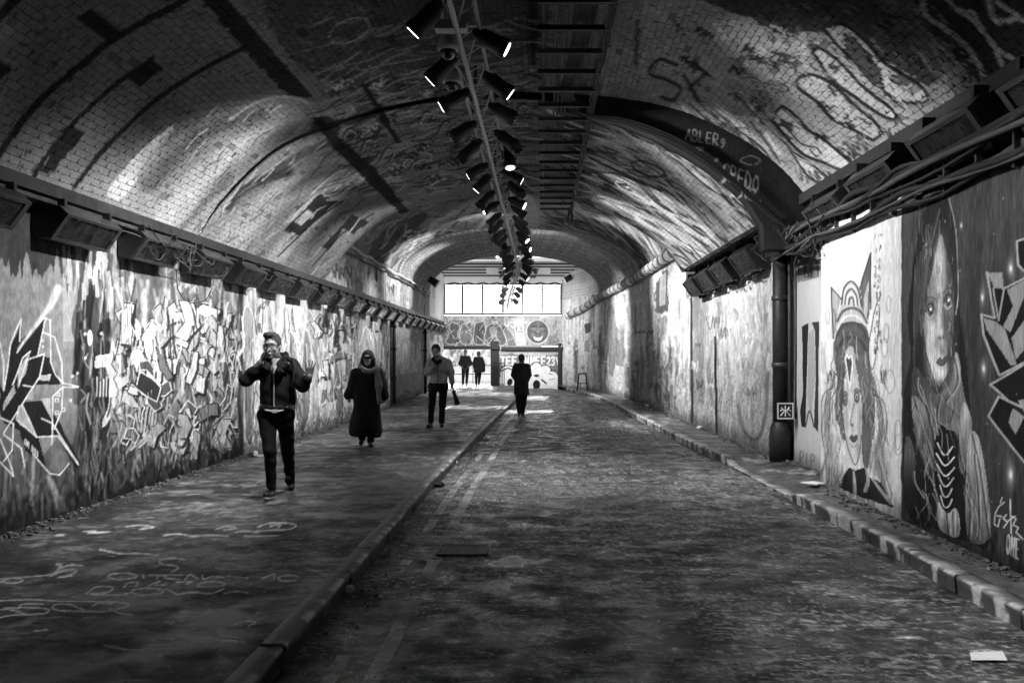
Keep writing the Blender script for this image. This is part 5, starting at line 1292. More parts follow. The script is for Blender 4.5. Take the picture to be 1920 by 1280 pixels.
tag(MB().box(((ex(826) + ex(938)) / 2, Y_E - .02, ez(652)), (ex(938) - ex(826), .36, .15)).build('door_lintel', M['beam']), 'dark steel lintel over the far doorway', 'beam', None, 'structure')
tag(MB().box(((ex(940) + ex(1056)) / 2, Y_E - .05, ez(653)), (ex(1056) - ex(940), .40, .16)).build('steel_lintel', M['beam']), 'dark steel beam above the bubble-lettered wall', 'beam', None, 'structure')
tag(MB().box((ex(1049), Y_E - .14, 1.15), (.16, .2, 2.3)).build('corner_post', M['black_metal']), 'dark post at the right end of the far wall', 'post', None, 'structure')
# low gate beside the doorway
g = thing('metal_gate', 'low dark barred gate standing open beside the far doorway', 'gate', (ex(930), Y_E - .5, .27))
for k in range(8): MB().tube([(ex(926) + k * .075, Y_E - .45 - k * .05, .30), (ex(926) + k * .075, Y_E - .45 - k * .05, 1.35)], .016, 6).build('bar', M['black_metal'], g)
for z in (.34, 1.35): MB().tube([(ex(926), Y_E - .45, z), (ex(926) + .53, Y_E - .80, z)], .022, 6).build('rail', M['black_metal'], g)
# windows
wy0, wy1 = 534, 587
bx = [833, 867, 905, 943, 979.5, 1016.5, 1052]
wf = thing('high_window', 'row of six bright panes between thin dark mullions over the painted frieze', 'window', (ex(942), Y_E, ez(590)))
for k, x in enumerate(bx): MB().box((ex(x), Y_E + .02, (ez(wy0) + ez(wy1)) / 2), (.085, .10, ez(wy0) - ez(wy1) + .02)).build('mullion', M['black_metal'], wf)
for y, h in ((wy0 - 1, .07), (wy1 + 1.6, .10)): MB().box(((ex(833) + ex(1052)) / 2, Y_E + .015, ez(y)), (ex(1054) - ex(831), .13, h)).build('rail', M['beam'], wf)
def glass_mat():
    m, nt, b = new_mat('clear_glass')
    nt.nodes.remove(b)
    out = [n for n in nt.nodes if n.type == 'OUTPUT_MATERIAL'][0]
    tr = nt.nodes.new('ShaderNodeBsdfTransparent'); tr.inputs['Color'].default_value = (.30, .30, .30, 1)
    di = nt.nodes.new('ShaderNodeBsdfTranslucent'); di.inputs['Color'].default_value = (.5, .5, .5, 1)
    n = noise_node(nt, 1.6, 4, .6); f = ramp(nt, n, .5, .8, .05, .45)
    mx = nt.nodes.new('ShaderNodeMixShader')
    nt.links.new(f, mx.inputs[0]); nt.links.new(tr.outputs[0], mx.inputs[1]); nt.links.new(di.outputs[0], mx.inputs[2]); nt.links.new(mx.outputs[0], out.inputs['Surface'])
    return m
M['glass'] = glass_mat()
for k in range(6):
    x0, x1 = ex(bx[k]) + .043, ex(bx[k + 1]) - .043
    MB().box(((x0 + x1) / 2, Y_E + .03, (ez(wy0) + ez(wy1)) / 2), (x1 - x0, .012, ez(wy0) - ez(wy1) - .05)).build('pane', M['glass'], wf)
tag(MB().box(((ex(826) + ex(1056)) / 2, Y_E + .05, ez(526)), (ex(1056) - ex(826), .24, ez(519) - ez(532))).build('head_beam', M['white']), 'pale beam over the high windows', 'beam', None, 'structure')
for k in range(4):
    x = 838 + k * 54
    tag(MB().tube([at(x, 533, Y_E - .12), at(x + 14, 530, Y_E - .14), at(x + 26, 533, Y_E - .12), at(x + 40, 530, Y_E - .14), at(x + 52, 533, Y_E - .12)], .035, 6).build('swagged_cable', M['cable']), 'slack dark cable looped along the pale beam, %s from the left wall' % ORD[k].replace('nearest', 'first'), 'cable', 'slack cables along the pale beam')
M['dimming_glass'] = plain('x', .5); _n = M['dimming_glass'].node_tree; M['dimming_glass'].name = 'sun_dimming_glass'  # grey see-through sheet for the added pane that dims the sun
_t = _n.nodes.new('ShaderNodeBsdfTransparent'); _t.inputs['Color'].default_value = (.30, .30, .30, 1); _n.links.new(_t.outputs[0], _n.nodes['Material Output'].inputs['Surface'])
m_, nt_, b_ = new_mat('translucent_sheet'); nt_.nodes.remove(b_)
tl_ = nt_.nodes.new('ShaderNodeBsdfTranslucent'); df_ = nt_.nodes.new('ShaderNodeBsdfDiffuse'); mx_ = nt_.nodes.new('ShaderNodeMixShader')
tl_.inputs['Color'].default_value = (.68, .68, .68, 1); df_.inputs['Color'].default_value = (.5, .5, .5, 1); mx_.inputs[0].default_value = .4
nt_.links.new(tl_.outputs[0], mx_.inputs[1]); nt_.links.new(df_.outputs[0], mx_.inputs[2]); nt_.links.new(mx_.outputs[0], nt_.nodes['Material Output'].inputs['Surface'])
M['roof_sheet'] = m_
# corrugated roof over the far end, with an added pane dimming the sun before it
YR0 = 44.0
roof = tag(MB().prism([(-5.0, YR0, CZ + 4.22), (-5.0, Y_E + .3, CZ + 3.80), (-5.0, Y_E + .3, CZ + 3.95), (-5.0, YR0, CZ + 4.37)], (0, 0, 0), (8.2, 0, 0)).build('corrugated_roof', M['roof_sheet']), 'corrugated roof above the high windows', 'roof', None, 'structure')
for k in range(11):
    y = YR0 + .12 + k * .35; z = CZ + 4.22 - .42 * (y - YR0) / (Y_E + .3 - YR0)
    MB().tube([(-4.68, y, z - .03), (2.6, y, z - .03)], .055, 8).build('rib', M['beam'] if k % 2 else M['grey_plastic'], roof)
tag(MB().box((-3.6, 42.8, 6.05), (3.2, 2.4, .2)).build('sun_mask_slab', M['concrete']), 'added unseen slab narrowing the sun gap, left', 'roof', None, 'structure')  # added slabs, out of view, narrow the patch of sun on the floor
tag(MB().box((2.75, 42.8, 6.05), (3.0, 2.4, .2)).build('sun_mask_slab', M['concrete']), 'added unseen slab narrowing the sun gap, right', 'roof', None, 'structure')
tag(MB().box((-.35, 42.8, 6.05), (3.2, 2.4, .02)).build('dimming_pane', M['dimming_glass']), 'added unseen pane dimming the sun just inside the far end', 'dimming_pane', None, 'structure')  # added pane, out of view, weakens the sun and sky light
# hanging sign across the far end
sg = thing('hanging_sign', 'long pale hanging sign with dark lettering blotches below the corrugated roof', 'sign', at(972, 505, 45.2))
c = at(972, 505, 45.2)
MB().box(c, (2.9, .12, .42)).build('board', M['white'], sg)
r = np.random.default_rng(4)
mb = MB()
for k in range(60):
    q = at(r.uniform(931, 1010), r.uniform(494, 520), 45.1 - r.uniform(0, .12)); mb.box(q, (r.uniform(.03, .16), .03, r.uniform(.03, .16)), Matrix.Rotation(r.uniform(0, 3), 3, 'Y'))
tag(mb.build('tattered_netting', M['black_metal'], sg), kind='stuff')
for x in (920, 1024): MB().tube([at(x, 496, 45.2), at(x, 484, 45.2)], .02, 6).build('hanger', M['black_metal'], sg)
for k, (x, y, Y, w) in enumerate(((812, 527, 40.4, .5), (1066, 522, 43.5, .42))):
    q = at(x, y, Y)
    t_ = thing('floodlight', 'white box floodlight at the end of the far vault, on the %s springing' % ('left' if k == 0 else 'right'), 'floodlight', q)
    R = Matrix.Rotation(.6 if k == 0 else -.5, 3, 'Y')
    MB().box(q, (w, .3, .34), R).build('housing', M['white'], t_, .02); MB().box(q + Vector((0, -.17, 0)), (w * .8, .03, .26), R).build('lens', M['flood_glass'], t_)
    MB().tube([q + Vector((-.3 if k == 0 else .25, 0, .1)), q], .03, 6).build('bracket', M['black_metal'], t_)
# outside
tag(MB().box((0, 200, -.16), (900, 900, .1)).build('ground', M['ground']), kind='structure')
tag(MB().box((-2, 54.5, .12), (16, 13.2, .3)).build('outside_pavement', M['concrete']), 'bright pavement beyond the far doorway', 'pavement', None, 'structure')
def paint_out(p):
    p.v[:] = .70
    p.smear(835, 925, 655, 690, 120, 95, [.1, .2, .4, .75], (1.5, 5), (4, 14), (.4, .9), .5, 3, 1)
    p.v[(p.y > 694)] = .74
xs = np.linspace(-9, 0, 120); zs = np.linspace(.2, 3.6, 60)
G = np.stack([np.broadcast_to(xs[:, None], (120, 60)), np.full((120, 60), 56.5), np.broadcast_to(zs[None], (120, 60))], -1)
p = Paint(G, .6, (G[..., 0].ravel(), G[..., 2].ravel())); paint_out(p)
o = link('outside_wall', np_mesh('outside_wall', G.reshape(-1, 3), grid_quads(120, 60), p.v), M['wall'])
md = o.modifiers.new('thickness', 'SOLIDIFY'); md.thickness = .3; md.offset = -1
tag(o, 'sunlit graffiti-flecked wall seen through the far doorway', 'wall', None, 'structure')
hr = thing('handrail', 'thin dark handrail beyond the far doorway', 'railing', (-4, 52, .27))
for z in (.75, 1.2): MB().tube([(-7.5, 52, z), (-2.4, 52, z)], .022, 6).build('rail', M['black_metal'], hr)
for k in range(5): MB().tube([(-7.2 + k * 1.2, 52, .27), (-7.2 + k * 1.2, 52, 1.2)], .02, 6).build('post', M['black_metal'], hr)
# ------------------------------------------------------------------ lighting truss along the crown
def copy_thing(root, loc, rot=None, label=None):
    r_ = root.copy(); COL.objects.link(r_); r_.location = loc
    if rot is not None: r_.rotation_euler = rot
    if label: r_['label'] = label
    for ch in list(root.children):
        c = ch.copy(); COL.objects.link(c); c.parent = r_
        for g in ch.children:
            d = g.copy(); COL.objects.link(d); d.parent = c
    return r_
HT = 3.18 + CZ
def tx(Y): return -.80 - .35 * sstep(33, 46, np.asarray(Y, float)) * 2.2
def tz(Y): return HT + .0 * np.asarray(Y, float) - np.where(np.asarray(Y) > 36, (np.asarray(Y, float) - 36) * .105, 0)
ch_off = [(0, -.10), (.17, .12), (-.17, .12)]
truss = thing('lighting_truss', 'long pale triangular truss hung under the crown of the tunnel', 'truss', (-.8, 20, HT))
stations = np.concatenate([np.arange(5.0, 36.1, .62), np.arange(36.6, 46.5, .62)])
for a, b in ch_off:
    MB().tube([(tx(y) + a, y, tz(y) + b) for y in stations[::4]], .026 if b < 0 else .022, 8).build('chord', M['steel'], truss, smooth=True)
for k in range(len(stations) - 1):
    y0, y1 = stations[k], stations[k + 1]
    mb = MB()
    q = [[Vector((tx(y) + a, y, tz(y) + b)) for a, b in ch_off] for y in (y0, y1)]
    mb.tube([q[0][0], q[1][1]] if k % 2 else [q[1][0], q[0][1]], .009, 5)
    mb.tube([q[0][0], q[1][2]] if k % 2 else [q[1][0], q[0][2]], .009, 5)
    mb.tube([q[0][1], q[1][2]], .008, 5); mb.tube([q[0][1], q[0][2]], .008, 5)
    mb.build('brace', M['steel'], truss)
for y in np.arange(7, 36, 5.0):
    MB().tube([(tx(y), y, HT + .1), (tx(y), y, 5.2)], .018, 6).build('hanger', M['black_metal'], truss)

# one spotlight can: local -Z is the way it shines
def make_can(lit, name='stage_spotlight'):
    t_ = thing(name, 'black stage spotlight', 'spotlight', (0, 0, 0), 'spotlights clamped along the truss')
    body = MB().lathe([(.030, .40), (.055, .39), (.062, .33), (.092, .30), (.095, .10), (.108, .085), (.110, .0), (.102, -.002), (.098, .006)], (0, 0, -.20), 18).build('can', M['black_lamp'], t_, local=True, smooth=True)
    MB().lathe([(.072, .0), (.072, -.010)], (0, 0, -.196), 18).build('lens', M['lens'] if lit else M['lens_off'], t_, local=True)
    mb = MB(); mb.box((.118, 0, .06), (.012, .035, .22)); mb.box((-.118, 0, .06), (.012, .035, .22)); mb.box((0, 0, .168), (.25, .035, .012))
    mb.build('yoke', M['black_metal'], t_, local=True)
    MB().box((0, 0, .19), (.06, .05, .05)).build('clamp', M['black_metal'], t_, local=True)
    mb = MB()
    for a in (0, math.pi / 2, math.pi, -math.pi / 2):
        R = Matrix.Rotation(a, 3, 'Z'); mb.box(R @ Vector((.108, 0, -.235)), (.004, .11, .07), R)
    if not lit: mb.build('barn_door', M['black_lamp'], t_, local=True)
    return t_
can_lit = make_can(True); can_off = make_can(False)
first = {True: True, False: True}
spot_d = {}
def spot_data(w):
    k = round(w)
    if k not in spot_d:
        d = bpy.data.lights.new('bulb', 'SPOT'); d.energy = w; d.spot_size = math.radians(74); d.spot_blend = .9; d.shadow_soft_size = .08
        spot_d[k] = d
    return spot_d[k]
def place_can(pos, dirv, lit, label, w=None):
    global first
    src = can_lit if lit else can_off
    dirv = Vector(dirv).normalized()
    rot = (-dirv).to_track_quat('Z', 'Y').to_euler()
    if first[lit]:
        first[lit] = False; o = src; o.location = pos; o.rotation_euler = rot; o['label'] = label; o.scale = (.95, .95, .95)
    else: o = copy_thing(src, pos, rot, label); o.scale = (.95, .95, .95)
    if lit and (w is not None or not any(c.type == 'LIGHT' for c in o.children)):
        l = bpy.data.objects.new('bulb', spot_data(SPOT_W if w is None else w)); COL.objects.link(l); l.parent = o
        l.location = (0, 0, -.235)
        for c in list(o.children):
            if c.type == 'LIGHT' and c is not l: bpy.data.objects.remove(c)
    return o
rr = np.random.default_rng(31)
nl = nr = 0
y = 9.2
while y < 44.5:
    i = nl
    if i < 24:
        pos = Vector((tx(y) - .26, y, float(tz(y)) - .05 - .05 * (i % 2)))
        lit = i not in (4, 7) and (i < 9 or i % 3 == 0)
        z = -.78 + rr.normal(0, .06)
        if i in (2, 3, 5, 8): z = -.46
        if i in (15, 18): z = -.15
        d = (-.80, rr.normal(.14, .09) if i < 7 else rr.normal(.05, .22), z)
        wv = None
        if i == 13: d = (-.25, .8, .42); lit = True; wv = 26
        if i > 19: d = (-.35, 1, -.30); lit = True; wv = 75
        place_can(pos, d, lit, 'black truss spotlight aimed %s, %s of its left row%s' % ('up at the vault' if i == 13 else 'left at the wall', ORD[i], ', lens lit' if lit else ', dark lens'), wv)
        nl += 1
    i = nr
    if i < 24:
        pos = Vector((tx(y) + .28, y + .85, float(tz(y)) + .0 - .04 * (i % 2)))
        lit = i not in (3, 6) and (i < 9 or i % 2 == 1)
        down = i == 4
        z = -.66 + rr.normal(0, .06)
        if i in (0, 2, 5, 7): z = -.42
        if i in (13, 16): z = -.15
        d = (.10, -.25, -1) if down else (.84, rr.normal(.14, .09) if i < 7 else rr.normal(.05, .22), z)
        wv = None
        if i == 15: d = (.25, .8, .42); lit = True; wv = 26
        if i > 19: d = (.35, 1, -.30); lit = True; wv = 75
        place_can(pos, d, lit, 'black truss spotlight aimed %s, %s of its right row%s' % ('down' if down else 'up at the vault' if i == 15 else 'right', ORD[i], ', lens lit' if lit else ', dark lens'), wv)
        nr += 1
    y += 1.46
# the row goes on over the viewer's head
for k, (yv, side, w_) in enumerate(((7.4, 1, 110), (5.9, 1, 90), (7.3, -1, 45))):
    place_can(Vector((tx(yv) + .28 * side, yv, HT - .05)), (.75 * side, -.1, -.66), True, ['black spotlight above the frame aimed right, ahead of the visible row', 'black spotlight above the frame aimed right, nearest the viewpoint', 'black spotlight above the frame aimed left, ahead of the visible row'][k], w_)
# two dome cameras and their plate
cp = at(846, 50, 9.4)
t_ = thing('camera_bracket', 'pale grey mounting plate hung across the near end of the truss', 'bracket', cp)
MB().box(cp, (.30, .16, .09)).build('plate', M['grey_plastic'], t_, .012); MB().tube([cp, cp + Vector((.0, .1, .2))], .02, 8).build('stem', M['steel'], t_)
for k, (x, yy, Yk) in enumerate(((840, 88, 9.7), (847, 150, 11.0))):
    c = at(x, yy, Yk)
    t_ = thing('dome_camera', 'pale dome security camera under the truss, %s' % ('above and nearer' if k == 0 else 'below and farther'), 'security camera', c, 'dome cameras under the truss')
    MB().lathe([(.025, .26), (.03, .13), (.06, .12), (.095, .06), (.105, 0), (.108, -.03), (.09, -.035)], c, 20).build('housing', M['grey_plastic'], t_, smooth=True)
    MB().lathe([(.078, -.036), (.076, -.06), (.062, -.095), (.035, -.118), (.005, -.125)], c, 20).build('dome', M['dome'], t_, smooth=True)
    MB().tube([c + Vector((0, 0, .25)), c + Vector((0, .02, .42))], .022, 8).build('mount', M['grey_plastic'], t_)

# ------------------------------------------------------------------ cable ladder
LZ = CZ + 3.27
lad = thing('cable_ladder', 'dark cable ladder under the vault right of the truss', 'cable tray', (.3, 14, LZ))
yk = 8.4
while yk < 22.2:
    MB().box((.315, yk, LZ), (.72, .055, .05)).build('rung', M['black_metal'], lad); yk += .762
MB().tube([(.02, 8, LZ + .03), (.02, 22.2, LZ + .03)], .016, 6).build('rail', M['black_metal'], lad)
MB().tube([(.655, y_, LZ + .05 + .012 * math.sin(y_ * 3)) for y_ in np.arange(8, 22.3, .3)], .045, 7).build('rail', M['black_metal'], lad)
mb = MB()
for k in range(5):
    mb.tube([(.66 + .03 * math.sin(y_ * (1.5 + k) + k), y_, LZ + .02 - .03 * abs(math.sin(y_ * 1.1 + k * 2))) for y_ in np.arange(8, 22.3, .25)], .018, 5)
tag(mb.build('cable_bundle', M['cable']), 'knotted dark cable bundle tied along the right rail of the cable ladder', 'cable')
mb = MB(); mb.tube([(.66, 22.3, LZ), (.68, 22.4, LZ - .2), (.62, 22.45, LZ - .32), (.58, 22.4, LZ - .2), (.62, 22.3, LZ)], .025, 6)
tag(mb.build('cable_loop', M['cable']), 'hanging loop of dark cable at the far end of the cable ladder', 'cable')
for k in range(9):
    o_ = k * .022
    pts = [(.36 + o_, 7.5, LZ + .06), (.34 + o_, 10.0, LZ + .06), (.28 + o_ * .8, 11.6, LZ + .05), (.24 + o_ * .7, 12.3, LZ + .04), (.28 + o_, 12.9 + o_ * .6, LZ + .03), (.45 + o_ * .4, 13.25 + o_ * .5, LZ + .0),
           (.75, 13.42 + o_ * .2, LZ - .03 - o_ * .3), (1.2, 13.50, CZ + 3.20 - o_ * .6), (1.9, 13.53, CZ + 2.93 - o_ * .5), (2.6, 13.54, CZ + 2.42 - o_ * .4), (3.1, 13.54, CZ + 1.95 - o_ * .3), (3.35, 13.5, CZ + 1.72)]
    pts = [Vector(q) for q in catmull(pts, 5)]
    o = MB().tube(pts, .011 if k % 3 else .016, 6).build('power_cable', M['cable'], smooth=True)
    tag(o, 'one of the cables swinging from the ladder down to the lettered dark wall', 'cable', 'cables from the ladder to the right wall')
mb = MB()
for k in range(4): mb.tube([(.16 + k * .05, 8, LZ + .08), (.16 + k * .05, 21, LZ + .08)], .012, 5)
tag(mb.build('conduit', M['cable_grey']), 'straight grey conduits lying in the cable ladder', 'conduit')

# ------------------------------------------------------------------ cornice beam and floodlights
def strip_beam(name, label, xa, xb, z0, z1, y0, y1, mat):
    return tag(MB().box(((xa + xb) / 2, (y0 + y1) / 2, (z0 + z1) / 2), (abs(xb - xa), y1 - y0, z1 - z0)).build(name, mat, bevel=.008), label, 'beam')
strip_beam('cornice_beam', 'long dark scuffed beam along the left springing of the near vaults', -4.70, -4.56, CZ + 1.49, CZ + 1.61, 6.0, 46.5, M['beam'])
strip_beam('cornice_flange', 'lower flange below the long left cornice beam', -4.70, -4.50, CZ + 1.40, CZ + 1.44, 6.0, 46.5, M['flood_frame'])
strip_beam('cornice_beam', 'dark beam along the right springing above the painted boards', 3.50, 3.66, CZ + 2.06, CZ + 2.2, 4.0, Y_A - .02, M['beam'])
def make_flood(sgn):
    """length along Y, fixed to a wall; sgn +1 = on the left wall (leans to +X)"""
    t_ = thing('floodlight', 'box floodlight', 'floodlight', (0, 0, 0))
    sec = [(0, .02), (.27, .02), (.33, -.045), (.16, -.28), (.02, -.28)]
    L = .60
    MB().prism([(sgn * a, -L, b) for a, b in sec], (0, 0, 0), (0, 2 * L, 0)).build('housing', M['black_metal'], t_, bevel=.01, local=True)
    a = Vector((sgn * .33, 0, -.045)); b = Vector((sgn * .16, 0, -.28)); d = (b - a); n = Vector((sgn * .235, 0, -.17)).normalized()
    e = [a + d * .12 + n * .006, a + d * .88 + n * .006]
    MB().prism([e[0], e[1], e[1] + n * .008, e[0] + n * .008], (0, -L + .09, 0), (0, L - .09, 0)).build('glass', M['flood_glass'], t_, local=True)
    mb = MB()
    for s0, s1 in ((.0, .10), (.90, 1.0)):
        q0, q1 = a + d * s0, a + d * s1
        mb.prism([q0, q1, q1 + n * .028, q0 + n * .028], (0, -L, 0), (0, L, 0))
    for y0 in (-L, L - .07):
        mb.prism([a + d * .1, a + d * .9, a + d * .9 + n * .026, a + d * .1 + n * .026], (0, y0, 0), (0, y0 + .07, 0))
    mb.build('frame', M['flood_frame'], t_, local=True)
    for y0 in (-L * .8, L * .8):
        MB().box((sgn * .12, y0, .06), (.30, .05, .07)).build('bracket', M['black_metal'], t_, local=True)
    return t_
fl = make_flood(1)
ly = [7.9, 9.75, 11.6, 13.5, 15.25, 17.0, 18.8, 20.6, 22.4, 24.2, 26.0, 27.8, 29.6, 31.4, 33.2, 35.0, 36.8, 38.6, 40.4, 42.2, 44.0, 45.8]
for i, yv in enumerate(ly):
    lab = 'black box floodlight under the left cornice beam, %s to the viewer' % ORD[i] if i else 'black box floodlight under the left cornice beam, cut by the left edge of the photo'
    q = (-4.70, yv, CZ + 1.37)
    if i == 0: o = fl; o.location = q
    else: o = copy_thing(fl, q)
    o['label'] = lab; o['group'] = 'floodlights under the left cornice beam'
fr = make_flood(-1)
ry = [(3.72, 6.55, 2.0), (3.72, 8.35, 2.0), (3.72, 10.2, 1.95), (3.72, 11.95, 1.9), (3.60, 14.25, 1.86), (3.54, 16.0, 1.72), (3.53, 17.9, 1.70), (3.52, 19.6, 1.69), (3.51, 21.2, 1.67)]
for i, (xv, yv, zv) in enumerate(ry):
    lab = ['dark box floodlight high on the right, cut by the edge of the photo', 'large dark flaking floodlight above the hooded face', 'flaking floodlight above the pale panel with tall ears', 'pale-faced floodlight above the narrow recess',
           'floodlight hung below the lettered dark wall by the rainwater pipes', 'floodlight under the middle vault ledge, nearest the rainwater pipes', 'floodlight under the middle vault ledge, second from the rainwater pipes',
           'floodlight under the middle vault ledge, third from the rainwater pipes', 'floodlight under the middle vault ledge, farthest from the rainwater pipes'][i]
    q = (xv, yv, CZ + zv)
    if i == 0: o = fr; o.location = q
    else: o = copy_thing(fr, q)
    o['label'] = lab; o['group'] = 'floodlights along the right springing'
    if i < 4: o.scale = (1.25, 1.1, 1.3)
# loose wires between the left floodlights
def wires(name, label, pts_list, rad, mat, cat='wire', group=None):
    for pts in pts_list:
        tag(MB().tube([Vector(q) for q in catmull(pts, 5)], rad, 5).build(name, mat, smooth=True), label, cat, group)
rw = np.random.default_rng(8)
for k in range(14):
    y0 = 10.3 + rw.uniform(0, 3.4); L = rw.uniform(.5, 1.5)
    z0 = CZ + 1.36
    pts = [(-4.42 + rw.normal(0, .05), y0, z0 + rw.normal(0, .04)), (-4.4 + rw.normal(0, .06), y0 + L * .3, z0 - rw.uniform(.05, .35)), (-4.42 + rw.normal(0, .06), y0 + L * .65, z0 - rw.uniform(.0, .35)), (-4.45, y0 + L, z0 + rw.normal(0, .04))]
    wires('loose_wire', 'loose pale wire looping between the left floodlights', [pts], .007, M['cable_grey'] if k % 3 else M['cable'], 'wire', 'tangled wires by the left floodlights')
wires('hanging_wire', 'long dark wire sagging in a wide loop below the left floodlights', [[at(330, 505, 12.7), at(335, 545, 12.7), at(355, 567, 13.0), at(385, 562, 13.3), at(398, 540, 13.4)]], .006, M['cable'])
for k in range(8):
    y0 = 15.6 + k * 1.3
    wires('loose_wire', 'short wire between two left floodlights farther along', [[(-4.45, y0, CZ + 1.38), (-4.4, y0 + .4, CZ + 1.22), (-4.45, y0 + .9, CZ + 1.36)]], .008, M['cable_grey'], 'wire', 'short wires between the farther left floodlights')
# pipes and cables below the right floodlights
for k in range(7):
    z0 = CZ + 1.74 - k * .035 - (.1 if k > 3 else 0); x0 = 3.36 - .02 * (k % 3)
    pts = []
    for j, y0 in enumerate(np.arange(5.5, 14.9, .75)):
        pts.append((x0 + rw.normal(0, .018), y0, z0 + rw.normal(0, .022) - .06 * abs(math.sin(y0 * .9 + k))))
    tag(MB().tube([Vector(q) for q in catmull(pts, 4)], [.034, .024, .028, .018, .03, .016, .02][k], 7).build('wall_pipe', [M['cable'], M['black_metal'], M['cable_grey']][k % 3], smooth=True), 'scuffed pipe or cable running below the right floodlights', 'pipe', 'pipes below the right floodlights')
for k in range(12):
    yv = 6.5 + k * .62
    c_ = thing('pipe_clip', 'small rusty clip holding the pipes above the painted boards', 'clip', (3.4, yv, CZ + 1.5), 'pipe clips above the painted boards')
    MB().box((3.395, yv, CZ + 1.52), (.05, .03, .22 + .12 * (k % 2))).build('strap', M['flood_frame'], c_); MB().tube([(3.40, yv - .10, CZ + 1.46), (3.34, yv + .08, CZ + 1.45)], .012, 5).build('bolt', M['flood_frame'], c_)
for k in range(26):
    a = Vector((3.35 + rw.normal(0, .06), rw.uniform(11.5, 15.2), CZ + rw.uniform(1.40, 1.85))); L = rw.uniform(.3, 1.1)
    pts = [a, a + Vector((rw.normal(-.05, .08), L * .3, rw.normal(-.12, .10))), a + Vector((rw.normal(-.03, .08), L * .7, rw.normal(-.1, .1))), a + Vector((rw.normal(0, .06), L, rw.normal(0, .1)))]
    wires('tangled_cable', 'twisted cable in the tangle above the narrow recess', [pts], float(rw.choice([.008, .012, .016])), M['cable_grey'] if k % 3 == 0 else M['cable'], 'cable', 'tangle of cables above the narrow recess')
for k in range(16):
    y0 = 15.5 + k * .38
    pts = [(3.46, y0, CZ + 1.36 + rw.normal(0, .03)), (3.40, y0 + .2, CZ + 1.28 + rw.normal(0, .05)), (3.44, y0 + .5, CZ + 1.34 + rw.normal(0, .04)), (3.42, y0 + .75, CZ + 1.30 + rw.normal(0, .04))]
    wires('tangled_cable', 'ragged cable bunched under the middle vault ledge', [pts], .02, M['cable'], 'cable', 'ragged cables under the middle vault ledge')
# rainwater pipes by the recess
t_ = thing('rainwater_pipe', 'thick dark rainwater pipe with a thicker rounded foot beside the pale right wall', 'pipe', (3.58, 14.95, .12))
MB().tube([(3.58, 14.95, .6), (3.58, 14.95, 3.6)], .115, 14).build('pipe', M['beam'], t_, smooth=True)
MB().lathe([(.165, 0), (.168, .38), (.155, .50), (.12, .58), (.09, .62)], (3.58, 14.95, .10), 18).build('foot', M['beam'], t_, smooth=True)
for z in (1.5, 2.5, 3.3): MB().lathe([(.118, 0), (.135, .01), (.135, .07), (.118, .08)], (3.58, 14.95, z), 14).build('collar', M['flood_frame'], t_, smooth=True)
for k, dx in enumerate((.04, .13)):
    tag(MB().tube([(3.62 + dx, 14.72 - .02 * k, .75), (3.62 + dx, 14.72 - .02 * k, 3.25)], .022, 8).build('conduit', M['cable_grey'], smooth=True), 'thin upright conduit beside the thick rainwater pipe, %s' % ('nearer it' if k == 0 else 'farther from it'), 'conduit', 'conduits by the rainwater pipe')
pq = at(1472, 770, 14.6)
t_ = thing('stencil_plaque', 'small square framed stencil on the dark pier above the pipe foot', 'plaque', pq)
MB().box(pq, (.24, .03, .24)).build('plate', M['black_metal'], t_)
for a, b, c, d in ((-.11, 0, .018, .24), (.11, 0, .018, .24), (0, -.11, .202, .018), (0, .11, .202, .018)): MB().box(pq + Vector((a, -.018, b)), (c, .012, d)).build('frame_edge', M['white'], t_)
mb = MB()
for q in ([(-.07, -.07), (0, .02), (.07, -.07)], [(-.06, .05), (0, -.02), (.06, .06)], [(0, -.08), (0, .08)], [(-.08, 0), (-.03, .03)], [(.08, 0), (.03, .03)]): mb.tube([pq + Vector((a, -.018, b)) for a, b in q], .009, 5)
mb.build('stencil', M['white'], t_)
# left upright pipes on the wall farther along
for x, Y_, lab in ((735, 31.0, 'dark upright pipe on the left wall before the pale letters'), (797, 39.3, 'dark upright pipe on the left wall beyond the pale letters')):
    t_ = thing('wall_pipe', lab, 'pipe', (XLW + .1, Y_, .2))
    MB().tube([(XLW + .1, Y_, .2), (XLW + .1, Y_, 3.1)], .055, 8).build('pipe', M['beam'], t_, smooth=True)
    for z in (1.0, 1.9, 2.6): MB().box((XLW + .08, Y_, z), (.18, .14, .07)).build('bracket', M['beam'], t_)
# thick segmented duct along the right springing of the far vault
dpts = []
for Yv, z in ((22.2, 2.62), (25, 2.62), (29, 2.60), (33, 2.58), (37, 2.55), (41, 2.45), (44, 2.15), (46.5, 1.9)):
    dpts.append((float(XR(Yv)) - .14, Yv, CZ + z))
dc_ = catmull(dpts, 10)
t_ = thing('segmented_duct', 'thick pale duct in short strapped lengths along the right springing of the far vault', 'duct', dpts[0])
L = np.concatenate([[0], np.cumsum(np.linalg.norm(np.diff(dc_, axis=0), axis=1))])
sg_ = np.arange(0, L[-1] - .5, .92)
for k, s0 in enumerate(sg_):
    q = [Vector([float(np.interp(s0 + f, L, dc_[:, j])) for j in range(3)]) for f in (.03, .45, .89)]
    MB().tube(q, .155, 12).build('duct_length', M['concrete'] if k % 3 else M['grey_plastic'], t_, smooth=True)
    e = [Vector([float(np.interp(s0 + f, L, dc_[:, j])) for j in range(3)]) for f in (.88, .96)]
    MB().tube(e, .168, 12).build('strap', M['black_metal'], t_)
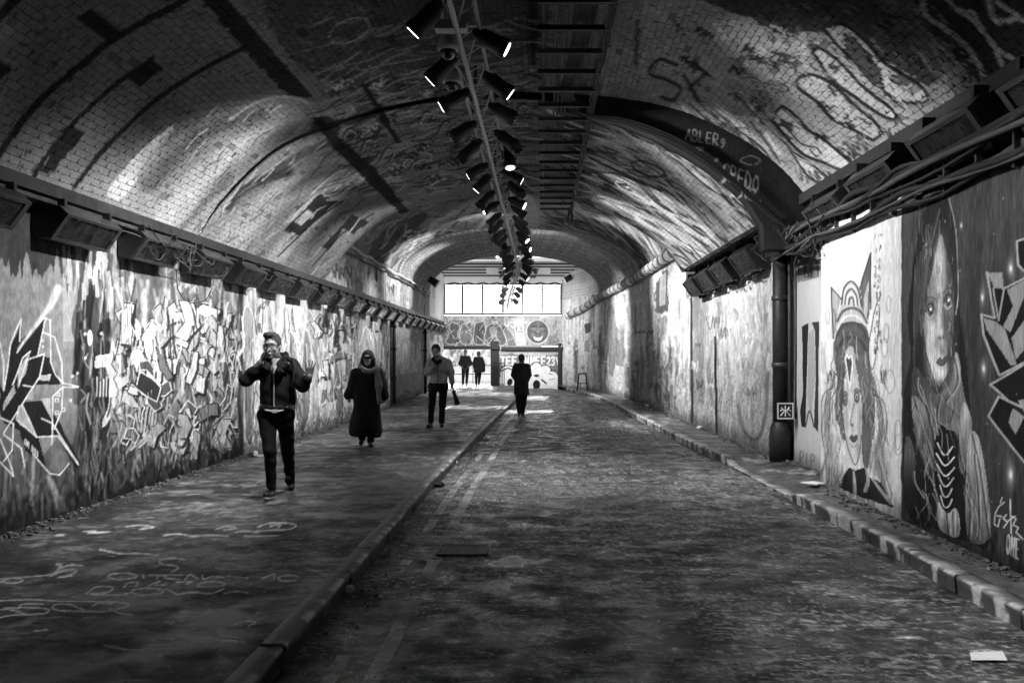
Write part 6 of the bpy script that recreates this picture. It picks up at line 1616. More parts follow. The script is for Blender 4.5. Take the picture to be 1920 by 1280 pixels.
# ragged rail along the left springing of the far vault
for k, (z, rad) in enumerate(((2.64, .05), (2.50, .03))):
    pts = [(XLW + .06 + rw.normal(0, .015), y0, CZ + z + rw.normal(0, .02)) for y0 in np.arange(22, 41.6, .8)]
    tag(MB().tube([Vector(q) for q in catmull(pts, 3)], rad, 7).build('wall_pipe', M['concrete'] if k == 0 else M['beam'], smooth=True), ['pale uneven pipe along the left springing of the far vault', 'thin dark pipe just below the pale pipe of the far vault'][k], 'pipe')

# ------------------------------------------------------------------ small things on the ground
def ground_at(x, y, zrel=1.55):
    Y = zrel * F / (y - CY); q = at(x, y, Y); return q
q = ground_at(1850, 1233, 1.67)
mb = MB(); w_, h_ = .125, .11
v = [q + Vector((-.11, -.06, .006)), q + Vector((.08, -.075, .010)), q + Vector((.12, .07, .018)), q + Vector((-.06, .08, .007)), q + Vector((0, 0, .004))]
mb.add(v + [p_ + Vector((0, 0, .002)) for p_ in v], [(0, 1, 4), (1, 2, 4), (2, 3, 4), (3, 0, 4), (6, 5, 9), (7, 6, 9), (8, 7, 9), (5, 8, 9), (0, 5, 6, 1), (1, 6, 7, 2), (2, 7, 8, 3), (3, 8, 5, 0)])
tag(mb.build('paper_sheet', M['paper']), 'white sheet of paper lying on the road near the right kerb', 'paper')
q = ground_at(1527, 907); mb = MB(); mb.box(q + Vector((0, 0, .012)), (.20, .26, .012), Matrix.Rotation(.5, 3, 'Z')); tag(mb.build('cardboard_scrap', M['paper']), 'flat pale scrap of card on the footway below the pale panel', 'litter')
q = ground_at(473, 857)
t_ = thing('paper_cup', 'crushed white paper cup lying at the foot of the left wall', 'cup', q)
R = Matrix.Rotation(1.35, 3, 'Y') @ Matrix.Rotation(.5, 3, 'X')
MB().lathe([(.034, -.07), (.045, .06), (.047, .065), (.041, .06), (.030, -.06)], q + Vector((0, 0, .045)), 14, R).build('cup', M['white'], t_, smooth=True)
MB().lathe([(.049, .064), (.049, .076), (.042, .082), (.01, .082)], q + Vector((0, 0, .045)), 14, R).build('lid', M['grey_plastic'], t_, smooth=True)
MB().box(q + Vector((.10, .05, .02)), (.09, .06, .03), Matrix.Rotation(.7, 3, 'Z')).build('torn_sleeve', M['paper'], t_)
q = ground_at(1205, 752, 1.52); t_ = thing('paint_tub', 'small dark tub standing at the foot of the right wall', 'tub', q)
MB().lathe([(.12, 0), (.15, .26), (.155, .27), (.14, .27), (.11, .02)], q, 14).build('tub', M['beam'], t_, smooth=True); MB().tube([q + Vector((-.15, 0, .26)), q + Vector((0, -.05, .36)), q + Vector((.15, 0, .26))], .008, 5).build('handle', M['steel'], t_)
for k, (x, y, s) in enumerate(((1218, 762, .14), (1240, 768, .12), (1312, 803, .07))):
    q = ground_at(x, y); c = 8
    bm = bmesh.new(); bmesh.ops.create_icosphere(bm, subdivisions=2, radius=s)
    for v_ in bm.verts:
        f = .75 + .5 * float(fbm(np.array(v_.co.x * 9 + k * 5), np.array(v_.co.y * 9 + v_.co.z * 7), 3)); v_.co = Vector((v_.co.x * f, v_.co.y * f, max(-.02, v_.co.z * f * .6)))
    me = bpy.data.meshes.new('crumpled_bag'); bm.to_mesh(me); bm.free()
    o = link('crumpled_bag', me, M['paper'] if k != 1 else M['beam'], None, True); o.location = q + Vector((0, 0, .02))
    tag(o, ['crumpled pale bag beside the tub at the right wall', 'dark crumpled bag at the right wall beyond the tub', 'small pale crumpled ball on the right footway'][k], 'bag')
q = ground_at(603, 797)
bm = bmesh.new(); bmesh.ops.create_icosphere(bm, subdivisions=3, radius=.24)
for v_ in bm.verts:
    f = .6 + .8 * float(fbm(np.array(v_.co.x * 7 + 3), np.array(v_.co.y * 7 + v_.co.z * 6), 3)); v_.co = Vector((v_.co.x * f * 1.1, v_.co.y * f, max(-.03, v_.co.z * f * .5)))
me = bpy.data.meshes.new('refuse_bag'); bm.to_mesh(me); bm.free()
o = link('refuse_bag', me, M['debris'], None, True); o.location = q + Vector((0, .1, .03)); tag(o, 'flattened refuse bag at the foot of the left wall between the man and the woman', 'bag')
# dark trestle stool far down the right footway
q = Vector((1.62, 40.2, float(.12 + RISE(40.2)) + .02)); q = at(1092, 721, 41.0); q.z = float(ZKR(41.0)) + .01
t_ = thing('step_stool', 'dark folding step stool standing by the far right wall', 'stool', q)
H_ = .72
for a, b in ((-.22, -.11), (.22, -.11), (-.22, .18), (.22, .18)): MB().tube([q + Vector((a, b, 0)), q + Vector((a * .62, b * .2, H_))], .028, 6).build('leg', M['black_metal'], t_)
MB().box(q + Vector((0, 0, H_)), (.34, .18, .05)).build('top', M['black_metal'], t_); MB().box(q + Vector((0, -.06, .32)), (.36, .12, .035)).build('tread', M['black_metal'], t_)
# crumbs of litter along walls and kerb: nobody could count them
def crumbs(name, label, n, fx, y0, y1, zf, seed, smax=.03):
    r = np.random.default_rng(seed); mb = MB()
    for _ in range(n):
        Yv = y0 + (y1 - y0) * r.random() ** 1.3; xv = fx(Yv, r); s = r.uniform(.006, smax)
        R = Matrix.Rotation(r.uniform(0, 6), 3, 'Z') @ Matrix.Rotation(r.uniform(-.5, .5), 3, 'X')
        mb.box((xv, Yv, zf(Yv) + s * .25), (s * r.uniform(.6, 2), s * r.uniform(.6, 1.6), s * .6), R)
    return tag(mb.build(name, M['debris']), label, None, None, 'stuff')
crumbs('litter', 'crumbs of plaster and litter along the left wall', 1500, lambda Y, r: XLW + abs(r.normal(0, .13)) + .02, 7, 30, lambda Y: .12 + float(RISE(Y)), 1)
crumbs('litter', 'crumbs of litter along the right wall', 700, lambda Y, r: (3.42 if Y < 12.3 else (3.76 if Y < 15.2 else float(XR(Y)))) - abs(r.normal(0, .10)) - .02, 6, 30, lambda Y: .12, 2)
crumbs('litter', 'grit and scraps in the gutter of the left kerb', 260, lambda Y, r: float(XL(Y)) + .04 + abs(r.normal(0, .16)), 6, 30, lambda Y: 0.0, 3, .017)
crumbs('litter', 'grit and scraps scattered on the road', 420, lambda Y, r: r.uniform(-.9, 2.8), 4.8, 24, lambda Y: 0.004, 4, .010)
for k, (x, y) in enumerate(((905, 806), (895, 812), (888, 822), (820, 912), (648, 1110), (855, 870), (835, 884))):
    q = ground_at(x, y, 1.67); a = .09 if k == 3 else .05
    mb = MB(); mb.box(q + Vector((0, 0, .02)), (a * 1.8, a, .03), Matrix.Rotation(k * .9, 3, 'Z')); mb.box(q + Vector((.03, .02, .03)), (a, a * .8, .02), Matrix.Rotation(k * 1.7, 3, 'Z') @ Matrix.Rotation(.5, 3, 'X'))
    tag(mb.build('litter_scrap', M['paper'] if k != 3 else M['beam']), ['pale scrap in the gutter nearest the walking man with his back turned', 'second pale scrap in the gutter behind the first', 'pale scrap in the gutter, third of the far group', 'dark flattened can in the gutter by the kerb', 'lone pale scrap in the near gutter', 'tiny pale scrap in the gutter beyond the flattened can', 'tiny pale scrap in the gutter just past the flattened can'][k], 'litter')
# ------------------------------------------------------------------ people: smooth distance fields turned into one surface
class Body:
    def __init__(s, lo, hi, h):
        s.h = h; s.lo = np.array(lo, float)
        s.n = np.ceil((np.array(hi, float) - s.lo) / h).astype(int) + 1
        s.f = np.full(s.n, .25, dtype=np.float32)
    def _sub(s, lo, hi, m):
        a = np.clip(np.floor((np.array(lo) - m - s.lo) / s.h).astype(int), 0, s.n); b = np.clip(np.ceil((np.array(hi) + m - s.lo) / s.h).astype(int) + 1, 0, s.n)
        if (b - a).min() < 1: return None
        sl = tuple(slice(a[k], b[k]) for k in range(3))
        g = [s.lo[k] + s.h * np.arange(a[k], b[k]) for k in range(3)]
        return sl, g[0][:, None, None], g[1][None, :, None], g[2][None, None, :]
    def _join(s, sl, d, k, cut=False):
        f = s.f[sl]
        if cut: f2 = -f
        else: f2 = f
        hh = np.maximum(k - np.abs(f2 - d), 0) / max(k, 1e-6)
        r = np.minimum(f2, d) - hh * hh * k / 4
        s.f[sl] = -r if cut else r
    def cap(s, a, b, ra, rb=None, k=.03, fy=1.0, fx=1.0, cut=False):
        """tapered capsule; fy/fx flatten it in depth / across"""
        rb = ra if rb is None else rb
        a = np.array(a, float); b = np.array(b, float); R = max(ra, rb) * max(1, fy, fx)
        q = s._sub(np.minimum(a, b) - R, np.maximum(a, b) + R, k + .03)
        if q is None: return s
        sl, X, Y, Z = q; ab = b - a; l2 = ab @ ab + 1e-9
        t = np.clip(((X - a[0]) * ab[0] + (Y - a[1]) * ab[1] + (Z - a[2]) * ab[2]) / l2, 0, 1)
        dx = (X - a[0] - t * ab[0]) / fx; dy = (Y - a[1] - t * ab[1]) / fy; dz = Z - a[2] - t * ab[2]
        d = (np.sqrt(dx * dx + dy * dy + dz * dz) - (ra + (rb - ra) * t)) * min(1, fy, fx)
        s._join(sl, d, k, cut); return s
    def ell(s, c, r, k=.02, R=None, cut=False):
        c = np.array(c, float); r = np.array(r, float); m = r.max()
        q = s._sub(c - m, c + m, k + .03)
        if q is None: return s
        sl, X, Y, Z = q
        P = [X - c[0], Y - c[1], Z - c[2]]
        if R is not None:
            Rm = np.array(R.inverted())
            P = [Rm[i][0] * P[0] + Rm[i][1] * P[1] + Rm[i][2] * P[2] for i in range(3)]
        k0 = np.sqrt((P[0] / r[0]) ** 2 + (P[1] / r[1]) ** 2 + (P[2] / r[2]) ** 2)
        k1 = np.sqrt((P[0] / r[0] ** 2) ** 2 + (P[1] / r[1] ** 2) ** 2 + (P[2] / r[2] ** 2) ** 2) + 1e-6
        d = np.where(k0 < .2, (k0 - 1) * r.min(), k0 * (k0 - 1) / k1)
        s._join(sl, d, k, cut); return s
    def half(s, n, o):
        """keep only the side where (p-o).n < 0"""
        n = np.array(n, float); n /= np.linalg.norm(n)
        g = [s.lo[k] + s.h * np.arange(s.n[k]) for k in range(3)]
        d = (g[0][:, None, None] - o[0]) * n[0] + (g[1][None, :, None] - o[1]) * n[1] + (g[2][None, None, :] - o[2]) * n[2]
        s.f = np.maximum(s.f, d.astype(np.float32)); return s
    def folds(s, amp, fx, fz, seed=0):
        g = [s.lo[k] + s.h * np.arange(s.n[k]) for k in range(3)]
        X, Y, Z = g[0][:, None, None], g[1][None, :, None], g[2][None, None, :]
        r = np.random.default_rng(seed); p = r.uniform(0, 6, 6)
        w = np.sin(X * fx + Z * fz * .35 + p[0] + 1.4 * np.sin(Z * fz * .5 + p[1])) * .5 + np.sin(Y * fx * .9 - Z * fz * .6 + p[2] + 1.2 * np.sin(X * fx * .4 + p[3])) * .35 + np.sin(Z * fz + X * fx * .5 + p[4]) * .35
        s.f = (s.f + amp * w).astype(np.float32); return s
    def mesh(s):
        f = np.pad(s.f, 1, constant_values=.2); lo = s.lo - s.h
        S = f < 0; n = f.shape
        sl = lambda o: tuple(slice(o[k], n[k] - 1 + o[k]) for k in range(3))
        cor = [(a, b, c) for a in (0, 1) for b in (0, 1) for c in (0, 1)]
        cnt = sum(S[sl(o)].astype(np.int8) for o in cor)
        act = (cnt > 0) & (cnt < 8)
        ids = np.full(act.shape, -1, np.int64); idx = np.argwhere(act); ids[act] = np.arange(len(idx))
        vals = {o: f[sl(o)][act] for o in cor}
        acc = np.zeros((len(idx), 3)); num = np.zeros(len(idx))
        for o in cor:
            for k in range(3):
                if o[k] == 0:
                    o2 = tuple(1 if j == k else o[j] for j in range(3))
                    a, b = vals[o], vals[o2]; m = (a < 0) != (b < 0)
                    t = np.where(m, a / np.where(m, a - b, 1), 0)
                    p = np.tile(np.array(o, float), (len(idx), 1)); p[:, k] += t
                    acc += p * m[:, None]; num += m
        V = (idx + acc / num[:, None]) * s.h + lo
        Q = []
        for k in range(3):
            a, b = (k + 1) % 3, (k + 2) % 3
            s0 = [slice(None)] * 3; s1 = [slice(None)] * 3
            s0[k] = slice(0, n[k] - 1); s1[k] = slice(1, n[k])
            A, B = S[tuple(s0)], S[tuple(s1)]
            for pos in (True, False):
                e = np.argwhere((A & ~B) if pos else (~A & B))
                e = e[(e[:, a] > 0) & (e[:, b] > 0) & (e[:, a] < n[a] - 1) & (e[:, b] < n[b] - 1)]
                if not len(e): continue
                def cell(da, db):
                    c = e.copy(); c[:, a] += da; c[:, b] += db; return ids[c[:, 0], c[:, 1], c[:, 2]]
                q = np.stack([cell(-1, -1), cell(0, -1), cell(0, 0), cell(-1, 0)], 1)
                Q.append(q if pos else q[:, ::-1])
        return V, np.vstack(Q)

def skin(name, body, mat, parent=None, paint=None):
    V, Q = body.mesh()
    pv = None
    if paint is not None:
        pv = paint(V)
    org = np.array(parent.location) if parent is not None else np.zeros(3)
    if parent is not None:
        return link(name, np_mesh(name, V - org, Q, pv, True), mat, parent, True)
    return V, Q, pv

def cloth(name, val, bump=.5, scale=220):
    m, nt, b = new_mat(name)
    n = noise_node(nt, 12, 4, .6); c = ramp(nt, n, .3, .7, val * .8, val * 1.25)
    nt.links.new(c, b.inputs['Base Color']); b.inputs['Roughness'].default_value = .9; b.inputs['Specular IOR Level'].default_value = .15
    set_bump(nt, b, noise_node(nt, scale, 3, .6), bump, .003)
    return m
M['skin'] = painted('skin', .5, .08, 80, .1, .002, 120, spec=.35)
M['black_cloth'] = cloth('black_cloth', .012); M['black_trousers'] = cloth('black_trousers', .010); M['grey_cloth'] = cloth('grey_cloth', .27); M['dark_cloth'] = cloth('dark_cloth', .022)
M['scarf'] = cloth('scarf_wool', .16, .8, 120); M['fur'] = cloth('fur_collar', .008, 1.0, 90); M['hair'] = cloth('hair', .035, 1.0, 150); M['leather'] = plain('black_leather', .012, .3, 0, .3, 30, .2); M['sole'] = plain('pale_sole', .35, .6, 0, .3, 30); M['black_shiny'] = plain('black_gloss', .01, .15, 0, .2, 20)

def person(label, o):
    """the body mesh is the thing itself; it is filled in by finish()"""
    t_ = bpy.data.objects.new('person', None)
    return t_
class Fig:
    """pose given by photograph pixels at the figure's own distance"""
    def __init__(s, Y, label, group=None, ground=.12):
        s.Y = Y; s.label = label; s.ground = ground; s.kids = []
    def J(s, x, y, d=0.0):
        k = (s.Y + d) / F
        return np.array([(x - CX) * k, s.Y + d, CZ + (CY - y) * k])
    def begin(s, body, paint, org):
        V, Q = body.mesh(); pv = paint(s, V)
        s.ob = link('person', np_mesh('person', V - np.array(org), Q, pv, True), M['skin'], None, True)
        s.ob.location = org
        tag(s.ob, s.label, 'person'); return s.ob
    def px(s, V): return CX + F * V[:, 0] / V[:, 1], CY - F * (V[:, 2] - CZ) / V[:, 1]
    def part(s, name, body, mat): return skin(name, body, mat, s.ob)
    def bounds(s, x0, x1, y0, y1, d0=-.45, d1=.45):
        c = np.array([s.J(x, y, d) for x in (x0, x1) for y in (y0, y1) for d in (d0, d1)])
        return c.min(0), c.max(0)

def face_paint(cx, ey, s_, my, beard=None, tone=.34, dy=0):
    """eyes at ey, mouth at my (pixels of the photo), s_ = pixels per eye offset"""
    def fn(fig, V):
        x, y = fig.px(V); v = np.where(np.hypot(x - cx, y - ey) < s_ * 6, tone, tone * .62); front = V[:, 1] < fig.Y + dy + .02
        hd = front & (np.abs(x - cx) < s_ * 3) & (y < my + s_ * 2.2)
        def bl(px, py, rx, ry, val, a=1.0):
            k = np.exp(-(((x - px) / rx) ** 2 + ((y - py) / ry) ** 2) * 1.5) * a * hd
            v[:] = v * (1 - k) + val * k
        if beard is not None:
            k = sstep(my - s_ * .5, my + s_ * .1, y + np.abs(x - cx) * .25 - s_ * .1) * hd; v[:] = v * (1 - k * .85) + beard * k * .85
        for q in (-1, 1):
            bl(cx + q * s_, ey, s_ * .38, s_ * .22, .04, .8); bl(cx + q * s_, ey - s_ * .62, s_ * .6, s_ * .16, .05, .6)
        bl(cx, my, s_ * .65, s_ * .18, .10, .7); bl(cx, ey + s_ * 1.25, s_ * .35, s_ * .2, .14, .6); bl(cx, ey + s_ * .6, s_ * .18, s_ * .6, tone * 1.25, .6)
        return v
    return fn

# ---------- man on the phone, nearest
f = Fig(10.84, 'man in black fur-collared jacket talking on a phone, other hand raised')
J = f.J
hc = J(509.5, 650, -.02)
def arm(B, a, b, c, ra, rb, rc, k=.03):
    B.cap(a, b, ra, rb, k); B.cap(b, c, rb, rc, k)
def hand(B, w, dirv, spread, L, s_=1.0, curl=0.0, thumb=-1):
    """palm and five fingers: w wrist, dirv up the hand, spread across it (unit vectors)"""
    w = np.array(w, float); u = np.array(dirv, float); u /= np.linalg.norm(u); v = np.array(spread, float); v /= np.linalg.norm(v); n = np.cross(u, v)
    pc = w + u * L * .28
    for q in (-.13, 0, .13): B.cap(w + v * q * L * .6, w + u * L * .50 + v * q * L * 1.35, .016 * s_, .013 * s_, .012)
    for i, (o, l, sp) in enumerate(((-.20, .42, -.22), (-.065, .50, -.06), (.065, .47, .08), (.19, .37, .26))):
        b0 = w + u * L * .48 + v * o * L; d1 = u + v * sp + n * curl * .5; d1 /= np.linalg.norm(d1); m_ = b0 + d1 * L * l * .5
        d2 = u + v * sp * 1.1 + n * curl * 1.6; d2 /= np.linalg.norm(d2)
        B.cap(b0, m_, .0095 * s_, .0088 * s_, .004); B.cap(m_, m_ + d2 * L * l * .5, .0088 * s_, .007 * s_, .004)
    t0 = w + u * L * .14 + v * thumb * .14 * L; d = u * .62 + v * thumb * .8 + n * curl * .5; d /= np.linalg.norm(d); t1 = t0 + d * L * .26
    B.cap(t0, t1, .013 * s_, .011 * s_, .01); B.cap(t1, t1 + (d * .7 + u * .5) * L * .2, .011 * s_, .008 * s_, .004)
B = Body(*f.bounds(448, 596, 616, 938, -.55, .85), .0075)
hipL, hipR = J(500, 775, .02), J(534, 775, .02)
kneeL, kneeR = J(506, 846, -.10), J(540, 848, .26)
ankL, ankR = J(509.5, 912, -.02), J(544.5, 905, .62)
def head(B, c, s_=1.0, nose=(0, -1)):
    B.ell(c + np.array([0, .01, .025]) * s_, np.array([.076, .096, .105]) * s_, .02)
    B.ell(c + np.array([0, -.022, -.055]) * s_, np.array([.057, .070, .072]) * s_, .03)
    B.ell(c + np.array([0, -.072, -.105]) * s_, np.array([.026, .024, .022]) * s_, .02)
    B.cap(c + np.array([0, -.085, .02]) * s_, c + np.array([0, -.108, -.028]) * s_, .010 * s_, .015 * s_, .012)
    B.ell(c + np.array([0, -.086, .035]) * s_, np.array([.05, .014, .014]) * s_, .014)
    for q in (-1, 1):
        B.ell(c + np.array([q * .078, .012, -.005]) * s_, np.array([.012, .024, .033]) * s_, .006); B.ell(c + np.array([q * .044, -.068, -.03]) * s_, np.array([.022, .018, .020]) * s_, .016)
        B.ell(c + np.array([q * .030, -.096, .010]) * s_, np.array([.016, .012, .010]) * s_, .006, cut=True)
    B.ell(c + np.array([0, -.098, -.072]) * s_, np.array([.024, .010, .005]) * s_, .006)
head(B, hc, 1.08)
neck = J(519, 684, .03)
B.cap(hc + np.array([0.01, .03, -.06]), neck, .062, .07, .03)
chest, waist = J(520, 705, .04), J(518, 768, .04)
B.cap(chest, waist, .165, .13, .05, .62); B.cap(waist, J(517, 780, .04), .13, .12, .04, .66)
shL, shR = J(488, 690, .02), J(551, 688, .04); elL, elR = J(462, 712, -.08), J(566, 722, -.10)
wrL, wrR = J(489, 679, -.14), J(580, 706, -.16)
arm(B, shL, elL, wrL, .06, .048, .034); arm(B, shR, elR, wrR, .06, .048, .034)
for h_, k_, a_ in ((hipL, kneeL, ankL), (hipR, kneeR, ankR)): B.cap(h_, k_, .085, .055, .03); B.cap(k_, a_, .055, .04, .02)
hand(B, wrR, (.12, -.1, 1), (1, .2, 0), .185, 1.05, .15, -1)
hand(B, wrL, (.25, -.1, 1), (.35, -.9, .1), .165, 1.05, .9, -1)
man = f.begin(B, face_paint(508, 650.5, 6.0, 664.5, .05, .25), (hc[0], f.Y, .12))
# hair, ears to crown
B = Body(*f.bounds(490, 530, 616, 665, -.2, .22), .006)
B.ell(hc + np.array([.004, .028, .050]), (.090, .108, .112), .02).ell(hc + np.array([-.02, -.05, .125]), (.062, .06, .035), .02)
B.ell(hc + np.array([0, -.108, -.062]), (.076, .10, .110), .01, cut=True)
B.half((0, -.35, -1), hc + np.array([0, 0, -.045])); B.folds(.004, 160, 90, 1); f.part('hair', B, M['hair'])
# jacket
B = Body(*f.bounds(446, 592, 668, 776, -.45, .42), .0075)
B.cap(J(520, 694, .04), J(521, 735, .04), .188, .19, .05, .72); B.cap(J(521, 735, .04), J(521, 762, .04), .19, .188, .03, .72)
B.cap(J(493, 690, .03), J(548, 689, .04), .085, .09, .06)
arm(B, J(490, 692, .02), elL, J(486, 686, -.12), .078, .066, .05, .04); arm(B, J(550, 692, .04), elR, J(577, 712, -.15), .080, .068, .05, .04)
B.half((0, 0, -1), J(520, 767)); B.folds(.009, 26, 40, 2)
jk = f.part('jacket', B, M['black_cloth'])
B = Body(*f.bounds(490, 560, 755, 772, -.3, .35), .0075); B.cap(J(497, 763, .04), J(545, 763, .04), .05, .05, .02, 3.4); B.half((0, 0, -1), J(0, 768)); B.half((0, 0, 1), J(0, 757)); f.part('waistband', B, M['leather'])
# fur collar round the neck, open at the throat
B = Body(*f.bounds(488, 562, 655, 712, -.3, .3), .0075)
ring = [J(500, 690, -.13), J(499, 681, -.06), J(505, 673, .08), J(520, 668, .14), J(534, 668, .08), J(538, 676, -.03), J(530, 688, -.10), J(524, 696, -.14)]
for a, b in zip(ring[:-1], ring[1:]): B.cap(a, b, .042, .045, .03)
B.folds(.007, 120, 120, 4); f.part('fur_collar', B, M['fur'])
B = Body(*f.bounds(500, 530, 672, 702, -.25, .2), .006); B.cap(J(516, 676, -.02), J(515, 694, -.06), .07, .055, .03, .9); f.part('shirt_collar', B, M['grey_cloth'])
y_ = lambda yy: -.155 - .02 * math.sin((yy - 690) / 25)
MB().tube([J(513.5, yy, -.118 if yy < 690 else -.122 - .0 * yy) for yy in range(684, 768, 6)], .006, 6).build('zip', M['steel'], man)
B = Body(*f.bounds(520, 545, 672, 706, -.3, .0), .006); B.cap(J(527, 686, -.125), J(539, 684, -.115), .034, .034, .02, .5); f.part('chest_pocket_flap', B, M['leather'])
MB().tube([J(548, 672, -.03), J(552, 688, -.07), J(551, 708, -.09), J(547, 726, -.08)], .018, 6).build('backpack_strap', M['dark_cloth'], man)
mb = MB(); mb.tube([J(497, 768, -.12), J(508, 770, -.128), J(520, 770.5, -.13), J(532, 769, -.12)], .010, 6); mb.box(J(515, 770.5, -.135), (.05, .012, .035)); mb.build('belt', M['grey_plastic'], man)
# trousers
B = Body(*f.bounds(478, 566, 755, 920, -.35, .85), .0085)
B.cap(J(506, 773, .03), J(534, 773, .05), .108, .108, .05, 1.1)
for h_, k_, a_ in ((hipL, kneeL, ankL), (hipR, kneeR, ankR)): B.cap(h_ + np.array([0, 0, -.02]), k_, .102, .068, .04); B.cap(k_, a_ + np.array([0, 0, .015]), .068, .053, .03)
B.half((0, 0, 1), J(0, 761)); B.folds(.007, 30, 44, 3); f.part('trousers', B, M['black_trousers'])
# shoes: leading foot flat, trailing one on its toe
def shoe(fig, toe, heel, ank, nm='shoe', pale=True):
    toe, heel, ank = map(np.array, (toe, heel, ank)); lo = np.minimum(np.minimum(toe, heel), ank) - .08; hi = np.maximum(np.maximum(toe, heel), ank) + .08
    B = Body(lo, hi, .007); B.cap(heel, toe, .042, .036, .02, 1, 1); B.cap(heel + (toe - heel) * .25, ank, .042, .046, .03); B.cap(heel + (toe - heel) * .5, toe + (heel - toe) * .1, .046, .042, .02)
    o = fig.part(nm, B, M['leather'])
    if pale:
        B = Body(lo, hi, .007); up = np.array([0, 0, .034]); B.cap(heel - up, toe - up, .034, .032, .01, 1.1, 1.15); n = np.cross(toe - heel, [1, 0, 0]); n = n / np.linalg.norm(n); n = n if n[2] > 0 else -n
        B.half(n, (heel + toe) / 2 - n * .022); fig.part('sole', B, M['sole'])
shoe(f, J(499, 927.5, -.17), J(511, 925, .05), J(510, 913, .0))
shoe(f, (J(546, 0, .58)[0], f.Y + .58, .165), (J(545, 0, .74)[0], f.Y + .74, .27), J(544.5, 905, .66), pale=False)
# glasses
mb = MB()
for q in (-1, 1):
    c = hc + np.array([q * .034, -.118, .010]); ring = [c + np.array([.028 * math.cos(a), 0, .019 * math.sin(a)]) for a in np.linspace(0, 2 * math.pi, 13)]; mb.tube(ring, .0042, 5, False)
    mb.tube([c + np.array([q * .028, 0, .008]), hc + np.array([q * .088, .01, .012])], .004, 5)
mb.tube([hc + np.array([-.008, -.122, .014]), hc + np.array([.008, -.122, .014])], .004, 5); mb.build('glasses', M['black_shiny'], man)
ph = J(497.5, 663, -.16)
R = Matrix.Rotation(.25, 3, 'Y') @ Matrix.Rotation(.35, 3, 'Z')
t_ = thing('mobile_phone', 'dark phone held to the ear of the man in the fur-collared jacket', 'phone', ph)
MB().box(ph, (.014, .075, .15), R).build('case', M['black_shiny'], t_, .004)

# ---------- woman in the long coat
f = Fig(17.0, 'woman in a long black coat, pale scarf and dark glasses walking on the left pavement'); J = f.J
hc = J(689.5, 672, -.02)
B = Body(*f.bounds(646, 728, 650, 842, -.45, .6), .010)
head(B, hc, 1.0); B.cap(hc + np.array([0, .03, -.06]), J(688, 692, .04), .055, .07, .03)
B.cap(J(688, 702, .04), J(688, 752, .04), .15, .14, .05, .66)
for a, b, c in ((J(667, 702, .03), J(660, 722, .02), J(655, 741, .0)), (J(709, 702, .03), J(715, 722, .02), J(719.5, 742, .0))):
    arm(B, a, b, c, .055, .045, .03); B.cap(c, c + np.array([0, -.02, -.06]), .032, .025, .02); 
    for q in range(4): B.cap(c + np.array([(q - 1.5) * .016, -.02, -.06]), c + np.array([(q - 1.5) * .015, -.03, -.125 + .01 * abs(q - 1.5)]), .009, .008, .006)
    B.cap(c + np.array([.02, -.03, -.04]), c + np.array([.035, -.05, -.085]), .011, .009, .008)
ft = ((J(682, 752, .03), J(681, 792, .12), J(679, 824, .42)), (J(697, 752, .03), J(696, 792, .05), J(695, 829, .02)))
for h_, k_, a_ in ft: B.cap(h_, k_, .08, .055, .03); B.cap(k_, a_, .052, .04, .02)
wm = f.begin(B, face_paint(689, 672, 4.2, 683, None, .27), (hc[0], f.Y, .12))
B = Body(*f.bounds(670, 710, 650, 700, -.2, .22), .007)
B.ell(hc + np.array([0, .03, .030]), (.108, .118, .125), .02).cap(hc + np.array([-.088, .02, -.02]), hc + np.array([-.095, .03, -.11]), .045, .04, .03).cap(hc + np.array([.088, .02, -.02]), hc + np.array([.092, .03, -.10]), .045, .035, .03)
B.ell(hc + np.array([0, -.11, -.03]), (.074, .11, .112), .01, cut=True); B.folds(.004, 120, 50, 5); f.part('hair', B, M['hair'])
mb = MB()
for q in (-1, 1): mb.box(hc + np.array([q * .036, -.108, .012]), (.062, .02, .042), Matrix.Rotation(q * .25, 3, 'Z'))
mb.tube([hc + np.array([-.085, .0, .016]), hc + np.array([-.062, -.10, .016]), hc + np.array([.062, -.10, .016]), hc + np.array([.085, .0, .016])], .005, 5); mb.build('sunglasses', M['black_shiny'], wm, .004)
B = Body(*f.bounds(644, 732, 676, 826, -.5, .5), .010)
B.cap(J(688, 704, .04), J(688, 745, .04), .205, .235, .06, .72); B.cap(J(688, 745, .04), J(685.5, 806, .05), .235, .285, .06, .74); B.cap(J(670, 700, .04), J(707, 700, .04), .085, .085, .06)
for a, b, c in ((J(668, 703, .03), J(661, 722, .02), J(655.5, 740, .0)), (J(709, 703, .03), J(715, 722, .02), J(719, 741, .0))): B.cap(a, b, .085, .085, .04); B.cap(b, c, .085, .09, .03)
B.cap(J(689, 690, .05), J(689, 697, .02), .11, .12, .05, .9)
B.folds(.016, 26, 7, 6); B.half((-.06, 0, -1), J(668, 818)); 
B.cap(J(686, 806, -.35), J(686, 822, -.35), .10, .15, .02, 2.6, cut=True)
f.part('coat', B, M['black_cloth'])
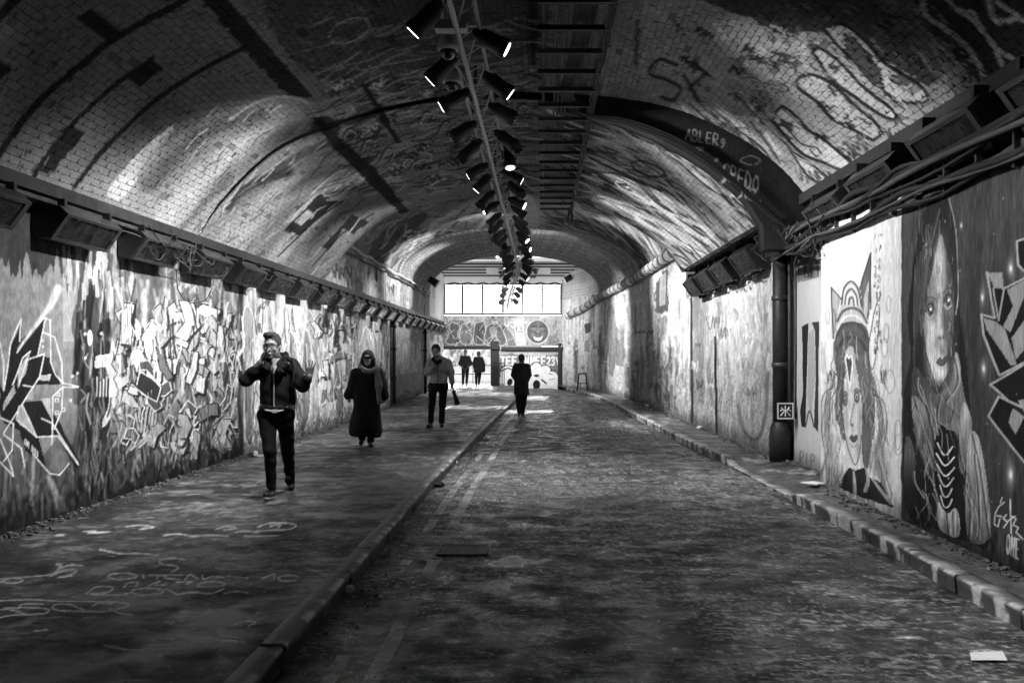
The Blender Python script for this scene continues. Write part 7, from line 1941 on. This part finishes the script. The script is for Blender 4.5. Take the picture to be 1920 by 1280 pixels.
# scarf: round the neck, one long end hanging with a fringe
B = Body(*f.bounds(668, 724, 676, 762, -.42, .3), .008)
pts = [J(676, 686, -.08), J(682, 693, -.19), J(692, 696, -.22), J(702, 694, -.21), J(710, 689, -.12), J(704, 682, .08), J(690, 680, .13), J(678, 682, .06)]
for a, b in zip(pts, pts[1:] + pts[:1]): B.cap(a, b, .036, .036, .03)
B.cap(J(706, 693, -.20), J(710, 722, -.23), .05, .046, .03, .45); B.cap(J(710, 722, -.23), J(712, 752, -.22), .046, .052, .02, .4)
B.half((0, 0, -1), J(0, 755)); B.folds(.006, 60, 14, 8); sc = f.part('scarf', B, M['scarf'])
mb = MB()
for k in range(8): mb.tube([J(708.2 + k * 1.15, 754, -.222), J(708.2 + k * 1.15, 757.5, -.225)], .005, 4)
o = mb.build('fringe', M['paper'], sc)
B = Body(*f.bounds(668, 708, 760, 842, -.3, .65), .010)
for h_, k_, a_ in ft: B.cap(h_, k_, .09, .068, .03); B.cap(k_, a_ + np.array([0, 0, .03]), .068, .062, .02)
f.part('trousers', B, M['black_trousers'])
shoe(f, (J(677, 0, .34)[0], f.Y + .34, .165), (J(679, 0, .50)[0], f.Y + .50, .20), J(679, 824, .46), 'boot', False)
shoe(f, (J(696, 0, -.14)[0], f.Y - .14, .165), (J(695, 0, .05)[0], f.Y + .05, .165), J(695, 830, .02), 'boot', False)

# ---------- man in the grey jacket with an umbrella
f = Fig(21.7, 'man in a grey jacket looking down at one hand, umbrella in the other'); J = f.J
hc = J(817, 659, -.04)
B = Body(*f.bounds(790, 860, 640, 806, -.45, .4), .010)
head(B, hc, 1.06); B.cap(hc + np.array([0, .03, -.06]), J(821, 674, .03), .06, .07, .03); B.cap(J(823, 683, .03), J(823, 716, .03), .165, .15, .05, .66)
elA, elB = J(800, 699, .0), J(846, 697, .05); wA, wB = J(812, 691, -.26), J(847, 719, .0)
arm(B, J(806, 680, .02), elA, wA, .058, .045, .034); arm(B, J(839, 679, .04), elB, wB, .058, .045, .034)
hand(B, wA, (.6, -.7, .25), (.3, .3, -1), .17, 1.0, .7, -1); hand(B, wB, (.08, -.1, -1), (1, .3, 0), .165, 1.0, 1.1, 1)
legs = ((J(812, 726, .02), J(809.5, 760, .0), J(807.5, 791, .02)), (J(831, 726, .03), J(829.5, 760, .02), J(828, 792, .05)))
for h_, k_, a_ in legs: B.cap(h_, k_, .085, .056, .03); B.cap(k_, a_, .055, .042, .02)
m3 = f.begin(B, face_paint(816, 659.5, 3.3, 667.5, .06, .24), (hc[0], f.Y, .12))
B = Body(*f.bounds(804, 832, 640, 672, -.2, .25), .007); B.ell(hc + np.array([.002, .025, .055]), (.098, .115, .115), .02); B.ell(hc + np.array([0, -.11, -.03]), (.09, .10, .115), .01, cut=True); B.half((0, -.3, -1), hc + np.array([0, 0, -.03])); B.folds(.004, 150, 120, 9); f.part('hair', B, M['hair'])
B = Body(*f.bounds(788, 862, 664, 724, -.45, .35), .010)
B.cap(J(823, 682, .03), J(822.5, 712, .03), .195, .19, .05, .72); B.cap(J(807, 680, .02), J(839, 679, .04), .085, .085, .05); arm(B, J(806, 681, .02), elA, J(809, 692, -.2), .085, .075, .055); arm(B, J(840, 681, .04), elB, J(847, 715, .01), .085, .075, .056)
B.half((0, 0, -1), J(0, 718)); B.folds(.010, 20, 30, 10); f.part('jacket', B, M['grey_cloth'])
B = Body(*f.bounds(804, 840, 662, 692, -.3, .25), .008)
ring = [J(818, 680, -.15), J(812, 673, -.06), J(816, 669, .07), J(824, 668, .10), J(829, 671, .03), J(824, 678, -.13)]
for a, b in zip(ring, ring[1:] + ring[:1]): B.cap(a, b, .036, .036, .03)
B.cap(J(819, 679, -.14), J(820, 688, -.13), .045, .02, .02, .5); f.part('dark_collar', B, M['black_cloth'])
MB().tube([J(820.5, 688, -.112), J(820.5, 716, -.115)], .006, 5).build('zip', M['dark_cloth'], m3)
B = Body(*f.bounds(794, 848, 708, 804, -.3, .3), .010); B.cap(J(813, 722, .02), J(831, 722, .03), .115, .115, .06, .85)
for h_, k_, a_ in legs: B.cap(h_, k_, .105, .075, .04); B.cap(k_, a_ + np.array([0, 0, .02]), .073, .062, .02)
B.half((0, 0, 1), J(0, 714)); B.folds(.006, 26, 30, 11); f.part('trousers', B, M['black_trousers'])
shoe(f, (J(802, 0, -.13)[0], f.Y - .13, .165), (J(808, 0, .06)[0], f.Y + .06, .165), J(807.5, 792, .03), 'boot', False); shoe(f, (J(829, 0, -.12)[0], f.Y - .12, .165), (J(828, 0, .09)[0], f.Y + .09, .165), J(828, 793, .06), 'boot', False)
u0, u1 = J(848, 725, -.05), J(858.5, 760, -.16)
t_ = thing('umbrella', 'folded dark umbrella hanging from the hand of the man in the grey jacket', 'umbrella', u0)
d = Vector(u1) - Vector(u0)
MB().tube([Vector(u0) + d * k for k in (.18, .24, .34, .6, .93, .97)], [.014, .05, .038, .05, .062, .02], 9).build('canopy', M['dark_cloth'], t_, smooth=True)
MB().tube([Vector(u0) - d * .06, Vector(u0) + d * .2], .010, 7).build('shaft', M['steel'], t_)
MB().tube([Vector(u0) + Vector(q) for q in ((.0, 0, .0), (-.03, 0, .03), (-.03, 0, .07), (.01, 0, .09), (.05, 0, .07))], .014, 7).build('handle', M['black_shiny'], t_, smooth=True)

# ---------- person walking away on the road, and two people by the far doorway
def simple(Y, label, head_xy, sh, hem_y, hem_w, feet, elbows, hands_, coat_mat, face=True, ground=.0, trouser_top=None, tone=.3, res=.013):
    f = Fig(Y, label); J = f.J; cx = head_xy[0]; hc = J(*head_xy, -.02 if face else .02)
    xs = [q[0] for q in sh + elbows + hands_ + [p_ for q in feet for p_ in q]]; ys = [q[1] for q in feet[0] + feet[1]]
    x0, x1 = min(xs) - 8, max(xs) + 8; y1 = max(ys) + 4
    B = Body(*f.bounds(x0, x1, head_xy[1] - 14, y1, -.6, .6), res)
    if face: head(B, hc, 1.0)
    else:
        B.ell(hc, (.078, .10, .12), .02); 
        for q in (-1, 1): B.ell(hc + np.array([q * .08, 0, -.01]), (.012, .022, .03), .006)
    mid = J((sh[0][0] + sh[1][0]) / 2, (sh[0][1] + sh[1][1]) / 2 + 2, .02)
    B.cap(hc + np.array([0, .01, -.08]), mid, .058, .07, .03); hp = mid + np.array([0, 0, -.50]); B.cap(mid + np.array([0, 0, -.06]), hp, .15, .14, .05, .65)
    for s_, e_, h_ in zip(sh, elbows, hands_):
        dd = -.16 if face else .0
        arm(B, J(*s_, .02), J(*e_, .05), J(*h_, dd), .055, .045, .032)
        hp_ = J(*h_, dd)
        for q in range(4): B.cap(hp_, hp_ + np.array([(q - 1.5) * .018, -.03, -.10]), .014, .009, .008)
        B.cap(hp_, hp_ + np.array([.03, -.04, -.05]), .014, .010, .008)
    for (h_, k_, a_), dy in zip(feet, ((0, -.1, -.16), (0, .1, .22))):
        B.cap(J(*h_, dy[0]), J(*k_, dy[1]), .085, .058, .03); B.cap(J(*k_, dy[1]), J(*a_, dy[2]), .055, .042, .02)
    ob = f.begin(B, face_paint(cx, head_xy[1], 1.6, head_xy[1] + 4, None, tone) if face else (lambda fg, V: np.full(len(V), .10)), (mid[0], Y, ground))
    B = Body(*f.bounds(cx - 12, cx + 12, head_xy[1] - 16, head_xy[1] + 12, -.22, .24), .010); B.ell(hc + np.array([0, .025 if face else -.02, .035]), (.092, .115, .115), .02)
    if face: B.ell(hc + np.array([0, -.12, -.03]), (.085, .11, .12), .01, cut=True)
    B.half((0, 0, -1), hc + np.array([0, 0, -.05])); f.part('hair', B, M['hair'])
    B = Body(*f.bounds(x0 - 3, x1 + 3, head_xy[1] + 2, hem_y + 6, -.5, .5), res)
    bot = J((sh[0][0] + sh[1][0]) / 2, hem_y, .02)
    B.cap(mid + np.array([0, 0, -.09]), bot, .185, hem_w, .05, .72); B.cap(J(*sh[0], .02), J(*sh[1], .02), .08, .08, .05); B.cap(mid + np.array([0, 0, .02]), mid + np.array([0, 0, .07]), .095, .085, .03)
    for s_, e_, h_ in zip(sh, elbows, hands_): arm(B, J(*s_, .02), J(*e_, .05), J(*h_, (-.12 if face else .0)), .08, .075, .058)
    B.half((0, 0, -1), bot); B.folds(.008, 22, 16, int(Y)); f.part('coat', B, coat_mat)
    B = Body(*f.bounds(x0, x1, feet[0][0][1] - 12, y1, -.5, .5), res)
    for (h_, k_, a_), dy in zip(feet, ((0, -.1, -.16), (0, .1, .22))):
        B.cap(J(*h_, dy[0]), J(*k_, dy[1]), .098, .072, .03); B.cap(J(*k_, dy[1]), J(*a_, dy[2]) + np.array([0, 0, .02]), .070, .058, .02)
    f.part('trousers', B, M['black_trousers'])
    for (h_, k_, a_), dd in zip(feet, (-.16, .22)):
        x = J(*a_, dd)[0]; z = ground + .045 + (0 if dd < 0 else .0); sgn = -1 if face else 1
        shoe(f, (x, Y + dd + sgn * .17, z), (x, Y + dd - sgn * .02, z), J(*a_, dd), 'shoe', False)
    return f, ob
simple(27.8, 'person in a knee-length dark coat walking away on the road beside the kerb', (978, 673), [(967, 687), (989, 687)], 740, .215, (((972, 735), (972, 757), (973.5, 774)), ((983, 735), (982, 757), (980, 774))), [(962.5, 703), (992, 703)], [(968, 712), (989, 712)], M['dark_cloth'], False, float(RISE(27.8)) * .9)
simple(47.0, 'person in a dark hooded jacket, hands in pockets, coming through the far doorway', (872.5, 661), [(866, 670), (879, 670)], 691, .19, (((869, 692), (868.5, 706), (868, 719)), ((876, 692), (875.5, 706), (875, 718))), [(862, 681), (883, 681)], [(867, 687), (878, 687)], M['black_cloth'], True, .27, None, .12, .014)
simple(47.4, 'person in a dark knee-length coat leaving through the far doorway', (897.5, 664), [(891, 672), (903, 672)], 698, .24, (((894, 694), (893, 707), (893, 718.5)), ((900, 694), (899, 707), (898, 718)),), [(888.5, 683), (907, 683)], [(891, 692), (908, 694)], M['black_cloth'], False, .27, None, .3, .014)
